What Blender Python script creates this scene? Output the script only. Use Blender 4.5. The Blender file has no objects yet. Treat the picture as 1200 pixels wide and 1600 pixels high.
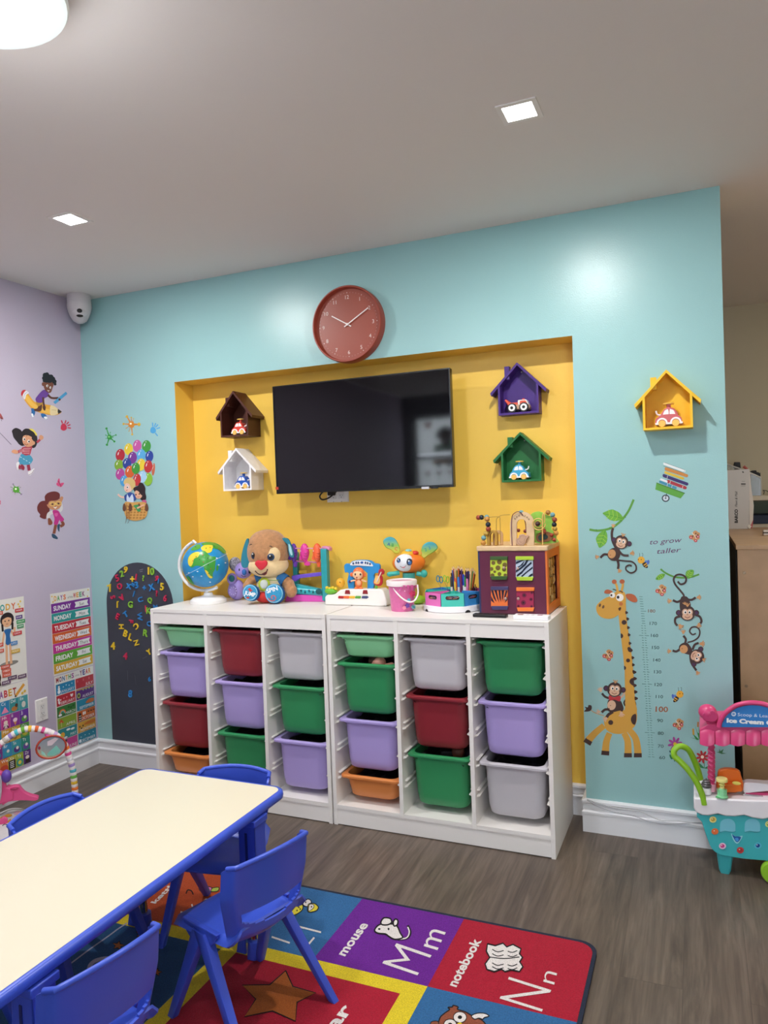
import bpy, bmesh, math, random
from mathutils import Vector, Matrix
random.seed(4)
pi=math.pi
S=bpy.context.scene
# ------------------------------------------------------------------ camera, light, exposure
CAM=Vector((3.2114,-3.2218,1.4638)); YAW,PIT,ROL,FPX=.4029,-.0198,-.036,1152.86
_c,_s=math.cos(YAW),math.sin(YAW)
cf=Vector((-_s*math.cos(PIT),_c*math.cos(PIT),math.sin(PIT)))
_r=Vector((_c,_s,0)); _u=_r.cross(cf)
cr=_r*math.cos(ROL)+_u*math.sin(ROL); cu=-_r*math.sin(ROL)+_u*math.cos(ROL)
cd=bpy.data.cameras.new('camera'); cam=bpy.data.objects.new('camera',cd); S.collection.objects.link(cam)
cd.sensor_fit='HORIZONTAL'; cd.sensor_width=36; cd.lens=FPX/1200*36; cd.clip_start=.05
cam.matrix_world=Matrix(((cr.x,cu.x,-cf.x,CAM.x),(cr.y,cu.y,-cf.y,CAM.y),(cr.z,cu.z,-cf.z,CAM.z),(0,0,0,1)))
S.camera=cam
S.view_settings.view_transform='Standard'; S.view_settings.look='None'; S.view_settings.gamma=1; S.view_settings.use_curve_mapping=False
S.view_settings.exposure=.08
DOWN_W=19.0; REAR_W=5.0; LAMP_W=16.0; GLOW_W=6.0; SKY=12.0; FAR_W=17.0
w=bpy.data.worlds.new('world'); S.world=w; w.use_nodes=True
bg=w.node_tree.nodes['Background']; bg.inputs[0].default_value=(.80,.90,1,1); bg.inputs[1].default_value=SKY
# room numbers
NXL,NXR,NZ,ND=.6446,2.7364,2.1219,.1543; WX=3.3202; CH=2.6398; BH=.1404; YB=-5.0; XR=5.2; YF2=2.2
UL,UW,UF,UD,UH=.6683,.99,-.292,.4304,.9478   # storage frames
def area(name,loc,size,power,col=(1,1,1),rot=(0,0,0),parent=None,sizey=None,spread=pi):
    l=bpy.data.lights.new(name,'AREA'); l.size=size; l.energy=power; l.color=col; l.spread=spread
    if sizey: l.shape='RECTANGLE'; l.size_y=sizey
    o=bpy.data.objects.new(name,l); S.collection.objects.link(o); o.location=loc; o.rotation_euler=rot
    if parent: o.parent=parent
    return o
# daylight comes in through the rear windows
area('far_room_light',(4.4,.2,2.62),.5,FAR_W,(1,.95,.86))
# ------------------------------------------------------------------ helpers
def lin(h):
    h=h.lstrip('#'); o=[]
    for i in (0,2,4):
        c=int(h[i:i+2],16)/255; o.append(c/12.92 if c<=.04045 else ((c+.055)/1.055)**2.4)
    return (*o,1)
MC={}
def M(h,rough=.45,spec=.5,metal=0,bump=0,bs=60,var=0,vs=8,emit=0,alpha=1,trans=0,coat=0,sheen=0,name=None):
    k=(h,rough,spec,metal,bump,bs,var,vs,emit,alpha,trans,coat,sheen)
    if k in MC: return MC[k]
    m=bpy.data.materials.new(name or 'paint_'+h); m.use_nodes=True; n=m.node_tree; b=n.nodes['Principled BSDF']
    b.inputs['Base Color'].default_value=lin(h); b.inputs['Roughness'].default_value=rough
    b.inputs['Specular IOR Level'].default_value=spec; b.inputs['Metallic'].default_value=metal
    b.inputs['Coat Weight'].default_value=coat; b.inputs['Sheen Weight'].default_value=sheen
    if emit: b.inputs['Emission Color'].default_value=lin(h); b.inputs['Emission Strength'].default_value=emit
    if alpha<1: b.inputs['Alpha'].default_value=alpha
    if trans: b.inputs['Transmission Weight'].default_value=trans
    if bump or var:
        tc=n.nodes.new('ShaderNodeTexCoord')
    if bump:
        t=n.nodes.new('ShaderNodeTexNoise'); t.inputs['Scale'].default_value=bs; t.inputs['Detail'].default_value=3
        n.links.new(tc.outputs['Object'],t.inputs['Vector'])
        u=n.nodes.new('ShaderNodeBump'); u.inputs['Strength'].default_value=bump; u.inputs['Distance'].default_value=.002
        n.links.new(t.outputs['Fac'],u.inputs['Height']); n.links.new(u.outputs[0],b.inputs['Normal'])
    if var:
        t=n.nodes.new('ShaderNodeTexNoise'); t.inputs['Scale'].default_value=vs; t.inputs['Detail'].default_value=5
        n.links.new(tc.outputs['Object'],t.inputs['Vector'])
        r=n.nodes.new('ShaderNodeValToRGB'); c=lin(h)
        r.color_ramp.elements[0].position=.3; r.color_ramp.elements[1].position=.7
        r.color_ramp.elements[0].color=(*[x*(1-var) for x in c[:3]],1); r.color_ramp.elements[1].color=(*[min(1,x*(1+var)) for x in c[:3]],1)
        n.links.new(t.outputs['Fac'],r.inputs[0]); n.links.new(r.outputs[0],b.inputs['Base Color'])
    MC[k]=m; return m
class B:
    def __init__(s): s.v=[];s.f=[];s.fm=[];s.m=[]
    def mi(s,m):
        if isinstance(m,str): m=M(m)
        if m not in s.m: s.m.append(m)
        return s.m.index(m)
    def add(s,v,f,m,mx=None):
        o=len(s.v); i=s.mi(m)
        s.v+= [ (mx@Vector(p) if mx else Vector(p)) for p in v]
        for q in f: s.f.append([a+o for a in q]); s.fm.append(i)
        return s
    def box(s,c,d,m,mx=None,rz=0,ry=0,rx=0):
        x,y,z=[a/2 for a in d]
        v=[(-x,-y,-z),(x,-y,-z),(x,y,-z),(-x,y,-z),(-x,-y,z),(x,-y,z),(x,y,z),(-x,y,z)]
        r=Matrix.Translation(c)@Matrix.Rotation(rz,4,'Z')@Matrix.Rotation(ry,4,'Y')@Matrix.Rotation(rx,4,'X')
        if mx: r=mx@r
        return s.add(v,[(0,3,2,1),(4,5,6,7),(0,1,5,4),(1,2,6,5),(2,3,7,6),(3,0,4,7)],m,r)
    def b2(s,a,b,m):
        return s.box([(p+q)/2 for p,q in zip(a,b)],[abs(p-q) for p,q in zip(a,b)],m)
    def ell(s,c,r,m,seg=18,rg=11,rot=None,top=1.0,f=None):
        if not hasattr(r,'__len__'): r=(r,r,r)
        v=[];fc=[]
        for i in range(rg+1):
            t=pi*i/rg
            for j in range(seg):
                a=2*pi*j/seg; p=Vector((math.sin(t)*math.cos(a),math.sin(t)*math.sin(a),math.cos(t)))
                if f: p=f(p)
                v.append((p.x*r[0],p.y*r[1],p.z*r[2]))
        for i in range(rg):
            for j in range(seg):
                k=(j+1)%seg; fc.append((i*seg+j,(i+1)*seg+j,(i+1)*seg+k,i*seg+k))
        mx=Matrix.Translation(c)
        if rot: mx=mx@rot
        return s.add(v,fc,m,mx)
    def tube(s,pts,r,m,seg=10,caps=True,closed=False,sq=None):
        pts=[Vector(p) for p in pts]; n=len(pts); v=[];fc=[]
        if not hasattr(r,'__len__'): r=[r]*n
        up=None
        for i,p in enumerate(pts):
            if closed: t=(pts[(i+1)%n]-pts[i-1]).normalized()
            else: t=(pts[min(i+1,n-1)]-pts[max(i-1,0)]).normalized()
            if up is None:
                up=Vector((0,0,1)) if abs(t.z)<.9 else Vector((0,1,0))
            up=(up-t*up.dot(t)).normalized(); sd=t.cross(up)
            a_,b_=(1,1) if sq is None else sq
            for j in range(seg):
                a=2*pi*j/seg; v.append(p+(up*math.cos(a)*a_+sd*math.sin(a)*b_)*r[i])
        for i in range(n if closed else n-1):
            i2=(i+1)%n
            for j in range(seg):
                k=(j+1)%seg; fc.append((i*seg+j,i2*seg+j,i2*seg+k,i*seg+k))
        if caps and not closed:
            fc.append(tuple(range(seg))); fc.append(tuple(range((n-1)*seg,n*seg))[::-1])
        return s.add(v,fc,m)
    def lathe(s,prof,c,m,seg=28,mx=None):
        v=[];fc=[];n=len(prof)
        for r,z in prof:
            for j in range(seg):
                a=2*pi*j/seg; v.append((r*math.cos(a),r*math.sin(a),z))
        for i in range(n-1):
            for j in range(seg):
                k=(j+1)%seg; fc.append((i*seg+j,i*seg+k,(i+1)*seg+k,(i+1)*seg+j))
        t=Matrix.Translation(c)
        if mx: t=t@mx
        return s.add(v,fc,m,t)
    def prism(s,pl,y0,y1,m,mx=None,ax='y'):
        n=len(pl)
        if ax=='y': v=[(x,y0,z) for x,z in pl]+[(x,y1,z) for x,z in pl]
        elif ax=='x': v=[(y0,x,z) for x,z in pl]+[(y1,x,z) for x,z in pl]
        else: v=[(x,z,y0) for x,z in pl]+[(x,z,y1) for x,z in pl]
        f=[tuple(range(n)),tuple(range(n,2*n))[::-1]]+[(i,i+n,(i+1)%n+n,(i+1)%n) for i in range(n)]
        return s.add(v,f,m,mx)
    def loft(s,rings,m,c0=True,c1=True,mx=None):
        n=len(rings[0]); v=[p for r in rings for p in r]; f=[]
        for i in range(len(rings)-1):
            for j in range(n):
                k=(j+1)%n; f.append((i*n+j,i*n+k,(i+1)*n+k,(i+1)*n+j))
        if c0: f.append(tuple(range(n))[::-1])
        if c1: f.append(tuple(range((len(rings)-1)*n,len(rings)*n)))
        return s.add(v,f,m,mx)
def rr(w,d,r,z,cx=0,cy=0,k=4):
    o=[]
    for (sx,sy,a0) in ((1,1,0),(-1,1,pi/2),(-1,-1,pi),(1,-1,1.5*pi)):
        for i in range(k+1):
            a=a0+pi/2*i/k; o.append((cx+sx*(w/2-r)+r*math.cos(a),cy+sy*(d/2-r)+r*math.sin(a),z))
    return o
def obj(name,b,parent=None,bevel=0,smooth=True,sub=0,world=False,sharp=38,seg=2):
    me=bpy.data.meshes.new(name)
    vs=b.v
    if world and parent is not None:
        inv=pmat(parent).inverted(); vs=[inv@v for v in vs]
    ctr=None
    if parent is None and vs:
        lo=[min(v[i] for v in vs) for i in range(3)]; hi=[max(v[i] for v in vs) for i in range(3)]
        ctr=Vector(((lo[0]+hi[0])/2,(lo[1]+hi[1])/2,lo[2])); vs=[v-ctr for v in vs]
    me.from_pydata([tuple(v) for v in vs],[],b.f)
    for m in b.m: me.materials.append(m)
    for p,i in zip(me.polygons,b.fm): p.material_index=i
    bm=bmesh.new(); bm.from_mesh(me)
    if not getattr(b,'flat',False): bmesh.ops.remove_doubles(bm,verts=bm.verts,dist=1e-6); bmesh.ops.recalc_face_normals(bm,faces=bm.faces)
    if smooth:
        for f in bm.faces: f.smooth=True
        for e in bm.edges:
            if len(e.link_faces)!=2 or e.calc_face_angle(0)>math.radians(sharp): e.smooth=False
    bm.to_mesh(me); bm.free(); me.update()
    o=bpy.data.objects.new(name,me); S.collection.objects.link(o)
    if parent is not None: o.parent=parent
    elif ctr is not None: o.location=ctr
    if bevel:
        k=o.modifiers.new('bevel','BEVEL'); k.width=bevel; k.segments=seg; k.limit_method='ANGLE'; k.angle_limit=math.radians(40)
    if sub:
        k=o.modifiers.new('sub','SUBSURF'); k.levels=sub; k.render_levels=sub
    return o
def pmat(o):
    m=Matrix.Translation(o.location)@o.rotation_euler.to_matrix().to_4x4()@Matrix.Diagonal((*o.scale,1))
    return pmat(o.parent)@m if o.parent else m
def tag(o,label,cat,group=None):
    o['label']=label; o['category']=cat
    if group: o['group']=group
    return o
def thing(name,label,cat,loc=(0,0,0),rz=0,group=None):
    o=bpy.data.objects.new(name,None); S.collection.objects.link(o); o.location=loc; o.rotation_euler=(0,0,rz); o.empty_display_size=.05
    return tag(o,label,cat,group)
def struct(name,b,bevel=0,smooth=False,parent=None):
    o=obj(name,b,parent,bevel=bevel,smooth=smooth)
    if parent is None: o['kind']='structure'
    return o
def dup(o,loc,rz,label=None,group=None):
    kids={}
    for x in S.collection.objects:
        if x.parent: kids.setdefault(x.parent.name,[]).append(x)
    def cp(a,p):
        c=a.copy(); S.collection.objects.link(c); c.parent=p
        for k in kids.get(a.name,[]): cp(k,c)
        return c
    c=cp(o,None); c.location=loc; c.rotation_euler=(0,0,rz)
    if label: c['label']=label
    if group: c['group']=group
    return c
# pixel of the photo -> point of a wall, floor or shelf plane
def ray(px,py): return cf+cr*(px-600)/FPX-cu*(py-800)/FPX
def at(px,py,ax,val):
    d=ray(px,py); return CAM+d*((val-CAM[ax])/d[ax])
NRM={0:Vector((1,0,0)),1:Vector((0,-1,0)),2:Vector((0,0,1))}
FC={}
def glyphs(t,bold=0,sp=1.0):
    k=(t,bold,sp)
    if k in FC: return FC[k]
    c=bpy.data.curves.new('t','FONT'); c.body=t; c.size=1; c.resolution_u=3; c.offset=bold; c.space_character=sp
    o=bpy.data.objects.new('t',c); S.collection.objects.link(o)
    dg=bpy.context.evaluated_depsgraph_get(); me=bpy.data.meshes.new_from_object(o.evaluated_get(dg))
    v=[(p.co.x,p.co.y) for p in me.vertices]; f=[tuple(p.vertices) for p in me.polygons]
    bpy.data.objects.remove(o); bpy.data.meshes.remove(me); bpy.data.curves.remove(c)
    FC[k]=(v,f); return FC[k]
def cat_(pts,closed=True,k=5):
    n=len(pts); o=[]
    for i in range(n if closed else n-1):
        if closed: a,b,c,d=[pts[(i+j)%n] for j in (-1,0,1,2)]
        else: a,b,c,d=pts[max(i-1,0)],pts[i],pts[i+1],pts[min(i+2,n-1)]
        for q in range(k):
            t=q/k
            o.append(tuple(.5*(2*b[m]+(c[m]-a[m])*t+(2*a[m]-5*b[m]+4*c[m]-d[m])*t*t+(3*b[m]-a[m]-3*c[m]+d[m])*t**3) for m in range(len(b))))
    if not closed: o.append(tuple(pts[-1]))
    return o
class Dec(B):
    """flat printed shapes lying on a plane (stickers, posters, rug)"""
    def __init__(s,ax,val,ox=0,oy=0,sc=1,metric=False,base=.0006,step=.00004,rough=.45,n=None,fn=None,sub=0,off=(0,0)):
        B.__init__(s); s.ax,s.val,s.ox,s.oy,s.sc,s.metric=ax,val,ox,oy,sc,metric; s.h=base; s.st=step; s.rough=rough; s.flat=True
        s.n=n or (NRM[ax] if ax is not None else None); s.up=1 if metric else -1; s.fn=fn; s.sub=sub; s.hold=False; s.kw={}
    def crop(s,ox,oy,sc): s.ox,s.oy,s.sc=ox,oy,sc; return s
    def mp(s,x,y):
        if s.fn: return s.fn(s.ox+x/s.sc if not s.metric else x, s.oy+y/s.sc if not s.metric else y, s.h)
        if s.metric:
            p=[0,0,0]; a=[i for i in range(3) if i!=s.ax]; p[a[0]]=x; p[a[1]]=y; p[s.ax]=s.val; return Vector(p)+s.n*s.h
        return at(s.ox+x/s.sc,s.oy+y/s.sc,s.ax,s.val)+s.n*s.h
    def raw(s,v2,f,c):
        if isinstance(c,str): c=M(c,rough=s.rough,**s.kw)
        s.h+=s.st
        if s.sub:
            bm=bmesh.new(); vv=[bm.verts.new((x,y,0)) for x,y in v2]
            for q in f:
                try: bm.faces.new([vv[i] for i in q])
                except ValueError: pass
            bmesh.ops.triangulate(bm,faces=bm.faces)
            for _ in range(s.sub): bmesh.ops.subdivide_edges(bm,edges=bm.edges,cuts=1,use_grid_fill=True)
            bmesh.ops.triangulate(bm,faces=bm.faces)
            bm.verts.index_update(); v2=[(p.co.x,p.co.y) for p in bm.verts]; f=[tuple(p.index for p in q.verts) for q in bm.faces]; bm.free()
        s.add([s.mp(x,y) for x,y in v2],f,c); return s
    def po(s,p,c): return s.raw(p,[tuple(range(len(p)))],c)
    def bl(s,p,c,k=4): return s.po(cat_(p,True,k),c)
    def el(s,x,y,rx,ry,c,a=0,k=20):
        ca,sa=math.cos(a),math.sin(a)
        return s.po([(x+rx*math.cos(t)*ca-ry*math.sin(t)*sa,y+rx*math.cos(t)*sa+ry*math.sin(t)*ca) for t in [2*pi*i/k for i in range(k)]],c)
    def rc(s,x0,y0,x1,y1,c): return s.po([(x0,y0),(x1,y0),(x1,y1),(x0,y1)],c)
    def ln(s,p,w,c,sm=True,closed=False,w2=None):
        if sm and len(p)>2: p=cat_(p,closed,5)
        if closed: p=list(p)+[p[0],p[1]]
        n=len(p); L=[];R=[]
        for i in range(n):
            a=p[max(i-1,0)]; b=p[min(i+1,n-1)]; dx,dy=b[0]-a[0],b[1]-a[1]; l=math.hypot(dx,dy) or 1
            ww=w if w2 is None else w+(w2-w)*i/(n-1)
            L.append((p[i][0]-dy/l*ww/2,p[i][1]+dx/l*ww/2)); R.append((p[i][0]+dy/l*ww/2,p[i][1]-dx/l*ww/2))
        return s.raw(L+R,[(i,i+1,n+i+1,n+i) for i in range(n-1)],c)
    def ol(s,p,w,c,sm=True):
        return s.ln(p,w,c,sm,True)
    def tx(s,t,x,y,h,c,a=0,bold=.0,w=None,sh=0,cen=False,sp=1.0,vx=None,vy=None,outline=None):
        """t with cap height h, baseline start x,y, direction angle a (in drawing units)"""
        v,f=glyphs(t,bold,sp)
        if not v: return s
        x0=min(p[0] for p in v); x1=max(p[0] for p in v); k=h/.70
        kx=k if w is None else w/(x1-x0)
        ux=vx or (math.cos(a),math.sin(a)); uy=vy or ((math.sin(a),-math.cos(a)) if s.up<0 else (-math.sin(a),math.cos(a)))
        sx=-(x1-x0)*kx/2 if cen else 0
        q=[]
        for p in v:
            X=(p[0]-x0)*kx+sx+sh*p[1]*k; Y=p[1]*k; q.append((x+ux[0]*X+uy[0]*Y,y+ux[1]*X+uy[1]*Y))
        return s.raw(q,f,c)
    def done(s,name,label=None,cat=None,group=None,parent=None,world=True):
        o=obj(name,s,parent,smooth=False,world=world)
        if label: tag(o,label,cat,group)
        return o
class Toy:
    """frame standing at a shelf or floor point; q() gives local points"""
    def __init__(s,name,label,cat,px,y=None,z=None,rz=YAW,group=None,P=None):
        if P is None:
            p=at(px,800,1,y)
            # slide along the vertical so that the base sits on z
            for _ in range(4):
                d=p-CAM; dd=d.dot(cf); v=Vector((p.x,y,z))-CAM; cur=600+FPX*v.dot(cr)/v.dot(cf); p.x+=(px-cur)*v.dot(cf)/FPX/_c
            P=Vector((p.x,y,z))
        s.P=Vector(P); s.rz=rz; s.k=(s.P-CAM).dot(cf)/FPX
        s.nv=Vector((-math.sin(rz),math.cos(rz),0)); s.rv=Vector((math.cos(rz),math.sin(rz),0))
        s.o=thing(name,label,cat,s.P,rz,group)
    def q(s,px,py,d=0):
        r=ray(px,py); pt=s.P+s.nv*d; t=(pt-CAM).dot(s.nv)/r.dot(s.nv); w=CAM+r*t-s.P
        return Vector((w.dot(s.rv),w.dot(s.nv),w.z))
    def crop(s,ox,oy,sc):
        return lambda x,y,d=0: s.q(ox+x/sc,oy+y/sc,d)
def dtoy(T,d,ox,oy,sc,**k):
    """drawing on a plane of a toy, local coordinates"""
    def fn(x,y,h):
        return T.q(x,y,d-h)
    e=Dec(None,0,ox,oy,sc,fn=fn,**k); return e
# ------------------------------------------------------------------ room shell
TEAL=M('#9ac6c7',.29,.45,bump=.25,bs=220,var=.012,vs=2,name='teal_paint')
YEL=M('#efc552',.42,.45,bump=.22,bs=220,var=.012,vs=2,name='yellow_paint')
LAV=M('#c0b4c8',.5,.4,bump=.2,bs=220,var=.012,vs=2,name='lavender_paint')
CRM=M('#c9bda2',.6,.3,bump=.15,bs=200,name='beige_paint')
WHT=M('#eeeef2',.3,.5,bump=.05,bs=30,name='white_trim_paint')
CEIL=M('#eae3df',.75,.2,bump=.12,bs=160,name='ceiling_paint')
b=B()
def quad(b,p,m): b.add(p,[(0,1,2,3)],m)
quad(b,[(0,0,0),(NXL,0,0),(NXL,0,CH),(0,0,CH)],TEAL)
quad(b,[(NXL,0,NZ),(NXR,0,NZ),(NXR,0,CH),(NXL,0,CH)],TEAL)
quad(b,[(NXR,0,0),(WX,0,0),(WX,0,CH),(NXR,0,CH)],TEAL)
quad(b,[(NXL,0,0),(NXL,ND,0),(NXL,ND,NZ),(NXL,0,NZ)],YEL)
quad(b,[(NXR,0,0),(NXR,0,NZ),(NXR,ND,NZ),(NXR,ND,0)],YEL)
quad(b,[(NXL,0,NZ),(NXL,ND,NZ),(NXR,ND,NZ),(NXR,0,NZ)],YEL)
quad(b,[(NXL,ND,0),(NXR,ND,0),(NXR,ND,NZ),(NXL,ND,NZ)],YEL)
quad(b,[(WX,0,0),(WX,.3,0),(WX,.3,CH),(WX,0,CH)],CRM)
quad(b,[(WX,.3,0),(0,.3,0),(0,.3,CH),(WX,.3,CH)],CRM)
struct('wall_back',b)
struct('wall_left',B().b2((-.12,YB-.12,0),(0,YF2,CH),LAV))
struct('wall_right',B().b2((XR,YB-.12,0),(XR+.12,YF2,CH),CRM))
struct('wall_far',B().b2((-.12,YF2,0),(XR+.12,YF2+.12,CH),CRM))
struct('ceiling',B().b2((-.12,YB-.12,CH),(XR+.12,YF2+.12,CH+.1),CEIL))
# rear wall with two window openings (behind the camera; first seen in the television, second unseen, added for cool daylight at right)
W1=(.10,1.15,1.50,2.42); W2=(3.9,4.9,.25,2.05)
GRY=M('#6b6c70',.6,.3,bump=.1,bs=100,name='grey_paint')
b=B(); y0,y1=YB-.12,YB
for a in [((-.12,0),(W1[0],CH)),((W1[0],0),(W1[1],W1[2])),((W1[0],W1[3]),(W1[1],CH)),((W1[1],0),(W2[0],CH)),((W2[0],0),(W2[1],W2[2])),((W2[0],W2[3]),(W2[1],CH)),((W2[1],0),(XR+.12,CH))]:
    b.b2((a[0][0],y0,a[0][1]),(a[1][0],y1,a[1][1]),GRY)
struct('wall_rear',b)
DK=M('#1d1e20',.4)
GLS=bpy.data.materials.new('window_glass'); GLS.use_nodes=True; n=GLS.node_tree; tr=n.nodes.new('ShaderNodeBsdfTransparent'); gl=n.nodes.new('ShaderNodeBsdfGlossy'); gl.inputs['Roughness'].default_value=.02; mx=n.nodes.new('ShaderNodeMixShader'); mx.inputs[0].default_value=.06
n.links.new(tr.outputs[0],mx.inputs[1]); n.links.new(gl.outputs[0],mx.inputs[2]); n.links.new(mx.outputs[0],n.nodes['Material Output'].inputs[0])
for i,W in enumerate((W1,W2)):
    b=B(); t=.05; x0,x1,z0,z1=W
    b.b2((x0,YB-.09,z0),(x0+t,YB-.03,z1),DK); b.b2((x1-t,YB-.09,z0),(x1,YB-.03,z1),DK)
    b.b2((x0+t,YB-.09,z0),(x1-t,YB-.03,z0+t),DK); b.b2((x0+t,YB-.09,z1-t),(x1-t,YB-.03,z1),DK)
    zm=z0+(z1-z0)*.45; b.b2((x0+t,YB-.085,zm-.02),(x1-t,YB-.035,zm+.02),DK)
    o=struct('window_%d'%(i+1),b)
    g=GLS; p=B().b2((x0+t,YB-.064,z0+t),(x1-t,YB-.058,z1-t),g)
    obj('window_pane',p,o,smooth=False,world=True)
# drawing taped over the first window, lit from behind
pm=bpy.data.materials.new('thin_paper'); pm.use_nodes=True; n=pm.node_tree; bs_=n.nodes['Principled BSDF']
tl=n.nodes.new('ShaderNodeBsdfTranslucent'); tl.inputs[0].default_value=(.9,.9,.88,1); mx=n.nodes.new('ShaderNodeMixShader'); mx.inputs[0].default_value=.6
bs_.inputs['Base Color'].default_value=(.9,.9,.88,1); bs_.inputs['Roughness'].default_value=.8
n.links.new(bs_.outputs[0],mx.inputs[1]); n.links.new(tl.outputs[0],mx.inputs[2]); n.links.new(mx.outputs[0],n.nodes['Material Output'].inputs[0])
d=Dec(1,YB-.028,metric=True,n=Vector((0,1,0)),step=.0003)
d.rc(.16,1.56,1.09,1.90,pm); d.rc(.16,1.96,1.09,2.36,pm)
def fig(x):
    d.po(cat_([(x+.0,2.10),(x+.14,1.99),(x-.16,1.99)]),'#2c8a46'); d.rc(x-.15,1.975,x+.16,2.06,'#2c8a46'); d.el(x,2.14,.085,.09,'#7a4a32')
    for i in range(9): a=pi*i/8; d.el(x+.095*math.cos(a),2.16+.075*math.sin(a),.035,.035,'#1c1512')
    d.el(x-.03,2.15,.008,.012,'#111111'); d.el(x+.03,2.15,.008,.012,'#111111'); d.ln([(x-.03,2.105),(x,2.095),(x+.03,2.105)],.01,'#f0e8e0')
fig(.52); fig(.9)
def heart(d,x,y,r,c): d.bl([(x,y-r),(x-r*.9,y+r*.1),(x-r*.55,y+r*.75),(x,y+r*.35),(x+r*.55,y+r*.75),(x+r*.9,y+r*.1)],c)
heart(d,.3,2.3,.05,'#d23a3a'); heart(d,.75,2.31,.045,'#d23a3a')
d.rc(.35,1.83,.95,1.89,'#d28a3c')
for x in (.42,.55,.75,.88): d.el(x,1.82,.03,.03,'#58585c')
for x in (.28,.42,.56,.70,.84,.98):
    d.ln([(x,1.64),(x,1.72)],.012,'#5c9a5c',False); d.bl([(x-.03,1.77),(x-.025,1.72),(x,1.70),(x+.025,1.72),(x+.03,1.77),(x,1.74)],'#c77f96')
d.done('window_drawing','backlit paper drawing of children, hearts and tulips taped over the rear window','drawing')
# floor: vinyl planks running away from the camera side
fm=bpy.data.materials.new('vinyl_plank'); fm.use_nodes=True; n=fm.node_tree; bs_=n.nodes['Principled BSDF']; L=n.links.new
tc=n.nodes.new('ShaderNodeTexCoord'); mp=n.nodes.new('ShaderNodeMapping'); mp.inputs['Rotation'].default_value=(0,0,pi/2); L(tc.outputs['Object'],mp.inputs[0])
br=n.nodes.new('ShaderNodeTexBrick'); br.inputs['Scale'].default_value=1; br.inputs['Brick Width'].default_value=1.22; br.inputs['Row Height'].default_value=.178; br.inputs['Mortar Size'].default_value=.0012; br.offset=.37
br.inputs['Color1'].default_value=(.42,.42,.42,1); br.inputs['Color2'].default_value=(.62,.62,.62,1); br.inputs['Mortar'].default_value=(.12,.12,.12,1); L(mp.outputs[0],br.inputs[0])
ad=n.nodes.new('ShaderNodeMixRGB'); ad.blend_type='ADD'; ad.inputs[0].default_value=1; m2=n.nodes.new('ShaderNodeMapping'); m2.inputs['Scale'].default_value=(7,.55,1); L(tc.outputs['Object'],m2.inputs[0])
mu=n.nodes.new('ShaderNodeMixRGB'); mu.inputs[0].default_value=1; mu.blend_type='MULTIPLY'; mu.inputs[2].default_value=(9,9,9,1); L(br.outputs['Color'],mu.inputs[1]); L(m2.outputs[0],ad.inputs[1]); L(mu.outputs[0],ad.inputs[2])
wv=n.nodes.new('ShaderNodeTexNoise'); wv.inputs['Scale'].default_value=2.6; wv.inputs['Detail'].default_value=8; wv.inputs['Roughness'].default_value=.62; wv.inputs['Distortion'].default_value=1.2; L(ad.outputs[0],wv.inputs['Vector'])
rp=n.nodes.new('ShaderNodeValToRGB'); e=rp.color_ramp.elements; e[0].position=.3; e[0].color=lin('#493f37'); e[1].position=.72; e[1].color=lin('#75685c'); x=e.new(.5); x.color=lin('#5f5349'); L(wv.outputs['Fac'],rp.inputs[0])
m3=n.nodes.new('ShaderNodeMapping'); m3.inputs['Scale'].default_value=(90,5,1); L(tc.outputs['Object'],m3.inputs[0])
fi=n.nodes.new('ShaderNodeTexNoise'); fi.inputs['Scale'].default_value=1.5; fi.inputs['Detail'].default_value=4; L(m3.outputs[0],fi.inputs['Vector'])
ov=n.nodes.new('ShaderNodeMixRGB'); ov.blend_type='OVERLAY'; ov.inputs[0].default_value=.30; L(rp.outputs[0],ov.inputs[1]); L(fi.outputs['Fac'],ov.inputs[2])
o2=n.nodes.new('ShaderNodeMixRGB'); o2.blend_type='OVERLAY'; o2.inputs[0].default_value=.32; L(ov.outputs[0],o2.inputs[1]); L(br.outputs['Color'],o2.inputs[2]); L(o2.outputs[0],bs_.inputs['Base Color'])
bs_.inputs['Roughness'].default_value=.42; bu=n.nodes.new('ShaderNodeBump'); bu.inputs['Strength'].default_value=.15; bu.inputs['Distance'].default_value=.001; L(fi.outputs['Fac'],bu.inputs['Height']); L(bu.outputs[0],bs_.inputs['Normal'])
struct('floor',B().b2((-.12,YB-.12,-.1),(XR+.12,YF2+.12,0),fm))
# baseboards
PR=[(0,0),(.016,0),(.016,.078),(.019,.080),(.019,.088),(.012,.094),(.012,.122),(.018,.126),(.018,.135),(.006,BH),(0,BH)]
def baseboard(name,segs):
    b=B()
    for p0,p1,nr,e0,e1 in segs:
        p0,p1,nr=Vector(p0),Vector(p1),Vector(nr); t=(p1-p0).normalized(); r0=[];r1=[]
        for o,z in PR:
            r0.append(p0+nr*o-t*(o*e0)+Vector((0,0,z))); r1.append(p1+nr*o+t*(o*e1)+Vector((0,0,z)))
        b.loft([r0,r1],WHT)
    return struct(name,b)
baseboard('baseboard_left',[((0,YB,0),(0,0,0),(1,0,0),0,-1)])
baseboard('baseboard_back',[((0,0,0),(NXL,0,0),(0,-1,0),-1,1),((NXL,0,0),(NXL,ND,0),(1,0,0),1,-1),((NXL,ND,0),(NXR,ND,0),(0,-1,0),-1,-1),((NXR,ND,0),(NXR,0,0),(-1,0,0),-1,1),((NXR,0,0),(WX,0,0),(0,-1,0),1,1),((WX,0,0),(WX,.3,0),(1,0,0),1,1)])
baseboard('baseboard_far',[((0,YF2,0),(XR,YF2,0),(0,-1,0),-1,-1)])
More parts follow.
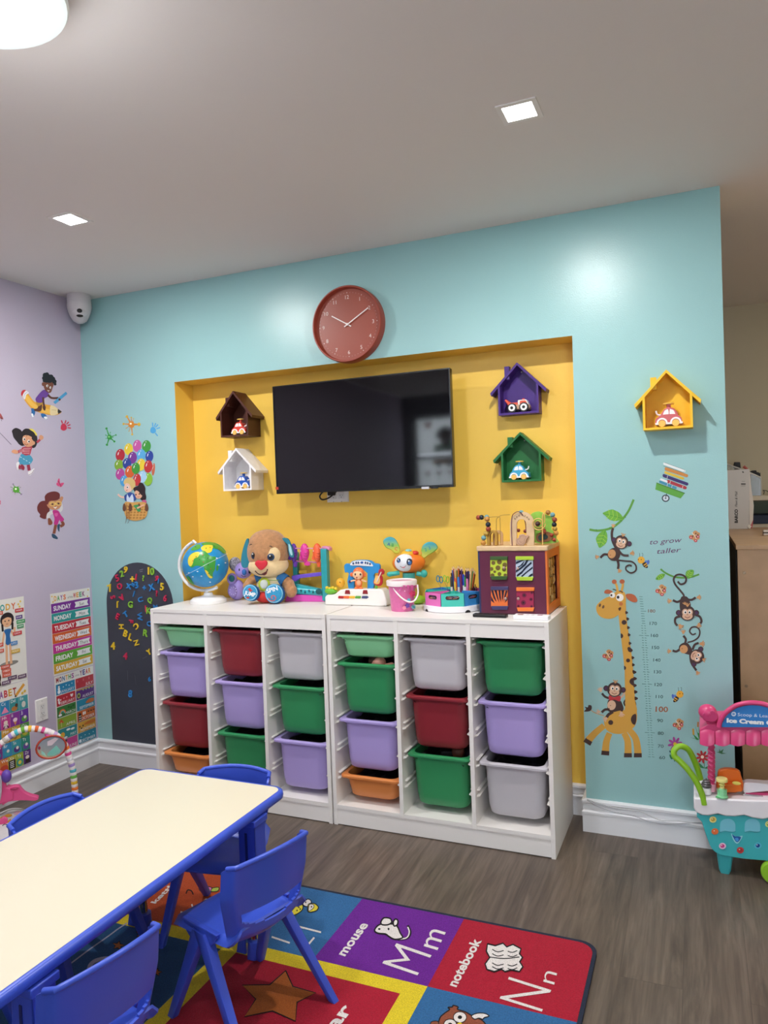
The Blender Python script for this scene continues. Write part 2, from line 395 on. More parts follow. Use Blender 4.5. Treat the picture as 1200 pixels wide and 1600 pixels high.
# ------------------------------------------------------------------ ceiling lamps
TRIM=M('#eee9e6',.5)
def downlight(x,y,label,pw=DOWN_W):
    t=thing('recessed_downlight',label,'ceiling light',(x,y,CH),0,'recessed ceiling lights')
    b=B(); a,c=.062,.046
    for s in (-1,1):
        b.b2((s*c,-a,-.004),(s*a,a,0),TRIM); b.b2((-c,s*c,-.004),(c,s*a,0),TRIM)
    obj('trim_ring',b,t,smooth=False)
    obj('diffuser',B().b2((-c,-c,-.0025),(c,c,-.0005),M('#ffffff',emit=14)),t,smooth=False)
    area('downlight_lamp',(0,0,-.006),.072,pw,(1,.985,.96),(0,0,0),t)
downlight(.895,-.925,'square recessed ceiling light near the camera corner above the lavender wall')
downlight(2.735,-.925,'square recessed ceiling light right of centre, toward the far end of the teal wall')
downlight(.895,-2.75,'square recessed ceiling light behind the viewer on the lavender side',REAR_W)
downlight(2.735,-2.75,'square recessed ceiling light behind the viewer on the right side',REAR_W)
P=Vector((1.815,-2.095,CH))
t=thing('ceiling_lamp','round white glass ceiling lamp cut by the top left edge','ceiling lamp',P)
obj('mounting_plate',B().lathe([(0,0),(.13,0),(.13,-.02),(0,-.02)],(0,0,0),M('#dddddd')),t)
LG=M('#dfe5e3',.3,emit=.10); prof=[(.12,-.02),(.16,-.03),(.19,-.05),(.20,-.07),(.196,-.078),(.165,-.082),(.135,-.083)]
obj('lamp_shade',B().lathe(prof,(0,0,0),LG,seg=48),t)
obj('light_panel',B().lathe([(.135,-.083),(.125,-.092),(.09,-.097),(.0,-.099)],(0,0,0),M('#ffffff',emit=6),seg=40),t)
l=bpy.data.lights.new('ceiling_lamp_light','POINT'); l.energy=GLOW_W; l.shadow_soft_size=.15; l.color=(.93,.97,1)
o=bpy.data.objects.new('ceiling_lamp_light',l); S.collection.objects.link(o); o.location=(0,0,-.30); o.parent=t
l=area('lamp_panel_light',(0,0,-.104),.24,LAMP_W,(.95,.98,1),(0,0,0),t); l.data.shape='DISK'
# dome camera in the corner
t=thing('dome_camera','white dome security camera under the ceiling in the wall corner','security camera',(.095,-.095,CH-.0))
GW=M('#c9c4c8',.4)
obj('mount_ring',B().lathe([(0,0),(.062,0),(.063,-.045),(.0,-.045)],(0,0,0),GW,seg=32),t)
obj('housing',B().lathe([(.0,-.045),(.064,-.046),(.065,-.065),(.060,-.09),(.050,-.118),(.036,-.142),(.015,-.155),(0,-.157)],(0,0,0),GW,seg=32),t)
dv=Vector((CAM.x-.095,CAM.y+.095,0)).normalized(); rt=Matrix.Rotation(math.atan2(dv.y,dv.x),4,'Z')
obj('eyeball',B().ell(Vector((0,0,-.103))+dv*.020,(.043,.043,.043),GW),t)
lens=B(); lens.ell(Vector((0,0,-.100))+dv*.060,(.008,.014,.012),M('#0c0c10',.1),rot=rt); obj('lens',lens,t)
lens=B(); lens.ell(Vector((0,0,-.126))+dv*.054,(.009,.018,.0075),M('#0c0c10',.1),rot=rt); obj('infrared_window',lens,t)
# ------------------------------------------------------------------ storage frames and bins
FW=M('#eeeae6',.38,.5,bump=.03,bs=40,name='white_foil')
RZ=[.848-.1266*k for k in range(6)]
def frame(name,label,x0):
    t=thing(name,label,'storage unit',(x0,UF,0),-.0053,'white bin storage frames')
    pt=.018; W,D,H=UW,UD,UH; cw=(W-4*pt)/3
    for i in range(4):
        x=i*(cw+pt)
        obj('side_panel' if i in (0,3) else 'divider_panel',B().b2((x,0,0 if i in(0,3) else .072),(x+pt,D,H if i in (0,3) else H-.018),FW),t,bevel=.0012,smooth=False)
    obj('top_board',B().b2((pt,0,H-.018),(W-pt,D,H),FW),t,bevel=.001,smooth=False)
    for i in range(3):
        x=pt+i*(cw+pt); obj('fascia_panel',B().b2((x,.003,H-.073),(x+cw,.019,H-.0185),FW),t,smooth=False)
    obj('bottom_shelf',B().b2((pt,.001,.074),(W-pt,D-.002,.092),FW),t,smooth=False)
    obj('plinth_panel',B().b2((pt,.004,.004),(W-pt,.02,.0735),FW),t,smooth=False)
    for i in range(3):
        xl=pt+i*(cw+pt); xr=xl+cw
        for z in RZ:
            for x,s in ((xl,1),(xr,-1)):
                b=B(); pr=[(x,z-.014),(x+s*.015,z-.008),(x+s*.015,z-.0045),(x,z-.005)]; b.prism(pr,.02,D-.03,FW)
                pr=[(x,z+.010),(x+s*.011,z+.012),(x+s*.011,z+.015),(x,z+.017)]; b.prism(pr,.028,D-.03,FW)
                obj('bin_rail',b,t,smooth=False)
    return t
BC={'mint':('#8fd6a0',0),'lavender':('#b3a2e0',0),'red':('#8e2a33',0),'green':('#32905a',0),'grey':('#c9c6cb',0),'orange':('#e08a48',0)}
BM={}
def storage_bin(col,small,x,k,u,label,dy=0):
    name='storage_bin'; key=(col,small)
    z=RZ[k]+.005; cw=(UW-.072)/3; cx=u+.018+x*(cw+.018)+cw/2; y=UF+.012+dy
    if key in BM: return dup(BM[key],(cx,y,z),0,label)
    t=thing(name,label,'storage bin',(cx,y,z),0,'plastic bins in the storage frames'); m=M(BC[col][0],.36,.5,bump=.02,bs=90); h=.10 if small else .225
    W=.286; D=.385; cy=D/2
    b=B(); R=[]
    for w,d,r,zz in ((W,D,.022,-.008),(W,D,.022,0),(W-.006,D-.006,.020,.0025),(W-.040,D-.040,.035,.0025),(W-.044,D-.044,.035,-.004),(W-.056,D-.056,.038,-h+.03),(W-.062,D-.062,.038,-h+.008),(W-.075,D-.075,.034,-h+.003)): R.append(rr(w,d,r,zz,0,cy,5))
    b.loft(R,m,False,True)
    R=[]
    for w,d,r,zz in ((W,D,.022,-.008),(W-.012,D-.012,.022,-.008),(W-.034,D-.034,.038,-.006)): R.append(rr(w,d,r,zz,0,cy,5))
    for w,d,r,zz in ((W-.036,D-.036,.040,-.02),(W-.050,D-.050,.042,-h+.04),(W-.058,D-.058,.045,-h+.012),(W-.080,D-.080,.04,-h)): R.append(rr(w,d,r,zz,0,cy,5))
    b.loft(R,m,False,True); obj('bin_body',b,t,sharp=50)
    # thick stiffening rib under the front lip
    obj('rim_rib',B().loft([rr(W-.028,D-.028,.03,-.0065,0,cy,5),rr(W-.028,D-.028,.03,-.018,0,cy,5),rr(W-.036,D-.036,.032,-.018,0,cy,5)],m,False,False),t)
    BM[key]=t; return t
F1=frame('storage_unit','white open storage frame on the left, half behind the table',UL)
F2=frame('storage_unit','white open storage frame on the right with the activity cube on top',UL+UW+.0075); F2.location.y-=.0053
U2=UL+UW+.0075
N=['left','middle','right']
for u,side,lay in ((UL,'left',[[('mint',1,0,'topmost'),('lavender',0,1,'second from top'),('red',0,3,'third from top'),('orange',1,5,'lowest')],[('red',0,0,'topmost'),('lavender',0,2,'middle'),('green',0,4,'lowest')],[('grey',0,0,'topmost'),('green',0,2,'middle'),('lavender',0,4,'lowest')]]),
                   (U2,'right',[[('mint',1,0,'topmost'),('green',0,1,'second from top'),('lavender',0,3,'third from top'),('orange',1,5,'lowest')],[('grey',0,0,'topmost'),('red',0,2,'middle'),('green',0,4,'lowest')],[('green',0,0,'topmost'),('lavender',0,2,'middle'),('grey',0,4,'lowest')]])):
    for ci,c in enumerate(lay):
        for (col,sm,k,ps) in c:
            storage_bin(col,sm,ci,k,u,'%s %s plastic bin, %s in the %s column of the %s storage frame'%('shallow' if sm else 'deep',col,ps,N[ci],side),dy=random.uniform(0,.012))
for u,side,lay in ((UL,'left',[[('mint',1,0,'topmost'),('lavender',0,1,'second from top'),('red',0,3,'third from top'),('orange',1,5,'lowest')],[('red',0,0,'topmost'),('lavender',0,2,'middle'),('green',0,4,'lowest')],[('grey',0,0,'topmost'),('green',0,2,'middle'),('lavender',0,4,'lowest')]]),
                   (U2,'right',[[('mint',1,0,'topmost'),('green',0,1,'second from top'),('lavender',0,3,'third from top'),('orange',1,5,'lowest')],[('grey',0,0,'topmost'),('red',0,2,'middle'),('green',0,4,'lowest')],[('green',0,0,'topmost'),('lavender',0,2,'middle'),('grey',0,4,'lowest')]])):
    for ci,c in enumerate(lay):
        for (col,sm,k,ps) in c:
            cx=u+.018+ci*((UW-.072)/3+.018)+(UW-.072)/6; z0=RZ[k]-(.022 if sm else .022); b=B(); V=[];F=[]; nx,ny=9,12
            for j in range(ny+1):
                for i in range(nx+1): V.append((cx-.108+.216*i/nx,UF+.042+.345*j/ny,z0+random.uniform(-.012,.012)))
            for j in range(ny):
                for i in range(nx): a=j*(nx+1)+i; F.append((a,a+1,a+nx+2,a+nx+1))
            b.add(V,F,M('#1d1b20',.6,var=.6,vs=25)); o=obj('bin_shade_fill',b,sharp=20); tag(o,'dark sheet standing for shade and unseen toys in the %s bin, %s in the %s column of the %s frame'%(col,ps,N[ci],side),'shade sheet','shade sheets added inside the bins'); o['kind']='stuff'  # near-black bumpy sheet added per bin: shade of the inside put into colour
# things seen inside the bins
t=thing('doll','pink-skinned doll lying in the green bin second from top, left column of right frame','doll',(U2+.2,UF+.10,RZ[1]-.018))
b=B(); b.ell((0,0,.015),(.036,.032,.032),M('#e0a08c',.5)); obj('head',b,t); obj('hair',B().ell((-.012,.006,.022),(.037,.033,.031),M('#3a2418',.7)),t); obj('arm',B().tube([(.03,0,0),(.07,-.01,.012),(.085,-.02,.008)],.012,M('#e0a08c',.5)),t)
t=thing('toy_block','brown and black toys filling the green bin, lowest of the middle column, right frame','toy',(U2+.55,UF+.14,RZ[4]-.045)); b=B()
b.ell((0,0,.04),(.03,.03,.03),'#6b3b28'); b.ell((.05,.03,.03),(.035,.03,.03),'#2a2a38'); b.box((-.05,0,.02),(.06,.05,.05),'#1b1b22',rz=.4); obj('body',b,t)
for x,c in ((U2+.76,'#5c2430'),(U2+.84,'#3a3a3e')):
    o=obj('toy_block',B().box((x,UF+.16,RZ[0]+.004),(.06,.05,.018),c,rz=.3 if x<U2+.8 else -.2),None,bevel=.004); tag(o,'%s toy piece showing over the rim of the top green bin, right frame'%('dark red' if x<U2+.8 else 'dark grey'),'toy')
# ------------------------------------------------------------------ television, clock, outlets
t=thing('television','wall-mounted flat black television in the yellow niche','television',(1.72,0,1.5))
x0,x1,z0,z1=-.468,.468,.0,.542; BK=M('#0a0a0c',.25)
obj('casing',B().b2((x0,.004,z0),(x1,.035,z1),BK).b2((x0+.12,.035,.08),(x1-.12,.06,z1-.08),BK),t,bevel=.003)
SC=M('#060609',.055,.62); b=B().b2((x0+.006,.001,z0+.012),(x1-.006,.0045,z1-.006),SC); obj('screen',b,t,smooth=False)
b=B(); b.b2((x0,-.001,z0),(x0+.006,.004,z1),BK).b2((x1-.006,-.001,z0),(x1,.004,z1),BK).b2((x0+.006,-.001,z1-.006),(x1-.006,.004,z1),BK).b2((x0+.006,-.002,z0),(x1-.006,.004,z0+.012),BK); obj('bezel',b,t,smooth=False)
b=B().b2((x1-.155,-.004,-.004),(x1-.118,.004,.006),M('#c9c9cf',.3)).b2((x1-.11,-.003,-.004),(x1-.075,.004,.0),BK); obj('sensor_strip',b,t,smooth=False)
obj('sticker',B().b2((x0-.004,-.0018,.022),(x0+.012,.003,.036),M('#c2402c')),t,smooth=False)
obj('wall_bracket',B().b2((-.2,.06,.1),(.2,ND-.001,.42),BK),t,smooth=False)
# outlet behind the television
def outlet(name,label,c,n,mtl='#e9e5e2',w=.078,h=.120,gang=1):
    t=thing(name,label,'electrical outlet',c); ax=Vector(n).cross(Vector((0,0,1))); mx=Matrix((( -ax.x,-n[0],0,0),(-ax.y,-n[1],0,0),(0,0,1,0),(0,0,0,1)))
    b=B(); b.add(*[ [(-w/2,0,-h/2),(w/2,0,-h/2),(w/2,0,h/2),(-w/2,0,h/2),(-w/2+.004,-.006,-h/2+.004),(w/2-.004,-.006,-h/2+.004),(w/2-.004,-.006,h/2-.004),(-w/2+.004,-.006,h/2-.004)],[(0,1,5,4),(1,2,6,5),(2,3,7,6),(3,0,4,7),(4,5,6,7)] ],M(mtl,.35),mx); obj('cover_plate',b,t,smooth=False)
    for g in range(gang):
        gx=(g-(gang-1)/2)*.046
        obj('receptacle',B().box((gx,-.0075,0),(.034,.003,.067),M('#dedad8',.3),mx),t,bevel=.0015,smooth=False)
        b=B()
        for s in (-1,1):
            b.box((gx-.006,-.0092,s*.018+.003),(.002,.0006,.008),'#333333',mx); b.box((gx+.006,-.0092,s*.018+.003),(.002,.0006,.006),'#333333',mx); b.box((gx,-.0092,s*.018-.007),(.004,.0006,.004),'#333333',mx)
        obj('slots',b,t,smooth=False)
        [obj('screw',B().box((gx,-.0065,s*.047),(.004,.001,.004),'#99948f',mx),t,smooth=False) for s in (-1,1)]
    return t
p=at(528,773,1,ND); outlet('wall_outlet','white double outlet under the television with a black plug',(p.x,ND,p.z+.012),(0,-1,0),w=.124,h=.1,gang=2)
t=thing('power_cable','black power cable looping from the television to the outlet below it','cable',(p.x-.02,ND,p.z)); q=B()
q.tube(cat_([(.03,-.02,.05),(-.02,-.035,.035),(-.062,-.04,.0),(-.05,-.04,-.022),(-.01,-.035,-.012),(.03,-.03,.02),(.055,-.03,.05)],False),.004,'#0b0b0b',8); obj('cord',q,t)
obj('plug',B().box((-.005,-.022,.012),(.04,.024,.03),'#0b0b0b'),t,bevel=.006)
outlet('wall_outlet','white outlet on the lavender wall between the two posters',(0.0,-.385,.41),(1,0,0))
# clock
t=thing('wall_clock','round terracotta red wall clock with white numerals and hands','clock',(1.699,0,2.292)); R=.181
TC=M('#98402f',.42); RY=Matrix.Rotation(pi/2,4,'X')
obj('case',B().lathe([(R-.012,-.001),(R,0),(R,.048),(R-.003,.053),(R-.008,.053),(R-.010,.048),(R-.012,.028)],(0,0,0),TC,seg=72,mx=RY),t)
obj('dial',B().lathe([(0,.028),(R-.010,.028)],(0,0,0),M('#9a4a3a',.38,var=.03,vs=6),seg=60,mx=RY),t)
dd=Dec(1,-.0283,metric=True,rough=.5)
for i in range(60):
    a=2*pi*i/60; r=R-.030; dd.h=.0002; dd.el(r*math.sin(a),r*math.cos(a),.0022 if i%5==0 else .0011,.0022 if i%5==0 else .0011,'#e8d8d2',k=8)
for i in range(1,13):
    a=2*pi*i/12; r=R-.050; dd.h=.0002; dd.tx(str(i),r*math.sin(a),r*math.cos(a)-.009,.018,'#e8d8d2',cen=True)
dd.done('numerals',parent=t,world=False)
for nm,a,ln_,wd,y in (('hour_hand',-math.radians(59),.098,.005,-.031),('minute_hand',math.radians(60),.128,.005,-.035)):
    mx=Matrix.Translation((0,y,0))@Matrix.Rotation(a,4,'Y'); obj(nm,B().box((0,0,ln_/2-.01),(wd,.0012,ln_+.02),M('#f1e8e4',.4),mx),t,smooth=False)
obj('centre_pin',B().lathe([(0,.039),(.006,.039),(.006,.028)],(0,0,0),'#f1e8e4',mx=RY),t)
# ------------------------------------------------------------------ house shelves with toy cars
def house(label,col,pk,lb,rb,roofl,roofr,wall,depth=.1,ch=True,dot=False,rgh=.45,cx_=None):
    """pk,lb,.. pixel positions measured on the front edge plane"""
    yf=wall-depth; A=lambda p: at(p[0],p[1],1,yf); a,c,d,e,g=A(pk),A(lb),A(rb),A(roofl),A(roofr)
    z0=(c.z+d.z)/2; xc=(c.x+d.x)/2; w=(d.x-c.x); t=thing('house_shelf',label,'shelf',(xc,wall,z0),0,'house-shaped wall shelves')
    m=M(col,rgh,.45,bump=.08,bs=60,var=.05,vs=30); H=a.z-z0; rw=(g.x-e.x)/2; rz=(e.z+g.z)/2-z0; th=.009; D=depth-.001
    sl=math.atan2(H-rz,rw); dz=(w/2)*math.tan(sl); eave=H-dz
    tt=th/math.cos(sl)
    b=B(); b.prism([(-w/2+th,th),(w/2-th,th),(w/2-th,eave-tt+th*math.tan(sl)),(0,H-tt),(-w/2+th,eave-tt+th*math.tan(sl))],-.006,-.0005,m); obj('back_board',b,t,smooth=False)
    obj('bottom_board',B().b2((-w/2,-D,0),(w/2,-.0005,th),m),t,smooth=False)
    for s in (-1,1):
        obj('side_board',B().prism([(s*w/2,th),(s*(w/2-th),th),(s*(w/2-th),eave-tt+th*math.tan(sl)),(s*w/2,eave-tt)],-D,-.0005,m),t,smooth=False)
        obj('roof_board',B().prism([(0,H),(s*rw,rz),(s*(rw-.004),rz-tt),(0,H-tt)],-D-.001,-.0005,m),t,smooth=False)
    if ch: obj('chimney',B().b2((-w*.33,-D*.9,H-(w*.33-.0)*math.tan(sl)-.01),(-w*.33+.022,-D*.45,H-.004 if not cx_ else H-cx_),m),t,smooth=False)
    if dot: obj('screw_head',B().ell((.006,-.008,H-.034),(.0035,.002,.0035),'#f5f5f5',10,8),t)
    return t,xc,z0+th,yf
def car(label,col,x,y,z,k=1.0,flip=1,rz=0):
    t=thing('toy_car',label,'toy car',(x,y,z),rz,'small wind-up cars on the house shelves'); f=flip; k*=1.38
    body=M(col,.2,.5,coat=.5); W=M('#f6f2f2',.25); k*=.001
    P=lambda l:[(f*a*k,c*k) for a,c in l]
    b=B(); b.prism(P(cat_([(-33,10),(-31,22),(-22,30),(-14,33),(16,33),(26,28),(33,22),(34,11),(30,8),(-30,8)],True,3)),-19*k,19*k,body); obj('body',b,t,bevel=4*k)
    b=B(); b.prism(P(cat_([(-22,28),(-17,44),(-8,51),(6,51),(14,44),(19,28)],True,3)),-16*k,16*k,body); obj('cabin',b,t,bevel=4*k)
    b=B()
    for s in (-1,1): b.prism(P(cat_([(-16,31),(-13,42),(-7,46),(-3,46),(-3,31)],True,3)),s*16.3*k,s*16.8*k,W); b.prism(P(cat_([(1,31),(1,46),(6,46),(11,42),(14,31)],True,3)),s*16.3*k,s*16.8*k,W)
    obj('windows',b,t)
    b=B()
    for s in (-1,1):
        for q in (-17,17):
            arc=[(q+14*math.cos(a),11+14*math.sin(a)) for a in [pi*i/10 for i in range(11)]]+[(q+9.5*math.cos(a),11+9.5*math.sin(a)) for a in [pi-pi*i/10 for i in range(11)]]; b.prism(P(arc),s*18*k,s*20.5*k,W)
        b.prism(P([(-34,7),(34,7),(34,12),(-34,12)]),s*18*k,s*20*k,W)
    obj('fenders',b,t)
    for q in (-17,17):
        for s in (-1,1): obj('wheel',B().lathe([(0,0),(8.5*k,0),(9.3*k,1.5*k),(9.3*k,5*k),(8.5*k,6.5*k),(0,6.5*k)],(f*q*k,s*22.5*k if s<0 else 16*k,9.3*k),M('#f2c063',.35),20,mx=Matrix.Rotation(-pi/2,4,'X')),t)
    obj('winding_post',B().lathe([(6.5*k,48*k),(5.5*k,52*k),(6*k,62*k),(0,62*k)],(0,0,0),body,16),t); obj('winding_knob',B().lathe([(0,61*k),(14*k,61.5*k),(14.5*k,63.5*k),(13*k,65*k),(0,65*k)],(0,0,0),M('#f0c860',.35),20),t)
    obj('tail_ring',B().tube([(f*a*k,-4*k,c*k) for a,c in cat_([(20,34),(27,35),(31,40),(32,46)],False,4)],2.2*k,W,8),t)
    return t
_,x,z,y=house('dark brown house-shaped shelf, upper left of the television','#4a2318',(361,611),(345,683),(388,681),(337,653),(394,648),ND,.12,cx_=.03)
car('red wind-up toy car with yellow wheels in the brown house shelf','#d8402c',x+.012,y+.045,z,.95)
_,x,z,y=house('white house-shaped shelf, lower left of the television','#efecec',(368,700),(349,767),(393,766),(341,738),(401,734),ND,.12,cx_=.01)
car('dark blue wind-up toy car with yellow wheels in the white house shelf','#1f58b8',x+.014,y+.045,z,.95)
_,x,z,y=house('purple house-shaped shelf, upper right of the television','#43207c',(810,566),(779,649),(842,645),(769,613),(857,608),ND,.075,dot=True,cx_=.012)
# tow truck
t=thing('toy_truck','red and white wooden tow truck with black tyres in the purple house shelf','toy truck',(x-.002,y+.034,z)); k=.001; t.scale=(1.38,)*3
P=lambda l:[(a*k,c*k) for a,c in l]
obj('body',B().prism(P([(-32,10),(34,8),(37,14),(34,24),(-2,26),(-34,22)]),-.016,.016,M('#c9a184',.5)),t,bevel=.002)
obj('bed',B().prism(P([(-2,22),(-2,33),(-26,33),(-42,46),(-46,42),(-36,28),(-34,20)]),-.015,.015,M('#e2553a',.4)),t,bevel=.002)
obj('cab',B().prism(P([(-2,22),(-2,40),(26,40),(33,24),(33,20)]),-.0155,.0155,M('#f2efec',.4)),t,bevel=.002)
b=B(); [b.prism(P([(4,27),(6,37),(24,37),(29,27)]),s*.0156,s*.0162,M('#e2553a',.4)) for s in (-1,1)]; obj('windows',b,t)
obj('roof_light',B().ell((.014,0,.041),(.006,.006,.005),'#e2553a',10,8),t)
for q in (-20,19):
    for s in (-1,1):
        o=obj('wheel',B().lathe([(0,0),(.0150,0),(.0155,.004),(.0150,.007),(0,.007)],(q*k,-.024 if s<0 else .017,.0152),M('#17171a',.5),24,mx=Matrix.Rotation(-pi/2,4,'X')),t)
        if s<0: obj('hub',B().lathe([(0,-.0008),(.011,-.0006),(.011,.0)],(q*k,-.0245,.0152),M('#f4f4f4',.4),24,mx=Matrix.Rotation(-pi/2,4,'X')),o); obj('axle_cap',B().lathe([(0,-.0015),(.0048,-.0013),(.0048,0)],(q*k,-.0255,.0152),M('#17171a',.5),16,mx=Matrix.Rotation(-pi/2,4,'X')),o)
_,x,z,y=house('green house-shaped shelf, lower right of the television','#1c6b35',(812,675),(784,754),(846,751),(772,719),(860,715),ND,.075,dot=True,cx_=.02)
car('light blue wind-up toy car with yellow wheels in the green house shelf','#45a8cf',x-.012,y+.03,z,.95)
_,x,z,y=house('yellow house-shaped shelf on the teal wall at right','#f2c02c',(1044,577),(1005,671),(1083,669),(992,631),(1097,625),0,.09,cx_=.025)
car('pink wind-up toy car with yellow wheels in the yellow house shelf','#cf6f74',x+.004,y+.045,z,1.08,flip=-1)
# ------------------------------------------------------------------ toys on the frames
SH=UH
class PX:
    def __init__(s,T,ox,oy,sc): s.T,s.ox,s.oy,s.sc,s.u=T,ox,oy,sc,T.k/sc
    def p(s,x,y,d=0): return s.T.q(s.ox+x/s.sc,s.oy+y/s.sc,d*s.u)
    def e(s,name,x,y,d,rx,ry,rd,m,a=0,par=None,f=None,b=None,seg=20,rg=12):
        bb=b or B(); bb.ell(s.p(x,y,d),(rx*s.u,rd*s.u,ry*s.u),m if not isinstance(m,str) else M(m),seg,rg,Matrix.Rotation(a,4,'Y'),f=f)
        if name: return obj(name,bb,par or s.T.o)
        return bb
    def t(s,name,pts,r,m,par=None,b=None,sm=True,seg=10,closed=False,sq=None):
        if sm: pts=cat_([tuple(q)+(0,)*(3-len(q)) for q in pts],closed,5)
        bb=b or B(); bb.tube([s.p(*q) for q in pts],[q*s.u for q in r] if hasattr(r,'__len__') else r*s.u,m,seg,closed=closed,sq=sq)
        if name: return obj(name,bb,par or s.T.o)
        return bb
    def pr(s,name,pl,d0,d1,m,par=None,sm=False,bev=0,b=None):
        if sm: pl=cat_(pl,True,4)
        n=len(pl); bb=b or B(); bb.add([s.p(x,y,d0) for x,y in pl]+[s.p(x,y,d0)+Vector((0,(d1-d0)*s.u,0)) for x,y in pl],[tuple(range(n)),tuple(range(n,2*n))[::-1]]+[(i,i+n,(i+1)%n+n,(i+1)%n) for i in range(n)],m)
        if name: return obj(name,bb,par or s.T.o,bevel=bev*s.u)
        return bb
    def dec(s,d,**k):
        T=s.T; u=s.u
        def fn(x,y,h): return T.q(x,y,d*u-h)
        return Dec(None,0,s.ox,s.oy,s.sc,fn=fn,**k)
# globe
T=Toy('toy_globe','white-armed interactive world globe at the left end of the shelf','globe',321,y=-.06,z=SH,rz=0)
W=M('#f3f1ef',.25); X=PX(T,270,820,4.8); u=X.u
obj('base',B().lathe([(0,0),(132*u,0),(136*u,6*u),(134*u,26*u),(112*u,44*u),(60*u,52*u),(36*u,60*u),(30*u,78*u),(0,80*u)],Vector((X.p(268,575).x,0,0)),W,40),T.o)
C0=X.p(246,298); RG=170*u
wm=bpy.data.materials.new('globe_sea'); wm.use_nodes=True; bs_=wm.node_tree.nodes['Principled BSDF']; bs_.inputs['Roughness'].default_value=.3
nz=wm.node_tree.nodes.new('ShaderNodeTexNoise'); nz.inputs['Scale'].default_value=9; rp=wm.node_tree.nodes.new('ShaderNodeValToRGB'); rp.color_ramp.elements[0].color=lin('#1b84c6'); rp.color_ramp.elements[1].color=lin('#2c9ed8')
wm.node_tree.links.new(nz.outputs['Fac'],rp.inputs[0]); wm.node_tree.links.new(rp.outputs[0],bs_.inputs['Base Color'])
g=obj('sphere',B().ell(C0,(RG,RG,RG),wm,48,28),T.o)
def sph(x,y,h):
    r=ray(x,y); o=CAM-(T.P+C0); bq=r.dot(o)/r.dot(r); cc=(o.dot(o)-(RG+h)**2)/r.dot(r); dsc=max(bq*bq-cc,0); return CAM+r*(-bq-math.sqrt(dsc))-T.P
d=Dec(None,0,270,820,4.8,fn=sph,sub=3,rough=.3,step=.00012,base=.0008)
GN,YL='#3f9d3c','#e8d23f'
d.bl([(118,300),(112,262),(128,228),(160,205),(205,205),(240,185),(262,215),(285,235),(322,240),(300,262),(312,300),(318,330),(300,365),(300,398),(272,398),(255,370),(235,335),(232,318),(205,310),(170,308),(140,322)],GN)
d.bl([(118,298),(114,262),(130,228),(165,206),(200,206),(190,240),(160,255),(150,290),(135,312)],YL)
d.bl([(240,340),(262,350),(280,380),(298,392),(285,402),(262,385)],YL)
d.bl([(212,172),(240,150),(285,142),(318,158),(300,172),(290,200),(262,212),(240,196),(222,192)],YL)
d.bl([(215,140),(270,128),(330,140),(375,170),(400,205),(380,215),(350,190),(325,180),(300,175),(318,158),(270,150),(230,152)],GN)
d.bl([(140,178),(175,150),(205,150),(205,175),(170,190),(140,192)],'#58a83e')
d.bl([(330,302),(343,312),(340,338),(328,345),(326,320)],GN)
d.bl([(105,385),(125,395),(150,430),(165,455),(135,440),(112,412)],GN)
d.ln([(95,378),(175,338),(260,292),(340,252),(412,215)],2.2,'#dfeef5')
for x,y in ((150,270),(175,240),(200,260),(230,280),(265,300),(285,330),(262,250),(225,225),(270,365),(250,175),(280,170),(170,165),(310,160),(345,180)): d.el(x,y,4,4,'#2c4a28' if (x+y)%3 else '#c04a2a',k=8)
for x,y in ((215,385),(395,285),(330,250),(120,360),(150,390),(280,430),(345,300),(185,350)): d.el(x,y,7,4,'#e8f2f6',k=8)
d.done('land_print',parent=T.o,world=False)
arc=[]
for i in range(22):
    a=math.radians(118+ (298-118)*i/21); arc.append((240+192*math.cos(a),300-192*math.sin(a)))
X.t('meridian_arm',arc,12,W,sm=False,sq=(1,1))
X.t('pivot_pin',[(152,118),(176,140)],9,W,sm=False); X.t('arm_foot',[(262,488,0),(250,500,0)],14,W,sm=False)
# koala
T=Toy('koala_toy','small lavender koala toy with spotted grey ear between globe and plush dog','toy',372,y=.06,z=SH,rz=.3); X=PX(T,270,820,4.8); KL=M('#a893dc',.4)
X.e('body',480,495,0,66,78,50,KL); h=X.e('head',530,350,-5,66,62,55,KL)
X.e('ear',468,305,5,48,55,16,M('#8d8892',.9,var=.9,vs=160)); X.e('nose',536,365,-60,17,24,14,'#2f6fc0',par=h)
for x,y in ((501,348),(576,362)): X.e('eye',x,y,-52,8,14,7,'#101018',par=h)
X.e('hand',445,415,-25,38,44,30,KL); X.e('button',442,412,-52,23,26,8,'#1e6e74'); X.e('foot',452,505,-35,40,50,30,KL)
d=X.dec(-66); [d.el(452+24*math.cos(a),505+28*math.sin(a),5,5,'#c9bcf0',k=8) for a in [2*pi*i/9 for i in range(9)]]; d.ln([(515,385),(530,398),(550,392)],4,'#2a2038'); d.done('print',parent=T.o,world=False)
# plush dog
T=Toy('plush_dog','large tan plush dog with teal ears, red nose and striped shirt','plush toy',414,y=.0,z=SH,rz=YAW*.9); X=PX(T,270,820,4.8)
FUR=M('#b8875f',.95,.1,bump=1.0,bs=260,var=.16,vs=60,sheen=.4); CRE=M('#ecd0a0',.95,.1,bump=.5,bs=260,var=.05,vs=60,sheen=.3); TL=M('#2a7f95',.85,bump=.3,bs=300); SH_=M('#efe3bd',.9,bump=.3,bs=400)
b=X.e('body',735,455,10,110,105,85,SH_)
d=X.dec(-66,rough=.9,step=.0002)
h=X.e('head',712,208,0,160,168,140,FUR,rg=20,seg=32,f=lambda p:Vector((math.copysign(abs(p.x)**.86,p.x),p.y,p.z)) if p.z<.9 else p); 
X.e('muzzle',716,308,-14,153,92,132,CRE,rg=18,seg=30); X.e('eye_patch',742,225,-88,70,82,52,CRE,par=h)

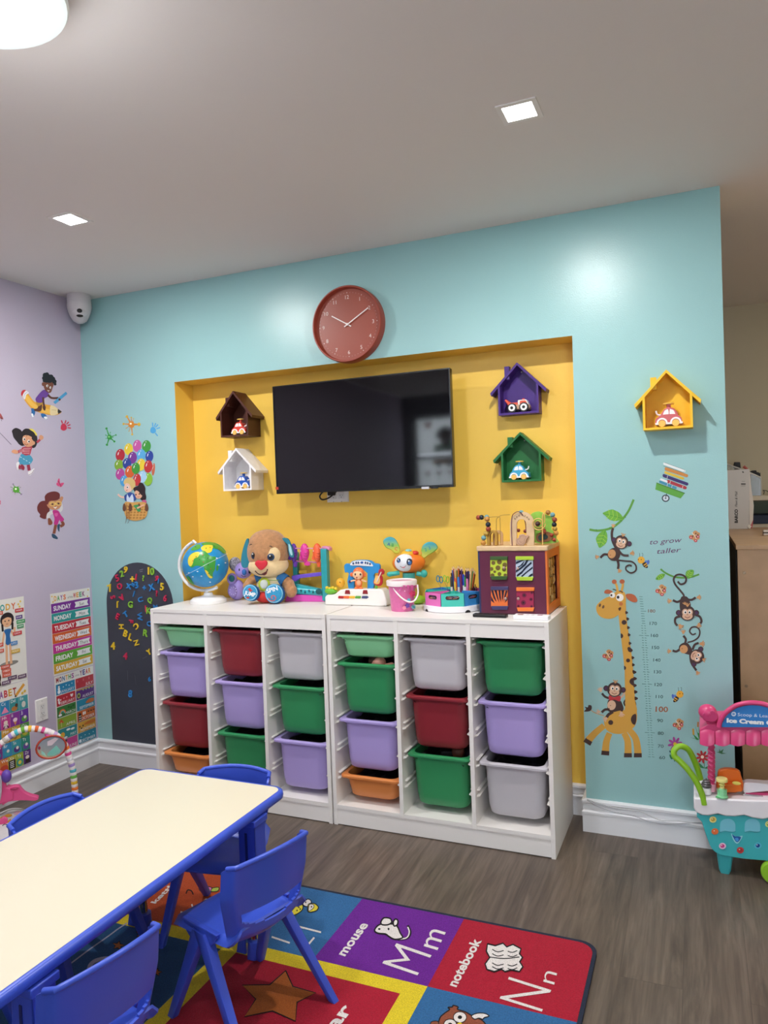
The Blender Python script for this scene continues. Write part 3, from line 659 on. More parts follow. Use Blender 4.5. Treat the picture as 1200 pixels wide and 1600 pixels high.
X.pr('nose',cat_([(660,348),(618,310),(617,286),(636,274),(661,280),(688,274),(706,288),(700,316)],True,5),-162,-128,M('#d3273a',.6),bev=9)
for x,y,a in ((606,235,.15),(736,248,.1)):
    e=X.e('eye',x,y,-138 if x>700 else -118,27 if x>700 else 17,27,10,'#1d3e63',a,h); X.e('pupil',x-2,y-2,-148 if x>700 else -128,15 if x>700 else 11,18,6,'#06080c',par=e); X.e('glint',x-8,y-9,-155 if x>700 else -134,4.5,5.5,3,'#ffffff',par=e)
X.t('mouth',[(617,352,-140),(645,376,-145),(680,378,-146),(705,355,-142),(710,338,-140)],4,'#3a1512'); X.pr('tongue',cat_([(664,376),(700,356),(708,345),(702,375),(684,386)],True,4),-146,-138,'#7a1d20')
for p_ in ([(577,160,-128),(585,152,-130),(594,155,-130)],[(726,168,-142),(737,166,-142),(748,176,-140)]): X.t('eyebrow',p_,3,'#3a241a')
def ear(T,X,pl,d0,d1,m): return X.pr('ear',cat_(pl,True,4),d0,d1,m,bev=8)
ear(T,X,[(556,108),(530,170),(514,240),(512,300),(526,328),(556,326),(580,290),(572,220),(572,150)],-70,-30,TL)
ear(T,X,[(815,108),(860,110),(884,150),(906,215),(905,250),(880,245),(868,215),(862,160),(835,130)],-50,-20,TL)
X.pr('ear_lining',cat_([(868,150),(884,170),(898,225),(888,236),(874,205)],True,4),-56,-49,M('#a8d4de',.8))
for s,pts in ((0,[(630,410,-10),(585,425,-30),(555,470,-60)]),(1,[(830,420,-10),(872,450,-30),(888,505,-40)])): X.t('arm',pts,[30,44,40] if 0 else 42 if s else 32,FUR,sm=False,seg=14)
X.e('paw',888,500,-42,44,52,40,FUR); X.e('paw',556,468,-60,30,34,30,FUR)
X.t('sleeve',[(800,400,-5),(845,430,-20)],50,M('#2c6fae',.85),sm=False,seg=14); X.t('sleeve',[(665,395,-10),(622,410,-15)],34,M('#2c6fae',.85),sm=False,seg=14)
X.e('shorts',700,545,-20,80,46,75,M('#c62f2b',.85))
for y,c in ((418,'#7fa34a'),(450,'#d7b13c'),(478,'#2c6fae'),(500,'#c4a45a')): X.t('shirt_stripe',[(640,y-2,-58),(690,y,-76),(740,y+3,-83),(800,y+3,-72)],2.6,c,sm=True)
X.e('light_ring',686,452,-76,44,50,16,'#b9cf2c'); X.e('light_lens',684,452,-88,30,35,12,'#cfd6d0')
FT=M('#2f97c8',.7,var=.1,vs=120); NB=M('#164a86',.8)
for x,y,r,t_,a in ((581,515,57,'JUMP',.22),(760,522,68,'SPIN',-.3)):
    f=X.e('foot',x+14,y+3,-85,r+2,r+4,40,NB); X.e('sole',x,y,-112,r,r+4,22,FT,par=f)
    d=X.dec(-136,rough=.7); d.ln([(x+(r-6)*math.cos(q),y+(r-2)*math.sin(q)) for q in [2*pi*i/20 for i in range(20)]],3,'#bfe4f2',False,True)
    if x<700: d.tx(t_,x-46,y+14,30,'#f2f6f8',a,bold=.03,w=84); d.bl([(x,y-36),(x+8,y-20),(x+22,y-22),(x+8,y-10),(x-6,y-6),(x-8,y-18),(x-20,y-24)],'#c53a2e'); d.el(x-18,y+38,12,7,'#c53a2e')
    else: d.tx(t_,x-52,y-2,32,'#f2f6f8',a,bold=.03,w=86); d.ln([(x-10+2.2*i*math.cos(i*.62),y+30+1.9*i*math.sin(i*.62)) for i in range(2,16)],6,'#d4574a')
    d.done('sole_print',parent=T.o,world=False)
# fish ramp tower
T=Toy('fish_ramp_tower','ball ramp tower with purple, magenta and orange fish on top','toy',478,y=.075,z=SH,rz=.1); X=PX(T,440,840,7.059)
TQ=M('#2f9fa8',.35); PK=M('#de8fb8',.35); PU=M('#6a4fc4',.35)
b=B().b2((X.p(455,500).x,-.02,0),(X.p(522,500).x,.02,X.p(490,130).z),TQ); obj('post',b,T.o,bevel=.004)
b=B().b2((X.p(82,500).x,.05,0),(X.p(135,500).x,.08,X.p(100,180).z),TQ); obj('post',b,T.o,bevel=.004)
X.pr('base',[(30,715),(470,718),(478,650),(300,640),(60,640)],-40,60,M('#d850b4',.35),bev=8)
X.t('top_rail',[(130,128,-18),(450,128,-18)],6,PK,sm=False); X.t('top_rail',[(150,268,30),(455,288,10)],9,PK,sm=False); X.pr('top_cap',[(440,105),(505,108),(528,125),(530,160),(500,138),(450,135)],-25,60,PK,bev=6)
for nm,x,c,c2 in (('purple',135,'#6a3fb0','#4a2b86'),('magenta',255,'#dd3f9c','#b02a78'),('orange',395,'#f0663c','#c9472a')):
    m=M(c,.3); f=X.e('fish',x,180,0,53 if x>150 else 42,108,46,m,par=T.o,f=lambda p:Vector((p.x*(1-.3*max(0,-p.z)),p.y,p.z)))
    X.pr('tail_fin',[(x-4,270),(x+26,268),(x+66,304),(x+40,322),(x-8,312)] if nm=='magenta' else [(x-12,270),(x+40,275),(x+30,335),(x,335)],-8,8,m,f,bev=3); X.e('eye',x-40,158,-30,9,11,8,'#f2e8ea',par=f)
    X.pr('side_fin',[(x-42,170),(x-66,250),(x-36,262),(x-24,215)],-20,-8,m,f,bev=3)
    for i in range(3): X.t('scale_line',[(x-18,175+i*30,-40),(x+10,185+i*30,-43),(x+32,172+i*30,-36)],3,c2,par=f)
X.pr('ramp',[(110,430),(455,388),(455,430),(200,458),(150,495),(112,480)],-30,30,PU,bev=5)
X.pr('ramp',[(150,520),(205,530),(470,590),(470,625),(180,600)],-20,40,TQ,bev=5)
tb=X.t('ball_tunnel',[(170,590,-15),(300,602,-15),(455,615,-15)],42,M('#30a8b4',.3),sm=False,seg=16)
d=X.dec(-60); [d.po([(205+i*44,622 if i%2 else 585),(225+i*44,622 if i%2 else 585),(215+i*44,585 if i%2 else 622)],'#0e3c46') for i in range(4)]; d.el(410,605,34,32,'#125055'); d.done('tunnel_openings',parent=tb,world=False)
for x,y,w_ in ((235,370,90),(345,380,70),(290,445,50)): X.pr('ramp_piece',[(x-w_/2,y),(x+w_/2,y),(x+w_/2,y+34),(x-w_/2,y+34)],62,75,M('#e0b43a',.4),bev=3)
# activity piano
T=Toy('musical_piano_toy','white musical keyboard toy with orange monkey under a blue arch','toy',556,y=-.005,z=SH,rz=.0); X=PX(T,440,840,7.059); BL=M('#2f8fd0',.35)
X.pr('base',[(478,728),(476,640),(500,618),(585,612),(640,566),(700,556),(1090,556),(1120,580),(1140,640),(1160,700),(1155,740),(1080,746),(960,740)],-55,110,M('#f2efe9',.3),bev=12)
kb=[(620,'#b3262c'),(680,'#ea6a34'),(742,'#edbb3a'),(808,'#5c9e3c'),(880,'#46507a')]
for x,c in kb: X.pr('key',[(x+6,630),(x+62,630),(x+(80 if x>870 else 66),645),(x+58,660),(x+2,658),(x,645)],-62,-40,M(c,.3),bev=4)
for x,t_ in ((695,0),(890,1)): X.pr('switch',[(x+8,565),(x+52,565),(x+60,610),(x,608)],-60,-45,M('#8e2029',.4),bev=3)
X.pr('arch',cat_([(735,550),(740,380),(700,375),(690,330),(690,290),(715,272),(750,275),(780,245),(870,232),(980,240),(1020,270),(1065,275),(1082,300),(1078,370),(1040,378),(1015,400),(1010,550)],True,2)+[(945,550),(945,380),(900,340),(840,340),(800,380),(800,550)],15,50,BL,bev=6)
X.pr('arch_sign',cat_([(755,290),(790,250),(870,240),(960,250),(1008,300),(960,302),(860,296)],True,3),8,16,M('#e9edf2',.4),bev=2)
d=X.dec(5); [d.el(x,y,10,14,'#37507c',k=10) for x,y in ((790,272),(822,264),(846,264),(924,264),(948,268),(975,276))]; d.el(884,262,17,13,'#2a5ba8'); d.done('sign_print',parent=T.o,world=False)
OR=M('#f0763a',.35); SK=M('#f6c79c',.4)
b=X.e('monkey_body',850,490,-10,42,58,30,OR); X.e('tummy',850,482,-32,28,34,14,'#f4b184',par=b); h=X.e('monkey_head',850,385,-10,70,72,50,OR,par=T.o); X.e('monkey_face',838,398,-40,60,48,28,SK,par=h)
for x in (772,916): X.e('monkey_ear',x,395,0,20,24,10,OR,par=h)
for x in (812,868): X.e('monkey_eye',x,392,-66,9,13,6,'#231712',par=h)
d=X.dec(-70); d.el(828,428,7,9,'#a3402c'); d.done('mouth',parent=h,world=False)
X.t('monkey_arm',[(820,458,-15),(790,460,-20),(755,470,-20)],9,SK,sm=False); X.t('monkey_arm',[(880,455,-15),(935,472,-15)],9,SK,sm=False); X.e('maraca',752,472,-22,16,17,14,'#4a2f6c')
for x in (825,875): X.e('monkey_foot',x,545,-20,24,16,20,OR)
X.pr('guitar',cat_([(1080,335),(1110,332),(1130,355),(1125,390),(1098,400),(1112,430),(1110,490),(1085,520),(1045,515),(1012,490),(1016,455),(1034,440),(1040,405),(1064,395),(1066,355)],True,3),-5,12,M('#b8252e',.35),bev=4)
X.pr('guitar_face',cat_([(1040,405),(1080,420),(1082,480),(1060,500),(1022,490),(1022,460)],True,3),-9,-4,M('#edbd6c',.4)); X.t('guitar_neck',[(1048,478,-14),(1098,366,-14)],7,'#ecd9d2',sm=False); X.t('stem',[(1045,560,5),(1046,515,5)],14,'#5fae3e',sm=False)
X.e('ball',650,485,20,50,54,48,'#f5b22c'); d=X.dec(-31); d.el(643,478,9,5,'#6a4410',.5); d.done('ball_print',parent=T.o,world=False)
X.e('green_spinner',545,575,-10,74,38,60,'#6fbd35'); [X.e('spinner_bump',500+i*32,540+(i%2)*8,-30,20,18,20,'#e7c934') for i in range(4)]
# dancing robot toy behind bucket
T=Toy('dancing_animal_toy','orange bouncing toy with green long ears marked ABC and 123','toy',637,y=.07,z=SH,rz=YAW); X=PX(T,590,830,7.059); OG=M('#f2812c',.35); TE=M('#3fb9ae',.35)
X.e('foot_base',440,775,-20,95,48,90,'#8fbf2a'); X.t('body_column',[(345,760,0),(345,480,0)],70,M('#4aa9a0',.4),sm=False,seg=18)
h=X.e('head',345,370,0,182,112,120,OG,par=T.o,rg=16,seg=28); X.e('crown',335,278,0,84,50,70,'#e9b52e',par=h); X.e('face_screen',300,370,-72,112,96,60,M('#e9edf4',.2),par=h)
X.e('head_light',415,262,-20,40,26,40,'#d93a2e'); X.e('head_button',340,238,-20,38,20,30,'#8fcfc8')
d=X.dec(-134)
for x,y,r in ((232,345,26),(352,362,38)): d.el(x,y,r*.85,r,'#172033',.2); d.el(x+3,y+8,r*.5,r*.55,'#3d6aa8',.2); d.el(x-r*.2,y-r*.3,r*.22,r*.26,'#ffffff',k=10)
d.ln([(248,408),(280,424),(314,404)],5,'#3a2a30'); d.bl([(262,416),(290,428),(306,412),(285,418)],'#d0606a'); d.ln([(212,322),(232,312),(250,320)],4,'#172033'); d.ln([(325,338),(352,325),(380,338)],4,'#172033'); d.done('face_print',parent=h,world=False)
for pl,t_,cs,pos,a in (([(62,150),(75,110),(130,85),(185,100),(225,150),(250,215),(240,262),(190,268),(150,230),(95,205)],'ABC',('#2a6aa8','#3f9a4a','#d8642c'),((104,178),(153,188),(186,228)),.2),([(480,250),(498,185),(550,145),(610,143),(655,175),(662,215),(620,255),(560,290),(515,325),(482,300)],'123',('#e0602c','#2f9a7a','#2a8ab0'),((484,280),(524,245),(568,225)),-.25)):
    gm=bpy.data.materials.new('ear_shell'); gm.use_nodes=True; n=gm.node_tree; tc=n.nodes.new('ShaderNodeTexCoord'); sx=n.nodes.new('ShaderNodeSeparateXYZ'); r=n.nodes.new('ShaderNodeValToRGB'); e=r.color_ramp.elements; e[0].color=lin('#c9c736'); e[0].position=.2; e[1].color=lin('#3aa6b4'); e[1].position=.85; x_=e.new(.5); x_.color=lin('#8cc04a')
    n.links.new(tc.outputs['Generated'],sx.inputs[0]); n.links.new(sx.outputs['Z'],r.inputs[0]); n.links.new(r.outputs[0],n.nodes['Principled BSDF'].inputs['Base Color']); n.nodes['Principled BSDF'].inputs['Roughness'].default_value=.35
    er=X.pr('ear',cat_(pl,True,4),-22,22,gm,bev=10); d=X.dec(-23.5)
    for ch,c,(x,y) in zip(t_,cs,pos): d.tx(ch,x,y,34,c,a,bold=.02)
    d.done('ear_letters',parent=er,world=False)
for pts in ([(240,480,-30),(170,492,-40),(130,495,-45)],[(430,485,-20),(480,500,-25)]): X.t('arm',pts,26,TE,sm=False)
X.e('hand',135,497,-45,34,28,28,TE); X.e('hand',512,490,-28,40,44,34,TE)
# bucket
T=Toy('toy_bucket','pink plastic bucket with white lid and handle in front of the orange toy','bucket',630,y=-.115,z=SH,rz=0); X=PX(T,590,830,7.059); u=X.u; c=X.p(276,870); Z=lambda y:X.p(276,y).z
PKB=M('#de6fa8',.35,var=.06,vs=50); r0,r1=122*u,148*u
obj('pail',B().lathe([(0,0),(r0,0),(r0+2*u,4*u),(r1,Z(590)),(r1-4*u,Z(590)),(r0-4*u,8*u),(0,8*u)],(c.x,0,0),PKB,40),T.o)
LW=M('#f1e7e6',.35); ld=obj('lid',B().lathe([(r1+6*u,Z(595)),(r1+20*u,Z(592)),(r1+22*u,Z(545)),(r1+16*u,Z(536)),(r1-6*u,Z(534)),(r1-14*u,Z(545)),(0,Z(545))],(c.x,0,0),LW,44),T.o)
obj('lid_insert',B().lathe([(0,Z(544)),(r1-26*u,Z(544)),(r1-26*u,Z(545.5))],(c.x,0,0),'#d9a0b8',36),ld)
X.t('handle',[(160,588,-118),(195,660,-140),(270,740,-152),(350,780,-150),(410,762,-130),(446,690,-90),(440,590,-60)],9,LW)
def cyl(x,y,h):
    p=T.q(x,y,0); rad=r0+(r1-r0)*min(max(p.z/Z(590),0),1)+h; dx=p.x-c.x; dd=math.sqrt(max(rad*rad-dx*dx,0)); p=T.q(x,y,-dd); return p
d=Dec(None,0,590,830,7.059,fn=cyl,sub=1,step=.00015,base=.0008)
for x,y,r,c_ in ((385,690,40,'#e8447a'),(240,730,22,'#f0a03c'),(345,760,24,'#5cb8c8'),(235,835,20,'#4a2f7a'),(330,820,30,'#6a3fa0'),(395,835,28,'#7ac0cc'),(295,845,24,'#f090a8'),(160,700,9,'#f7dce8'),(200,780,10,'#f7dce8'),(165,800,8,'#f7dce8'),(245,650,8,'#f7dce8'),(300,660,7,'#f7dce8'),(150,640,8,'#b03a7a'),(170,850,8,'#f7dce8')): d.bl([(x+r*(1 if i%2 else .72)*math.cos(2*pi*i/10),y+r*(1 if i%2 else .72)*math.sin(2*pi*i/10)) for i in range(10)],c_)
for i in range(7): d.bl([(150+i*42,598),(188+i*42,598),(178+i*42,612+14*(i%3)),(168+i*42,635+12*(i%3)),(160+i*42,612+12*(i%3))],'#d85aa0')
d.done('pail_print',parent=T.o,world=False)
# craft organiser
T=Toy('craft_caddy','round white caddy with pink, teal and blue bins of craft supplies','organizer',709,y=-.035,z=SH,rz=YAW*.72); X=PX(T,590,830,7.059); u=X.u; c=X.p(838,880); Z=lambda y:X.p(838,y).z
RB=330*u; hb=(870-815)*u*1.15; cx=c.x
obj('turntable_base',B().lathe([(0,0.0),(RB*.96,0),(RB,.003),(RB,hb),(RB*.97,hb+.002),(0,hb+.002)],(cx,0,0),M('#f2f0f4',.3),60),T.o)
d=Dec(None,0,metric=True,fn=lambda x,y,h:Vector((cx+math.sin(x)*(RB+h),-math.cos(x)*(RB+h),y)),sub=1)
for a in (-1.05,.5): d.po([(a+.10*math.cos(t),.1*RB*0+.012*math.sin(t)) for t in [pi*i/10 for i in range(11)]],'#161616')
d.done('base_notches',parent=T.o,world=False)
cols=['#3fbfae','#3e8fd0','#e070b8','#e070b8','#3fbfae','#3e8fd0','#3fbfae','#e070b8']; zt=hb+.002; zh=Z(650)
for i in range(8):
    a=-pi/2+i*pi/4; R_=RB*.985; g=.012; th=.0022; m=M(cols[i],.35)
    o0=(R_*math.cos(a-pi/8+g),R_*math.sin(a-pi/8+g)); o1=(R_*math.cos(a+pi/8-g),R_*math.sin(a+pi/8-g)); i1=(R_*.22*math.cos(a+pi/8-g*3),R_*.22*math.sin(a+pi/8-g*3)); i0=(R_*.22*math.cos(a-pi/8+g*3),R_*.22*math.sin(a-pi/8+g*3))
    P4=[o0,o1,i1,i0]; mc=Vector((sum(p[0] for p in P4)/4,sum(p[1] for p in P4)/4)); inn=[((p[0]-mc.x)*.95+mc.x,(p[1]-mc.y)*.95+mc.y) for p in P4]
    R=[[(x+cx,y,z) for x,y in P] for P,z in ((inn,zt+.003),(inn,zh),(P4,zh),(P4,zt),)]
    b=B().loft(R,m,True,True); bo=obj('caddy_bin',b,T.o)
    if i in (0,1,7):
        # handle slot
        am=(Vector(o0)+Vector(o1))/2; tg=(Vector(o1)-Vector(o0)).normalized(); nr=Vector((math.cos(a),math.sin(a)))
        zc=(zt+zh)/2+.010; d=Dec(None,0,metric=True,fn=lambda x,y,h,am=am,tg=tg,nr=nr,zc=zc:Vector((cx+am.x+tg.x*x+nr.x*(h+.0002),am.y+tg.y*x+nr.y*(h+.0002),zc+y)))
        w_=.022 if i==0 else .018; hh=.0085
        d.po([(w_+hh*math.cos(t),hh*math.sin(t)) for t in [-pi/2+pi*k/8 for k in range(9)]]+[(-w_+hh*math.cos(t),hh*math.sin(t)) for t in [pi/2+pi*k/8 for k in range(9)]],'#1e1416')
        for k in range(9):
            xx=random.uniform(-w_,w_); d.ln([(xx-.008,random.uniform(-.005,.005)),(xx+.008,random.uniform(-.005,.005))],.0016,random.choice(['#c98a5a','#b8503a','#8c98a8','#e0b890','#6a4a90']),False)
        d.done('handle_slot',parent=bo,world=False)
CT,cX,cX_o=T,cx,X
def wl(v): return pmat(CT.o)@v
PC=['#3a1d14','#7a2a1e','#e0a83a','#2a4f9a','#1f1a1c','#2a7a4a','#b8402e','#51306e','#d8742c','#e9d39a']
k=0
for gx0,gx1,yt,bx0,bx1,dd in ((808,940,370,850,930,60),(962,1080,402,960,1030,40)):
    for i in range(11):
        f=i/10; x=gx0+(gx1-gx0)*f; y=yt+random.uniform(-12,32)+(28 if i in(0,10) else 0); col=PC[(i*3+k)%len(PC)]
        t0=wl(X.p(bx0+(bx1-bx0)*f,700,dd+random.uniform(-30,30))); t1=wl(X.p(x,y,dd+random.uniform(-40,40))); t0.z=SH+zt+.006; L=(t1-t0).length; ax=(t1-t0).normalized()
        t=thing('coloring_pencil','%s wooden pencil%s in the %s pencil bundle of the round caddy'%(['dark brown','reddish brown','golden yellow','blue','black','green','brick red','violet','orange','cream'][(i*3+k)%10],', rightmost,' if i==10 else '','left taller' if k==0 else 'right shorter'),'pencil',t0,0,'pencils in the round caddy'); r=.0031
        t.rotation_euler=ax.to_track_quat('Z','Y').to_euler()
        obj('barrel',B().lathe([(0,0),(r,0),(r,L-.016)],(0,0,0),M(col,.3),6),t,smooth=False); obj('sharpened_tip',B().lathe([(r,L-.016),(.0012,L-.004)],(0,0,0),M('#e3c096',.7),8),t); obj('lead',B().lathe([(.0012,L-.004),(.0,L)],(0,0,0),M(col,.5),8),t)
    k+=1
for i,(x,y,c_,n_) in enumerate(((858,520,'#e8552e','orange'),(890,505,'#4a7ac8','light blue'),(915,480,'#7a2a5a','plum'),(945,475,'#2440b0','royal blue'),(855,540,'#f0cc3a','yellow'),(960,500,'#2f8a4a','green'),(985,525,'#e080b0','pink'),(812,500,'#3a3c3a','dark grey'))):
    t0=wl(X.p(x+10,690,-30)); t1=wl(X.p(x,y,-45)); t0.z=SH+zt+.006; L=(t1-t0).length; ax=(t1-t0).normalized()
    t=thing('marker_pen','%s marker pen standing among the pencils in the round caddy'%n_,'marker',t0,0,'marker pens in the round caddy'); t.rotation_euler=ax.to_track_quat('Z','Y').to_euler()
    obj('barrel',B().lathe([(0,0),(.0055,0),(.0055,L*.6)],(0,0,0),M('#e8e6e2' if i%2 else c_,.35),12),t); obj('cap',B().lathe([(.0062,L*.6),(.0062,L*.9),(.004,L),(0,L)],(0,0,0),M(c_,.35),12),t)
for x,y,c_,n_ in ((683,530,'#3c8aa8','blue'),(755,528,'#a3c83a','lime green')):
    p0=wl(X.p(x+20,640,10)); t=thing('scissors','%s-handled child scissors standing handles up in the round caddy'%n_,'scissors',p0,CT.rz)
    inv=pmat(t).inverted(); m=M(c_,.35)
    for s in (-1,1):
        pts=[inv@wl(X.p(x+s*17+20*math.cos(a)*.8,y+s*6+34*math.sin(a),10+s*4)) for a in [2*pi*j/16 for j in range(16)]]; obj('handle',B().tube(pts,6*u,m,8,closed=True),t)
        obj('blade',B().tube([inv@wl(X.p(x+s*14,y+36,10)),inv@wl(X.p(x+20-s*6,652,10))],5*u,M('#b8bcc4',.25,metal=1),6,sq=(1,.3)),t)
t=thing('clip_bundle','black clips and bristles sticking up from the blue bin of the caddy','clips',wl(X.p(1068,640,-60)),CT.rz)
for k in range(7): obj('clip',B().tube([(-.012+k*.004,random.uniform(-.01,.01),-.02),(-.012+k*.004+random.uniform(-.004,.004),random.uniform(-.01,.01),random.uniform(.0,.022))],.0022,'#15151a',6),t)
# activity cube
T=Toy('activity_cube','plum wooden activity cube with four animal-print doors and bead mazes','activity cube',811,y=-.145,z=SH,rz=0); X=PX(T,730,790,7.5); u=X.u
xl,xr=X.p(135,900).x,X.p(945,900).x; zt=X.p(500,532).z; DP=.285; PL_=M('#61223f',.45,var=.08,vs=10,bump=.05); OW=M('#d9722e',.45,var=.08,vs=20); NV=M('#27305c',.45); WD=M('#dcbc92',.55,var=.10,vs=25,bump=.05)
obj('front_panel',B().b2((xl+.008,-.001,.004),(xr-.008,.008,zt),PL_),T.o,bevel=.001); obj('back_panel',B().b2((xl+.008,DP-.008,.004),(xr-.008,DP,zt),PL_),T.o,bevel=.001)
obj('side_panel',B().b2((xl,0,.004),(xl+.008,DP,zt),NV),T.o,bevel=.001)
ft=.035; b=B(); b.b2((xr-.008,0,.004),(xr,ft,zt),OW).b2((xr-.008,DP-ft,.004),(xr,DP,zt),OW).b2((xr-.008,ft,.004),(xr,DP-ft,.004+ft),OW).b2((xr-.008,ft,zt-ft),(xr,DP-ft,zt),OW); obj('window_frame',b,T.o)
obj('bottom_panel',B().b2((xl,0,0),(xr,DP,.0042),M('#3a1a28')),T.o); obj('top_board',B().b2((xl-.004,-.006,zt),(xr+.004,DP+.004,zt+60*u),WD),T.o,bevel=.004)
for i in range(5):
    z=.045+i*(zt-.09)/4.4
    obj('spindle',B().tube([(xr-.025,ft,z),(xr-.025,DP-ft,z)],.004,WD),T.o)
    for k in range(4):
        y=ft+.03+k*.052; obj('spinner_tile',B().box((xr-.025,y,z),(.026,.036,.030),M(['#c9a05c','#a9803c','#e0c088'][(i+k)%3],.5,var=.5,vs=90),rx=.5*k+i),T.o,bevel=.002)
def door(x0,y0,x1,y1,c1,c2,pat,lab):
    cc=lambda x,y,d=0:X.p(x,y,d)
    o=X.pr('door',[(x0+4,y0+38),(x1-6,y0+38),(x1-6,y1-40),(x0+4,y1-40)],-16,-2,M(c1,.4),bev=1.5)
    X.pr('door_rail',[(x0,y0),(x1,y0),(x1,y0+42),(x0,y0+42)],-30,-2,M(c2,.4),o,bev=4); X.pr('door_rail',[(x0+6,y1-44),(x1,y1-44),(x1-14,y1),(x0+20,y1)],-30,-2,M(c2,.4),o,bev=4)
    d=X.dec(-16.8,rough=.4); pat(d,x0+6,y0+42,x1-8,y1-44); d.done('door_print',parent=o,world=False); return o
def gir(d,a,b_,c,e):
    for x,y,r in ((.18,.18,.12),(.55,.12,.15),(.88,.3,.15),(.46,.48,.15),(.06,.55,.12),(.84,.58,.13),(.26,.72,.08),(.55,.86,.12),(.12,.95,.13),(.9,.93,.1)):
        X0,Y0,rr_=a+(c-a)*x,b_+(e-b_)*y,r*(c-a); pts=[(min(max(X0+rr_*math.cos(t),a),c),min(max(Y0+rr_*math.sin(t),b_),e)) for t in [2*pi*i/14 for i in range(14)]]; d.po(pts,'#6e5c2c')
def zeb(d,a,b_,c,e):
    for p in ([(0,.25),(.3,.1),(.5,0),(.35,0),(.1,.08),(0,.12)],[(0,.75),(.3,.55),(.6,.3),(.75,0),(.62,0),(.5,.22),(.25,.45),(0,.6)],[(.05,1),(.35,.8),(.6,.5),(.95,.2),(.9,.1),(.55,.4),(.35,.65),(.05,.88)],[(.38,1),(.65,.75),(1,.5),(1,.38),(.62,.68),(.3,.95)],[(.7,1),(.85,.85),(1,.78),(1,.9),(.85,1)],[(0,.45),(.25,.32),(.45,.1),(.52,.05),(.4,.3),(.2,.42)]): d.po([(a+(c-a)*x,b_+(e-b_)*y) for x,y in p],'#15223a')
def tig(d,a,b_,c,e):
    for p in ([(0,0),(.12,0),(.3,.6),(.33,.75),(.15,.5)],[(.2,0),(.34,0),(.42,.4),(.5,.8),(.36,.5)],[(.45,0),(.56,0),(.6,.5),(.58,.75),(.5,.45)],[(.64,0),(.8,0),(.74,.45),(.66,.75),(.66,.4)],[(.9,0),(1,.05),(.88,.45),(.75,.75),(.8,.4)],[(0,.35),(.12,.6),(.2,.82),(0,.65)],[(1,.35),(.9,.55),(.82,.8),(1,.62)]): d.po([(a+(c-a)*x,b_+(e-b_)*y) for x,y in p],'#2a2038')
def bug(d,a,b_,c,e):
    for x,y,r in ((.45,.25,.13),(.85,.5,.1),(.4,.7,.15),(.1,.4,.1),(.9,.1,.08),(.1,.9,.08),(.88,.92,.08)): d.el(a+(c-a)*x,b_+(e-b_)*y,r*(c-a),r*(c-a),'#6a1c3a',k=14); d.el(a+(c-a)*x,b_+(e-b_)*y,r*.4*(c-a),r*.4*(c-a),'#1c0c14',k=10)
for a,nm,kx,ky in (((266,596,472,872,'#c4d642','#3b5a2c',gir,''),'a',430,730),((565,596,776,880,'#b9c9dc','#b4d23c',zeb,''),'b',592,738),((274,950,480,1222,'#f07a3c','#46406a',tig,''),'c',448,1090),((574,960,785,1240,'#a02a50','#ee8038',bug,''),'d',598,1090)):
    o=door(*a); X.e('knob',kx,ky,-26,17,17,14,M('#b9a098',.3,metal=.3),par=o)
# top: bead wires, arches, leaf tree
zT=zt+60*u
BC_=['#c98a3c','#6f9ea4','#b8953c','#9a3f28','#16202c','#c98a3c']
w=X.t('bead_wire',[(190,470,10),(190,430,10),(220,330,10),(248,240,10),(232,150,10),(180,138,30),(120,140,60)],4,M('#a8813c',.4,metal=.4)); 
for i,(x,y) in enumerate(((188,437),(194,378),(222,328),(248,275),(245,222),(233,158))): X.e('bead',x,y,10,31,31,31,BC_[i],par=w)
for x,y,c_ in ((168,138,'#16202c'),(132,140,'#9a3f28'),(228,136,'#6f9ea4')): X.e('bead',x,y,40,30,30,30,c_,par=w)
X.t('bead_wire',[(240,138,60),(370,132,60),(384,180,60),(388,300,60),(386,440,60)],4,'#b08a3c'); X.t('bead_wire',[(345,440,90),(342,200,90),(350,150,90),(400,115,90),(500,105,90)],4,'#b08a3c')
def archb(name,x0,x1,yt,yb,ix0,ix1,iy,d0,d1,m,par=None):
    cxo,cxi=(x0+x1)/2,(ix0+ix1)/2; ro,ri=(x1-x0)/2,(ix1-ix0)/2
    o_=[(x0,yb)]+[(cxo-ro*math.cos(pi*i/14),yt+ro-ro*math.sin(pi*i/14)) for i in range(15)]+[(x1,yb),(ix1,yb)]+[(cxi+ri*math.cos(pi*i/14),iy+ri-ri*math.sin(pi*i/14)) for i in range(15)]+[(ix0,yb)]
    return X.pr(name,o_,d0,d1,m,par,bev=3)
archb('wooden_arch',500,785,72,468,580,692,160,30,60,WD); archb('wooden_arch',232,350,290,468,262,322,322,30,110,M('#b98f3c',.5)); archb('wooden_arch',300,418,288,462,330,388,330,115,140,M('#cfa576',.55))
X.e('bead',633,75,45,28,22,20,'#6f9ea4')
X.t('purple_wire',[(527,470,10),(520,160,10),(560,85,10),(610,74,15),(650,110,30),(680,200,50),(690,300,60)],5,M('#6a3a4c',.4))
X.pr('bird_block',cat_([(570,400),(600,375),(610,345),(650,335),(680,350),(705,345),(718,365),(690,400),(680,440),(650,468),(600,466),(575,440)],True,3),-5,40,M('#cba386',.6),bev=4)
d=X.dec(-6); d.ln(cat_([(585,405),(615,385),(625,360),(655,352),(690,365),(672,400),(665,435),(640,452),(600,448)],True,3),3,'#8a6248',False,True); d.ln([(612,410),(625,430),(650,425)],3,'#8a6248'); d.tx('ZANY ZOO',0,0,1,'#5a3a28') if 0 else None
d.done('bird_print',parent=T.o,world=False)
d=X.dec(29)
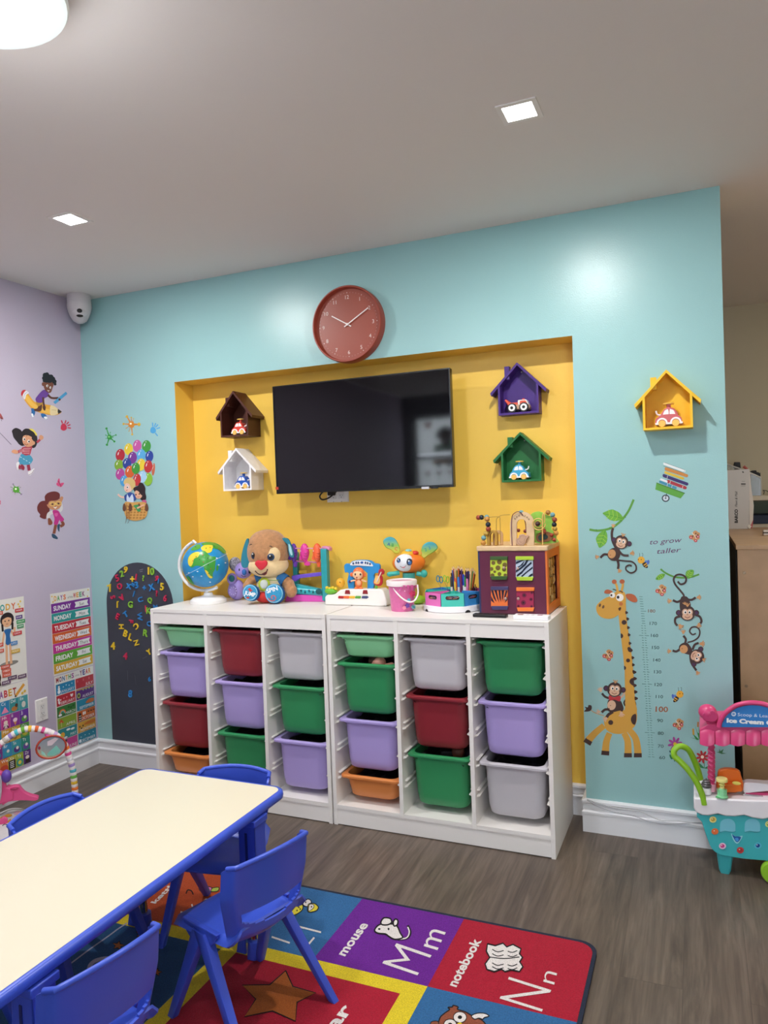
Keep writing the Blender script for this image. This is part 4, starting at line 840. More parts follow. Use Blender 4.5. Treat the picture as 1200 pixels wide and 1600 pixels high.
for i,ch in enumerate('ZANYZOO'):
    a=math.radians(142-i*17.5+(-4 if i>3 else 0)); cx0,cy0,r=638,215,92; d.tx(ch,cx0+r*math.cos(a),cy0-r*math.sin(a),17,'#5a3a28',pi/2-a,bold=.03,cen=True)
d.done('arch_lettering',parent=T.o,world=False)
X.pr('leaf_tree',cat_([(790,435),(790,300),(775,180),(735,140),(760,90),(830,68),(890,85),(930,110),(985,130),(1010,190),(985,270),(1010,300),(1045,380),(1055,435)],True,3),90,105,M('#8fc24a',.5,var=.1,vs=30),bev=3)
X.pr('tortoise_block',cat_([(810,360),(860,310),(940,305),(1000,340),(985,400),(920,425),(850,430),(815,410)],True,3),70,88,M('#8a5a34',.5),bev=3); X.pr('tortoise_shell',cat_([(830,370),(870,335),(930,345),(945,375),(900,400),(850,410)],True,3),62,70,M('#1c3a34',.5),bev=2)
YW=M('#e5b86a',.35)
X.t('yellow_coil',[(885,468,-5),(882,300,-5),(884,130,-5),(895,95,0),(908,130,0),(905,200,10)],7,YW)
X.t('yellow_coil',[(835+ (82-i*2.2)*math.cos(i*.5),212+(80-i*2.2)*math.sin(i*.5),-10+i*2.2) for i in range(0,27)],6,YW)
X.e('bead',826,215,-5,30,28,26,'#3a1c1c'); X.e('bead',898,298,30,28,28,26,'#a8482c')
w=X.t('bead_wire',[(885,95,60),(945,80,80),(1000,110,80),(1022,160,80),(1022,220,80),(1040,300,80),(1050,430,80)],4,M('#c9a84c',.4))
for x,y,c_ in ((946,80,'#b07a34'),(1000,108,'#6f9ea4'),(1024,165,'#9a3f28'),(1020,222,'#16202c'),(1028,270,'#b8953c'),(1042,322,'#c98a3c')): X.e('bead',x,y,80,29,29,28,c_,par=w)
for i,(x,y) in enumerate(((600,290),(680,300),(990,345),(1018,400))): X.e('bead',x,y,75,22,22,20,['#7a2a20','#7a2a20','#a8402c','#a8402c'][i])
# remote controls at the front edge
p0,p1=at(750,967,2,SH),at(804,966,2,SH); t=thing('remote_control','thin black remote lying at the front left foot of the activity cube','remote control',(2.40,-.225,SH),-.02); obj('case',B().b2((-.072,-.018,0),(.072,.018,.014),M('#141216',.4)),t,bevel=.004)
b=B(); [b.box((-.05+i*.014,0,.0145),(.008,.006,.0015),'#333338') for i in range(8)]; obj('button_row',b,t)
t=thing('white_remote','white remote control lying flat at the right front corner of the shelf','remote control',(2.578,-.245,SH),-.03); obj('case',B().b2((-.072,-.024,0),(.072,.024,.018),M('#eeedf2',.35)),t,bevel=.003)
b=B(); [b.box((x,-.004,.0185),(w_,.016,.0015),c_) for x,w_,c_ in ((-.045,.022,'#8a5a4c'),(-.015,.010,'#cfcfd4'),(.006,.010,'#cfcfd4'),(.035,.02,'#b8889a'))]; obj('button_row',b,t)
# ------------------------------------------------------------------ wall stickers on the lavender wall
def wd(ax=0,ox=0,oy=0,sc=1,val=0,rough=.5): return Dec(ax,val,ox,oy,sc,rough=rough)
def splat(d,x,y,r,c,arms,c2=None):
    d.bl([(x+r*(1+.15*math.sin(i*2.7))*math.cos(2*pi*i/12),y+r*(1+.15*math.cos(i*3.1))*math.sin(2*pi*i/12)) for i in range(12)],c)
    for a,l,w_ in arms:
        ex,ey=x+l*math.cos(a),y+l*math.sin(a); d.ln([(x+r*.6*math.cos(a),y+r*.6*math.sin(a)),(ex,ey)],w_,c,False,w2=w_*.5); d.el(ex,ey,w_*.75,w_*.85,c2 or c,a,k=10)
    d.el(x-r*.2,y-r*.2,r*.35,r*.3,'#f4f8e0' if c!='#2f9e3c' else '#9adf8a',k=12)
# boy riding a pencil
BR='#5d3427'; d=wd(0,0,560,8.571)
d.bl([(285,490),(288,450),(310,425),(340,425),(375,470),(410,520),(450,570),(520,610),(600,615),(680,630),(770,675),(825,715),(770,755),(690,760),(600,745),(500,715),(420,670),(360,605),(325,555)],'#e8a63a')
d.bl([(325,500),(360,575),(430,650),(520,700),(640,740),(680,745),(680,690),(560,660),(450,600),(370,500)],'#f0bb52')
d.bl([(282,490),(286,448),(310,424),(345,426),(325,450),(308,500)],'#c22f3a'); d.bl([(302,510),(315,465),(348,432),(385,462),(350,490),(332,550)],'#e9e6ec'); d.ln([(318,525),(330,480),(368,448)],5,'#9a94b0')
d.bl([(680,625),(775,675),(770,745),(680,765),(668,700)],'#ecd3a4',2); d.po([(775,675),(828,715),(780,745),(770,715)],'#2b2024'); d.ln([(690,690),(750,695)],4,'#b59a6c')
d.bl([(415,672),(455,675),(470,715),(462,750),(440,785),(418,770),(420,710)],'#2d69a8'); d.bl([(418,740),(440,742),(448,782),(425,780)],'#f2f2f5'); d.bl([(548,740),(600,745),(635,800),(610,812),(560,785)],'#2d69a8'); d.bl([(585,785),(620,780),(635,803),(605,812)],'#f2f2f5')
d.bl([(455,680),(500,665),(520,600),(560,590),(555,690),(520,712),(465,705)],BR)
d.bl([(480,570),(520,575),(580,575),(575,600),(520,640),(490,620)],'#b98c3c')
d.bl([(565,430),(610,425),(655,480),(640,510),(590,540),(560,590),(500,590),(472,550),(500,500)],'#6b3f96')
d.ln([(575,520),(580,590),(590,650)],26,BR); d.bl([(570,640),(605,640),(610,670),(598,700),(575,680)],BR); d.ln([(640,490),(690,530),(780,530)],28,BR)
d.po([(710,585),(880,445),(900,475),(740,612)],'#4f9fd0'); d.el(795,550,16,15,BR)
d.bl([(580,350),(600,310),(660,300),(715,340),(700,400),(680,455),(640,458),(600,420)],'#7a4634'); d.el(575,345,18,26,'#7a4634')
for x,y,r in ((600,225,32),(625,215,28),(590,265,30),(640,250,40),(680,250,34),(700,280,38),(725,310,30),(620,290,36),(660,290,40),(735,345,18),(588,300,20)): d.el(x,y,r,r,'#1b1a22')
d.el(630,368,14,17,'#f5f2f0'); d.el(672,392,12,16,'#f5f2f0'); d.el(634,370,7,9,'#2c1a14'); d.el(676,394,6,8,'#2c1a14'); d.bl([(628,425),(645,432),(660,428),(645,442)],'#f5f0ea')
d.done('wall_sticker','sticker of a curly-haired boy riding a giant pencil, top of the lavender wall','wall sticker','child stickers on the lavender wall')
# handprint, butterfly, splash, kite line
def hand(d,x,y,r,c,angs,pl=2.0):
    d.bl([(x+r*(1+.1*math.sin(i*2))*math.cos(2*pi*i/10),y+r*1.15*math.sin(2*pi*i/10)) for i in range(10)],c)
    for a in angs: d.ln([(x+r*1.25*math.cos(a),y+r*1.25*math.sin(a)),(x+r*pl*math.cos(a),y+r*pl*math.sin(a))],r*.38,c,False)
d=wd(0,0,560,8.571); hand(d,852,920,42,'#cf2f4e',(-1.9,-1.25,-.8,-.35,.15),2.3); d.done('wall_sticker','red handprint sticker near the corner on the lavender wall','wall sticker','small stickers on the lavender wall')
d=wd(0,0,560,8.571); d.bl([(0,735),(20,760),(42,805),(30,815),(0,800)],'#a04a4a'); [d.ln([(10,790),(x,y)],5,'#3a2430',False) for x,y in ((40,818),(22,840))]; d.done('wall_sticker','sliver of a dark red insect sticker cut by the left edge, upper lavender wall','wall sticker')
d=wd(0,0,560,8.571); d.ln([(-60,940),(60,1060),(150,1155)],5,'#3a3442',False); d.done('wall_sticker','thin dark string sticker line running in from the left edge beside the black-haired girl','wall sticker')
d=wd(0,0,660,8); splat(d,203,840,40,'#5aa63a',[(-2.1,80,12),(-2.7,75,8),(-.9,55,7),(-.5,60,7),(.75,85,14),(2.6,55,7),(3.1,60,6),(1.9,60,5)],'#8f7a9a'); d.done('wall_sticker','green paint splash sticker low on the lavender wall','wall sticker','small stickers on the lavender wall')
d=wd(0,0,660,8); d.bl([(745,760),(738,700),(722,720),(718,750)],'#d84a7c',3); d.bl([(748,758),(740,698),(725,730)],'#d84a7c',3); d.bl([(745,765),(708,755),(706,780),(735,800)],'#d84a7c',3); d.bl([(748,765),(775,755),(800,758),(785,785),(760,808),(742,800)],'#d84a7c',3); d.ln([(728,735),(750,775),(762,800)],6,'#5a2038'); d.done('wall_sticker','pink butterfly sticker above the red-haired girl on the lavender wall','wall sticker','small stickers on the lavender wall')
d=wd(0,0,660,8); [d.el(2,y,9,6,'#c8305a') for y in (985,1000,1018)]; d.done('wall_sticker','pink fragment of a sticker at the left edge below the green splash','wall sticker')
# girl with black hair
SKN='#d99b78'; d=wd(0,0,660,8)
d.bl([(270,110),(235,80),(190,70),(150,100),(155,140),(170,190),(210,240),(245,280),(290,290),(300,200)],'#2a2026'); d.bl([(300,85),(360,80),(420,110),(460,170),(465,250),(440,310),(400,318),(370,280),(290,290),(255,250),(250,160)],'#2a2026')
d.ln([(460,250),(500,215)],30,'#b23c50'); d.bl([(485,190),(500,160),(520,160),(542,180),(535,210),(510,220)],SKN)
d.bl([(270,320),(330,300),(400,300),(390,350),(370,410),(320,415),(280,400)],'#b23c50'); d.ln([(300,335),(220,370)],36,'#b23c50'); d.bl([(225,360),(185,340),(150,350),(145,372),(180,390),(220,388)],SKN)
for p in ([(280,345),(370,345)],[(285,365),(370,368)],[(290,385),(368,390)],[(290,325),(382,325)]): d.ln(p,5,'#e8c0c4',False)
for i in range(4): d.ln([(240+i*16,345+(-i*4)),(248+i*16,384-i*6)],4,'#e8c0c4',False)
d.bl([(265,395),(320,415),(370,408),(410,460),(400,490),(370,525),(300,530),(245,520),(230,480)],'#4a97b8',3)
for i in range(22): d.el(250+(i*37)%145,430+(i*23)%90,3.5,3.5,'#d8eef2',k=8)
d.ln([(255,535),(285,565),(275,590)],40,'#9a3048'); d.bl([(225,540),(245,530),(255,580),(235,580)],'#9a3048',3); d.ln([(350,530),(362,600)],38,'#9a3048'); d.bl([(198,520),(215,495),(240,505),(225,560),(222,600),(205,580)],'#e9e4e8'); d.bl([(345,620),(380,600),(425,575),(415,620),(375,662),(352,650)],'#e9e4e8'); d.ln([(358,655),(395,635),(422,590)],6,'#8a7a8a')
d.bl([(275,215),(290,170),(340,160),(400,190),(430,240),(410,285),(340,308),(290,270)],SKN); d.el(418,258,16,22,SKN); d.bl([(270,200),(300,150),(330,150),(325,185),(345,155),(400,180),(390,200),(425,240),(440,200),(400,130),(330,110),(270,140)],'#2a2026')
d.bl([(360,80),(410,85),(460,150),(445,165),(420,125),(380,98)],'#e8d25a')
for x,y in ((298,210),(355,238)): d.el(x,y,16,20,'#f8f2ee'); d.el(x+3,y+2,10,13,'#3a2018')
d.ln([(300,265),(325,282),(345,272)],6,'#7a2f28'); d.el(288,240,9,7,'#e08a78'); d.done('wall_sticker','sticker of a black-haired girl in a blue skirt, arms out, on the lavender wall','wall sticker','child stickers on the lavender wall')
# girl with red hair
RH='#6e2b2c'; d=wd(0,0,660,8)
d.bl([(555,980),(500,995),(465,1050),(470,1110),(500,1150),(495,1180),(540,1205),(580,1200),(590,1150),(620,1100),(600,1000)],RH); d.bl([(560,960),(560,920),(600,880),(680,862),(740,885),(745,940),(700,990),(600,1040),(570,1020)],RH)
d.ln([(760,1020),(765,1080),(740,1110)],38,'#d8d2d4'); d.bl([(740,960),(765,925),(790,940),(775,985),(760,1010)],'#c98a66')
d.bl([(580,1010),(600,965),(700,955),(760,985),(765,1040),(720,1085),(650,1090),(600,1060)],'#c98a66'); d.bl([(560,985),(600,920),(720,930),(745,950),(700,975),(620,985),(590,1030)],RH)
d.ln([(625,1010),(690,1020),(750,1005)],6,'#f0d070')
for x in (655,730): d.ol([(x+34*math.cos(t),1020+24*math.sin(t)-(x-655)*.12) for t in [2*pi*i/12 for i in range(12)]],7,'#f2d468'); d.el(x,1022-(x-655)*.1,12,9,'#2c1a14')
d.bl([(665,1055),(690,1062),(712,1050),(690,1078)],'#f8f4f0')
d.ln([(660,1120),(610,1145),(598,1200)],44,'#d8d2d4'); d.bl([(600,1200),(625,1200),(655,1250),(640,1280),(605,1278),(598,1240)],'#8a4a34')
d.bl([(655,1110),(690,1095),(730,1110),(760,1160),(800,1215),(760,1245),(740,1220),(715,1280),(672,1270),(680,1200)],'#c22a86'); d.bl([(680,1140),(720,1135),(715,1170),(690,1175)],'#dc5aa4')
d.ln([(695,1280),(672,1390)],36,'#8a4a34'); d.ln([(770,1240),(790,1275),(750,1300)],36,'#8a4a34'); d.bl([(645,1395),(680,1400),(722,1445),(700,1462),(655,1440)],'#2b4a68'); d.bl([(715,1285),(745,1270),(742,1330),(738,1368),(720,1340)],'#2b4a68'); d.ln([(650,1448),(705,1464)],5,'#d8d8e0',False)
d.done('wall_sticker','sticker of a red-haired girl in glasses and magenta dungarees on the lavender wall','wall sticker','child stickers on the lavender wall')
# ------------------------------------------------------------------ posters (metric: y along wall, z up)
RB=['#c8353c','#2f9a94','#e0a02c','#4a9a4a','#8a4a9a','#e0703a','#3a70b0','#c8353c']
def words(d,t,x,y,h,w,cols,a=0,bold=.035):
    n=len(t); tot=sum(.62 if c!='I' else .35 for c in t); k=w/tot; cx=x
    for i,c in enumerate(t):
        cw=(.62 if c!='I' else .35)*k
        if c!=' ': d.h-=d.st*(1 if i else 0); d.tx(c,cx,y,h,cols[i%len(cols)],bold=bold,w=cw*.82 if c!='I' else cw*.4)
        cx+=cw
def poster(): return Dec(0,0,metric=True,base=.0012,step=.00005,rough=.4)
y0,y1=-.297,-.016; PW='#e6e2dc'
d=poster(); d.rc(y0,.566,y1,1.010,PW); words(d,'DAYS',y0+.025,.968,.026,.085,RB[2:]); d.tx('of the',y0+.118,.97,.012,'#4a4a4a',w=.036,sh=.2); words(d,'WEEK',y0+.158,.968,.026,.088,['#c8353c','#e0a02c','#3a9a6a','#8a2a6a'])
for x,y in ((.012,.995),(.268,.998),(.018,.965),(.262,.962)): d.el(y0+x,y,.005,.005,'#e0b84a',k=8)
rows=[('SUNDAY','Sun','#7a2f94'),('MONDAY','Mon','#2f9a98'),('TUESDAY','Tues','#c23040'),('WEDNESDAY','Wed','#dc6430'),('THURSDAY','Thurs','#c43a94'),('FRIDAY','Fri','#62a63a'),('SATURDAY','Sat','#d8a838')]
rh=(.955-.574)/7
for i,(a,b_,c) in enumerate(rows):
    zt_=.955-i*rh; d.rc(y0+.003,zt_-rh+.002,y1-.003,zt_,c); w_=.022*len(a)*.92; w_=min(w_,.150); d.tx(a,y0+.018,zt_-rh*.5-.012,.025,'#f1eef0',bold=.03,w=w_)
    x0=max(y0+.165,y0+.018+w_+.004); d.po([(x0,zt_-.012),(y1-.016,zt_-.010),(y1-.024,zt_-.026),(y1-.014,zt_-.042),(x0,zt_-.042),(x0+.008,zt_-.027)],'#eceaea'); d.tx(b_,(x0+y1-.018)/2+.001,zt_-.036,.018,'#3a3a3e',cen=True,sh=.1)
d.done('wall_poster','days of the week poster, colour-striped, on the lavender wall by the corner','poster','posters on the lavender wall')
d=poster(); d.rc(y0+.004,.140,y1-.001,.562,PW); words(d,'MONTHS',y0+.014,.527,.026,.128,['#a83238','#7a2f5a','#3a6aa0','#e0a02c','#4a9a4a','#a04a90']); d.tx('of the',y0+.147,.530,.010,'#5a5a5a',w=.028,sh=.2); words(d,'YEAR',y0+.180,.527,.028,.085,['#7a2f5a','#3a3a8a','#c8353c','#e0903a'])
mo=[('JANUARY','#2f86b4'),('FEBRUARY','#b8303c'),('MARCH','#3f7a3c'),('APRIL','#8aa63a'),('MAY','#2f8a90'),('JUNE','#c0408c'),('JULY','#b83a44'),('AUGUST','#5a2f7c'),('SEPTEMBER','#2f86a4'),('OCTOBER','#c8642c'),('NOVEMBER','#cf9a3c'),('DECEMBER','#2a7f9a')]
ch_=(.516-.146)/6; cw_=.131
for i,(m_,c) in enumerate(mo):
    xx=y0+.011+(i//6)*(cw_+.004); zt_=.516-(i%6)*ch_; d.rc(xx,zt_-ch_+.004,xx+cw_,zt_,c); w_=min(.0135*len(m_),.105); d.tx(m_,xx+cw_-w_-.006,zt_-ch_+.009,.016,'#ece8ea',w=w_)
    x_,z_=xx+.02,zt_-.022
    if m_=='JANUARY': d.el(x_,z_-.02,.010,.011,'#f2f4f6'); d.el(x_,z_-.004,.008,.008,'#f2f4f6'); d.el(x_,z_+.008,.006,.006,'#f2f4f6'); d.rc(x_-.006,z_+.013,x_+.006,z_+.017,'#222222'); [d.el(x_+.03+.02*k,z_+.006*(k%2),.004,.004,'#cfe6f0',k=6) for k in range(4)]
    if m_=='FEBRUARY': heart(d,xx+.105,z_+.004,.011,'#f0e6e8'); [heart(d,xx+.05+.02*k,z_+.002*(k%2),.005,'#e890a0') for k in range(2)]; d.el(x_-.006,z_,.007,.007,'#f0e6e8'); d.el(x_-.004,z_-.014,.006,.010,'#f0e6e8'); heart(d,x_+.008,z_-.004,.005,'#f0e6e8')
    if m_=='MARCH':
        for k,cc in enumerate(('#d84a4a','#e8b84a','#5aa0d0')): d.ln([(x_+.016+(.022-.005*k)*math.cos(t),z_-.02+(.024-.005*k)*math.sin(t)) for t in [pi*j/8 for j in range(9)]],.0045,cc,False)
        d.el(x_,z_-.024,.012,.006,'#f0f0f2'); [d.el(xx+.08+.016*k,z_+.006-.006*(k%2),.007,.006,'#2a5a2a') for k in range(3)]
    if m_=='APRIL': d.po([(x_-.012,z_-.004),(x_+.004,z_+.016),(x_+.024,z_-.008)],'#c8502c'); d.ln([(x_+.004,z_),(x_+.006,z_-.03)],.003,'#e8d8a0',False)
    if m_=='MAY': d.el(x_+.01,z_-.012,.015,.015,'#e8a83a'); [d.el(xx+.07+.03*k,z_+.008-.004*k,.014,.006,'#eef2f4') for k in range(2)]; d.el(xx+.05,z_-.03,.012,.005,'#eef2f4')
    if m_=='JUNE': [d.el(x_-.004+.02*k,z_-.002-.004*k,.007,.007,'#f0dce8') for k in range(3)]
    if m_=='JULY': [d.ln([(xx+.014+.042*k,z_),(xx+.014+.042*k,z_+.012)],.008,'#d0707a',False) for k in range(3)]
    if m_=='AUGUST': d.rc(xx+.0,zt_-.007,xx+cw_,zt_-.003,'#e0a83a'); d.el(x_-.002,z_-.014,.012,.015,'#a8b85a'); d.el(x_-.002,z_-.014,.006,.008,'#3a2a2a'); [d.po([(xx+.045+.022*k,zt_-.008),(xx+.057+.022*k,zt_-.008),(xx+.051+.022*k,zt_-.018)],'#8ac070') for k in range(4)]
    if m_=='SEPTEMBER': d.bl([(xx+.065,z_-.006),(xx+.09,z_+.012),(xx+.125,z_+.008),(xx+.12,z_-.010)],'#c86a34')
    if m_=='OCTOBER': d.bl([(x_-.012,z_-.03),(x_-.01,z_+.004),(x_,z_+.012),(x_+.008,z_+.004),(x_+.01,z_-.03)],'#2a2a2a'); [d.rc(x_-.01,z_-.004-.012*k,x_+.008,z_-.008-.012*k,'#e8e0d0') for k in range(3)]; [d.el(xx+.045+.012*k,z_+.004,.005,.010,'#f0ece8') for k in range(2)]; [d.po([(xx+.075+.02*k,z_+.01),(xx+.092+.02*k,z_+.006),(xx+.08+.02*k,z_)],'#2a1a1a') for k in range(3)]
    if m_=='NOVEMBER': [d.el(x_-.006+.012*k,z_-.002-.012*(k%2),.005,.005,'#2a2a2a') for k in range(3)]; d.bl([(xx+.045,z_),(xx+.07,z_+.012),(xx+.125,z_+.012),(xx+.12,z_-.006)],'#c8702c')
    if m_=='DECEMBER': [d.el(xx+.02+.03*k,z_+.004*(k%2),.003,.003,'#d8eef2',k=6) for k in range(4)]; d.el(x_-.008,z_-.02,.008,.010,'#e8f0f4')
d.done('wall_poster','months of the year poster with coloured month cells, below the days poster','poster','posters on the lavender wall')
# body poster and alphabet poster
yR=-.464; yL=yR-.283; d=poster(); d.rc(yL,.592,yR,1.022,PW); words(d,'MY BODY',yL+.012,.966,.030,.225,['#c8353c','#e0903a','#ffffff','#5a3a8a','#2f9a94','#d8a02c','#d8642c'])
for x,z_ in ((yR-.035,.985),(yR-.022,.998),(yR-.028,.972)): d.el(x,z_,.006,.006,'#e0b84a',k=8)
def kid(cx_,z_,dr):
    d.el(cx_,z_-.222,.055,.012,'#8a8680'); d.ln([(cx_-.010,z_-.115),(cx_-.013,z_-.225)],.014,'#e8b48c',False); d.ln([(cx_+.010,z_-.115),(cx_+.012,z_-.225)],.014,'#e8b48c',False)
    d.ln([(cx_+.02,z_-.06),(cx_+.036,z_-.085),(cx_+.042,z_-.045)],.011,'#e8b48c'); d.ln([(cx_-.02,z_-.06),(cx_-.034,z_-.12)],.011,'#e8b48c')
    d.bl([(cx_-.020,z_-.050),(cx_+.020,z_-.050),(cx_+.012,z_-.08),(cx_+.015,z_-.118),(cx_,z_-.128),(cx_-.015,z_-.118),(cx_-.012,z_-.08)],dr); d.el(cx_,z_,.040,.036,'#2a2024'); d.el(cx_-.002,z_-.008,.028,.030,'#e8b48c'); d.bl([(cx_-.03,z_+.004),(cx_,z_+.03),(cx_+.03,z_+.004),(cx_,z_+.012)],'#2a2024'); d.ln([(cx_-.03,z_-.02),(cx_-.028,z_-.055)],.012,'#2a2024',False); d.ln([(cx_+.03,z_-.02),(cx_+.028,z_-.055)],.012,'#2a2024',False)
    [d.el(cx_-.002+s*.011,z_-.006,.004,.004,'#2a2024',k=8) for s in (-1,1)]; d.ln([(cx_-.008,z_-.022),(cx_+.004,z_-.022)],.003,'#b0504a',False)
kid(yR-.105,.918,'#2f6aa8'); kid(yR-.215,.918,'#c8453c')
def lab(t,x,z_,c,w_=.044):
    x=max(x,yL+.004)
    d.rc(x,z_,x+w_,z_+.019,c); d.tx(t,x+w_/2,z_+.0055,.009,'#f4f2f0',cen=True,w=w_*.72)
for a in (('FACE',-.180,.948,'#d0604a'),('HAIR',-.058,.945,'#c8353c'),('EAR',-.055,.910,'#5a3a8a'),('PALM',-.052,.886,'#3a9a5a'),('ARM',-.050,.862,'#4a9a6a'),('ELBOW',-.075,.830,'#c8353c'),('EYES',-.200,.905,'#3a9a5a'),('NECK',-.205,.875,'#c8457c'),('SHOULDER',-.215,.846,'#6a3a8a'),('CHEST',-.205,.820,'#2f8aa4'),('HIP',-.175,.790,'#d8503a'),('KNEE',-.185,.760,'#d0604a'),('LEG',-.092,.784,'#3a80c0'),('FOOT',-.092,.742,'#d8b04a')): lab(a[0],yR+a[1],a[2],a[3],.052 if len(a[0])>3 else .040)
d.el(yR-.205,.638,.048,.042,'#3a2420'); d.el(yR-.212,.630,.034,.036,'#e8b48c'); d.ln([(yR-.17,.62),(yR-.165,.585+.012)],.014,'#3a2420',False)
for a in (('HEAD',-.225,.690,'#d0503a'),('FOREHEAD',-.155,.676,'#d0503a'),('EYEBROW',-.150,.654,'#d8604a'),('TONGUE',-.150,.634,'#d8604a'),('MY HAND',-.118,.612,'#5a3a5a'),('FINGER',-.060,.606,'#6a4a6a'),('NAIL',-.155,.597,'#6a4a6a')): lab(a[0],yR+a[1],a[2],a[3],.052)
d.done('wall_poster','body parts poster with a child in a blue swimsuit, left on the lavender wall','poster','posters on the lavender wall')
d=poster(); d.rc(yL,.158,yR+.001,.590,PW); words(d,'ALPHABET',yL+.012,.533,.034,.205,['#3a8ac0','#e0a02c','#c8353c','#4a9a4a','#8a4a9a','#c8353c','#d8a02c','#a8322c'])
d.ln([(yR-.075,.525),(yR-.022,.572)],.016,'#e0a040',False); d.po([(yR-.082,.518),(yR-.080,.532),(yR-.068,.520)],'#3a2a20')
for x,z_ in ((yR-.02,.535),(yR-.035,.528)): d.el(x,z_,.008,.008,'#e0b84a',k=8)
al='Aa Bb Cc Dd Ee Ff Gg Hh Ii Jj Kk Ll Mm Nn Oo Pp Qq Rr Ss Tt Uu Vv Ww Xx Yy Zz'.split(); cc=['#c8353c','#4a9a4a','#2f86b4','#3a8f94','#4a9aa0','#e07a3a','#6a4a9a','#c0408c','#8a3a9a','#6a3aa0','#c05a3a','#2f8aa4','#d8a03a','#c8a83a','#5a9a4a','#3a9a7a','#7a3a8a','#3a8ab8','#3a9aa4','#2f8a7a','#c8453c','#4a9a5a','#d87a3a','#b8b03a','#9ab03a','#5a2f7c']
C_=.0905; rows_=[al[:5],al[5:10],al[10:15],al[15:20],al[20:26]]; k=0
for r_,row in enumerate(rows_):
    cw2=(yR-.004-yL-.004)/len(row)
    for c_,t_ in enumerate(row):
        xx=yL+.004+c_*cw2; zt_=.515-r_*.0705; d.rc(xx,zt_-.069,xx+cw2-.001,zt_,cc[k]); d.tx(t_,xx+.008,zt_-.020,.016,'#f4f2f0'); 
        mx_,mz=xx+cw2*.5,zt_-.044; q=cc[(k*7+3)%26]
        if t_=='Cc': d.po([(mx_-.022,mz-.016),(mx_,mz+.016),(mx_+.022,mz-.016)],'#e88ab0')
        elif t_=='Dd': d.el(mx_,mz-.008,.018,.012,'#b87a3c'); d.el(mx_+.012,mz+.006,.008,.010,'#5a3a24')
        elif t_=='Ee': d.el(mx_,mz,.012,.016,'#d8d4cc')
        elif t_ in('Hh','Mm','Zz'): d.el(mx_,mz-.008,.014,.014,'#3a2a24' if t_!='Hh' else '#d8c8c8'); d.el(mx_,mz+.008,.012,.009,'#e8d8c8' if t_!='Mm' else '#6a4028'); d.ln([(mx_-.016,mz-.022),(mx_-.006,mz-.01)],.005,'#2a2020',False); d.ln([(mx_+.016,mz-.022),(mx_+.006,mz-.01)],.005,'#2a2020',False)
        elif t_=='Ii': d.po([(mx_-.010,mz),(mx_+.010,mz),(mx_,mz-.024)],'#d89a5a'); d.el(mx_,mz+.006,.013,.010,'#f0d8e4')
        elif t_=='Nn': d.el(mx_-.006,mz-.006,.012,.016,'#9a7a3a'); d.el(mx_+.008,mz+.008,.010,.012,'#9a7a3a')
        elif t_=='Xx': d.rc(mx_-.020,mz-.022,mx_+.020,mz+.022,'#161616'); [d.ln([(mx_-.012,mz+.014-j*.009),(mx_+.012,mz+.014-j*.009)],.004,'#e8e8e8',False) for j in range(4)]
        elif t_=='Yy': d.el(mx_,mz-.004,.020,.020,'#3a9a8a'); d.el(mx_,mz-.004,.010,.010,'#d8c84a')
        elif t_=='Ww': d.el(mx_,mz-.010,.026,.022,'#c84a34')
        else: d.el(mx_,mz-.004,.018,.015,q); d.el(mx_+.004,mz+.004,.008,.008,'#e8e0d8')
        k+=1
d.done('wall_poster','alphabet poster of coloured letter squares, under the body poster','poster','posters on the lavender wall')
# ------------------------------------------------------------------ teal wall, left part
def K3(): return wd(1,160,640,8.89)
d=K3(); splat(d,100,385,34,'#2f9e3c',[(-1.9,130,20),(-2.6,60,10),(-.35,95,14),(0,50,8),(.7,90,18),(1.9,110,20),(-1.4,70,8),(2.8,50,7)]); d.done('wall_sticker','green paint splash sticker left of the balloons on the teal wall','wall sticker','small stickers on the teal wall')
d=K3(); splat(d,405,205,44,'#d88a2c',[(-2.1,125,24),(-1.6,95,14),(3.2,110,20),(0,105,30),(1.5,140,18),(.9,60,8),(-1.2,85,9),(2.5,90,9),(1.9,100,9)],'#d8b23c'); d.done('wall_sticker','orange and yellow paint splash sticker above the balloons','wall sticker','small stickers on the teal wall')
d=K3(); hand(d,705,285,40,'#4aa3d8',(-1.65,-1.2,-.85,-.35,.9),2.6); d.done('wall_sticker','blue handprint sticker right above the balloons','wall sticker','small stickers on the teal wall')
d=K3(); 
for x,y,rx,ry,c in ((710,830,22,88,'#c86a4c'),(365,550,60,82,'#e8cf3a'),(485,505,60,85,'#c65aa4'),(613,510,62,85,'#3f9a3a'),(250,632,64,86,'#b52a38'),(655,650,55,80,'#26449a'),(540,635,64,84,'#5aaee0'),(420,668,62,84,'#7a3a94'),(232,770,62,76,'#7fae34'),(540,765,58,86,'#e8cf3a'),(345,750,60,76,'#2a4698'),(640,790,58,88,'#bf3434'),(385,865,66,86,'#d8642c'),(250,895,62,80,'#b84a9a'),(468,815,58,80,'#3f9a3a'),(640,970,60,90,'#8ac03a'),(560,935,58,84,'#a8d4ee'),(305,990,55,76,'#4aa3d8'),(485,975,55,86,'#c23438')):
    d.el(x,y,rx,ry,c,.1); d.el(x-rx*.42,y-ry*.25,rx*.10,ry*.30,'#f2f4f6',.3,k=10); d.el(x-rx*.1,y-ry*.72,rx*.14,ry*.06,'#f2f4f6',k=8)
d.bl([(310,1040),(305,990),(340,950),(400,945),(455,990),(462,1060),(440,1100),(400,1110)],'#dcc07a'); d.bl([(305,1090),(325,1030),(370,1030),(400,1080),(410,1130),(350,1150),(320,1130)],'#f0c8b4'); d.el(355,1078,16,18,'#ffffff'); d.el(352,1080,9,11,'#2c2020'); d.bl([(330,1115),(345,1118),(358,1105),(345,1128)],'#b0302c')
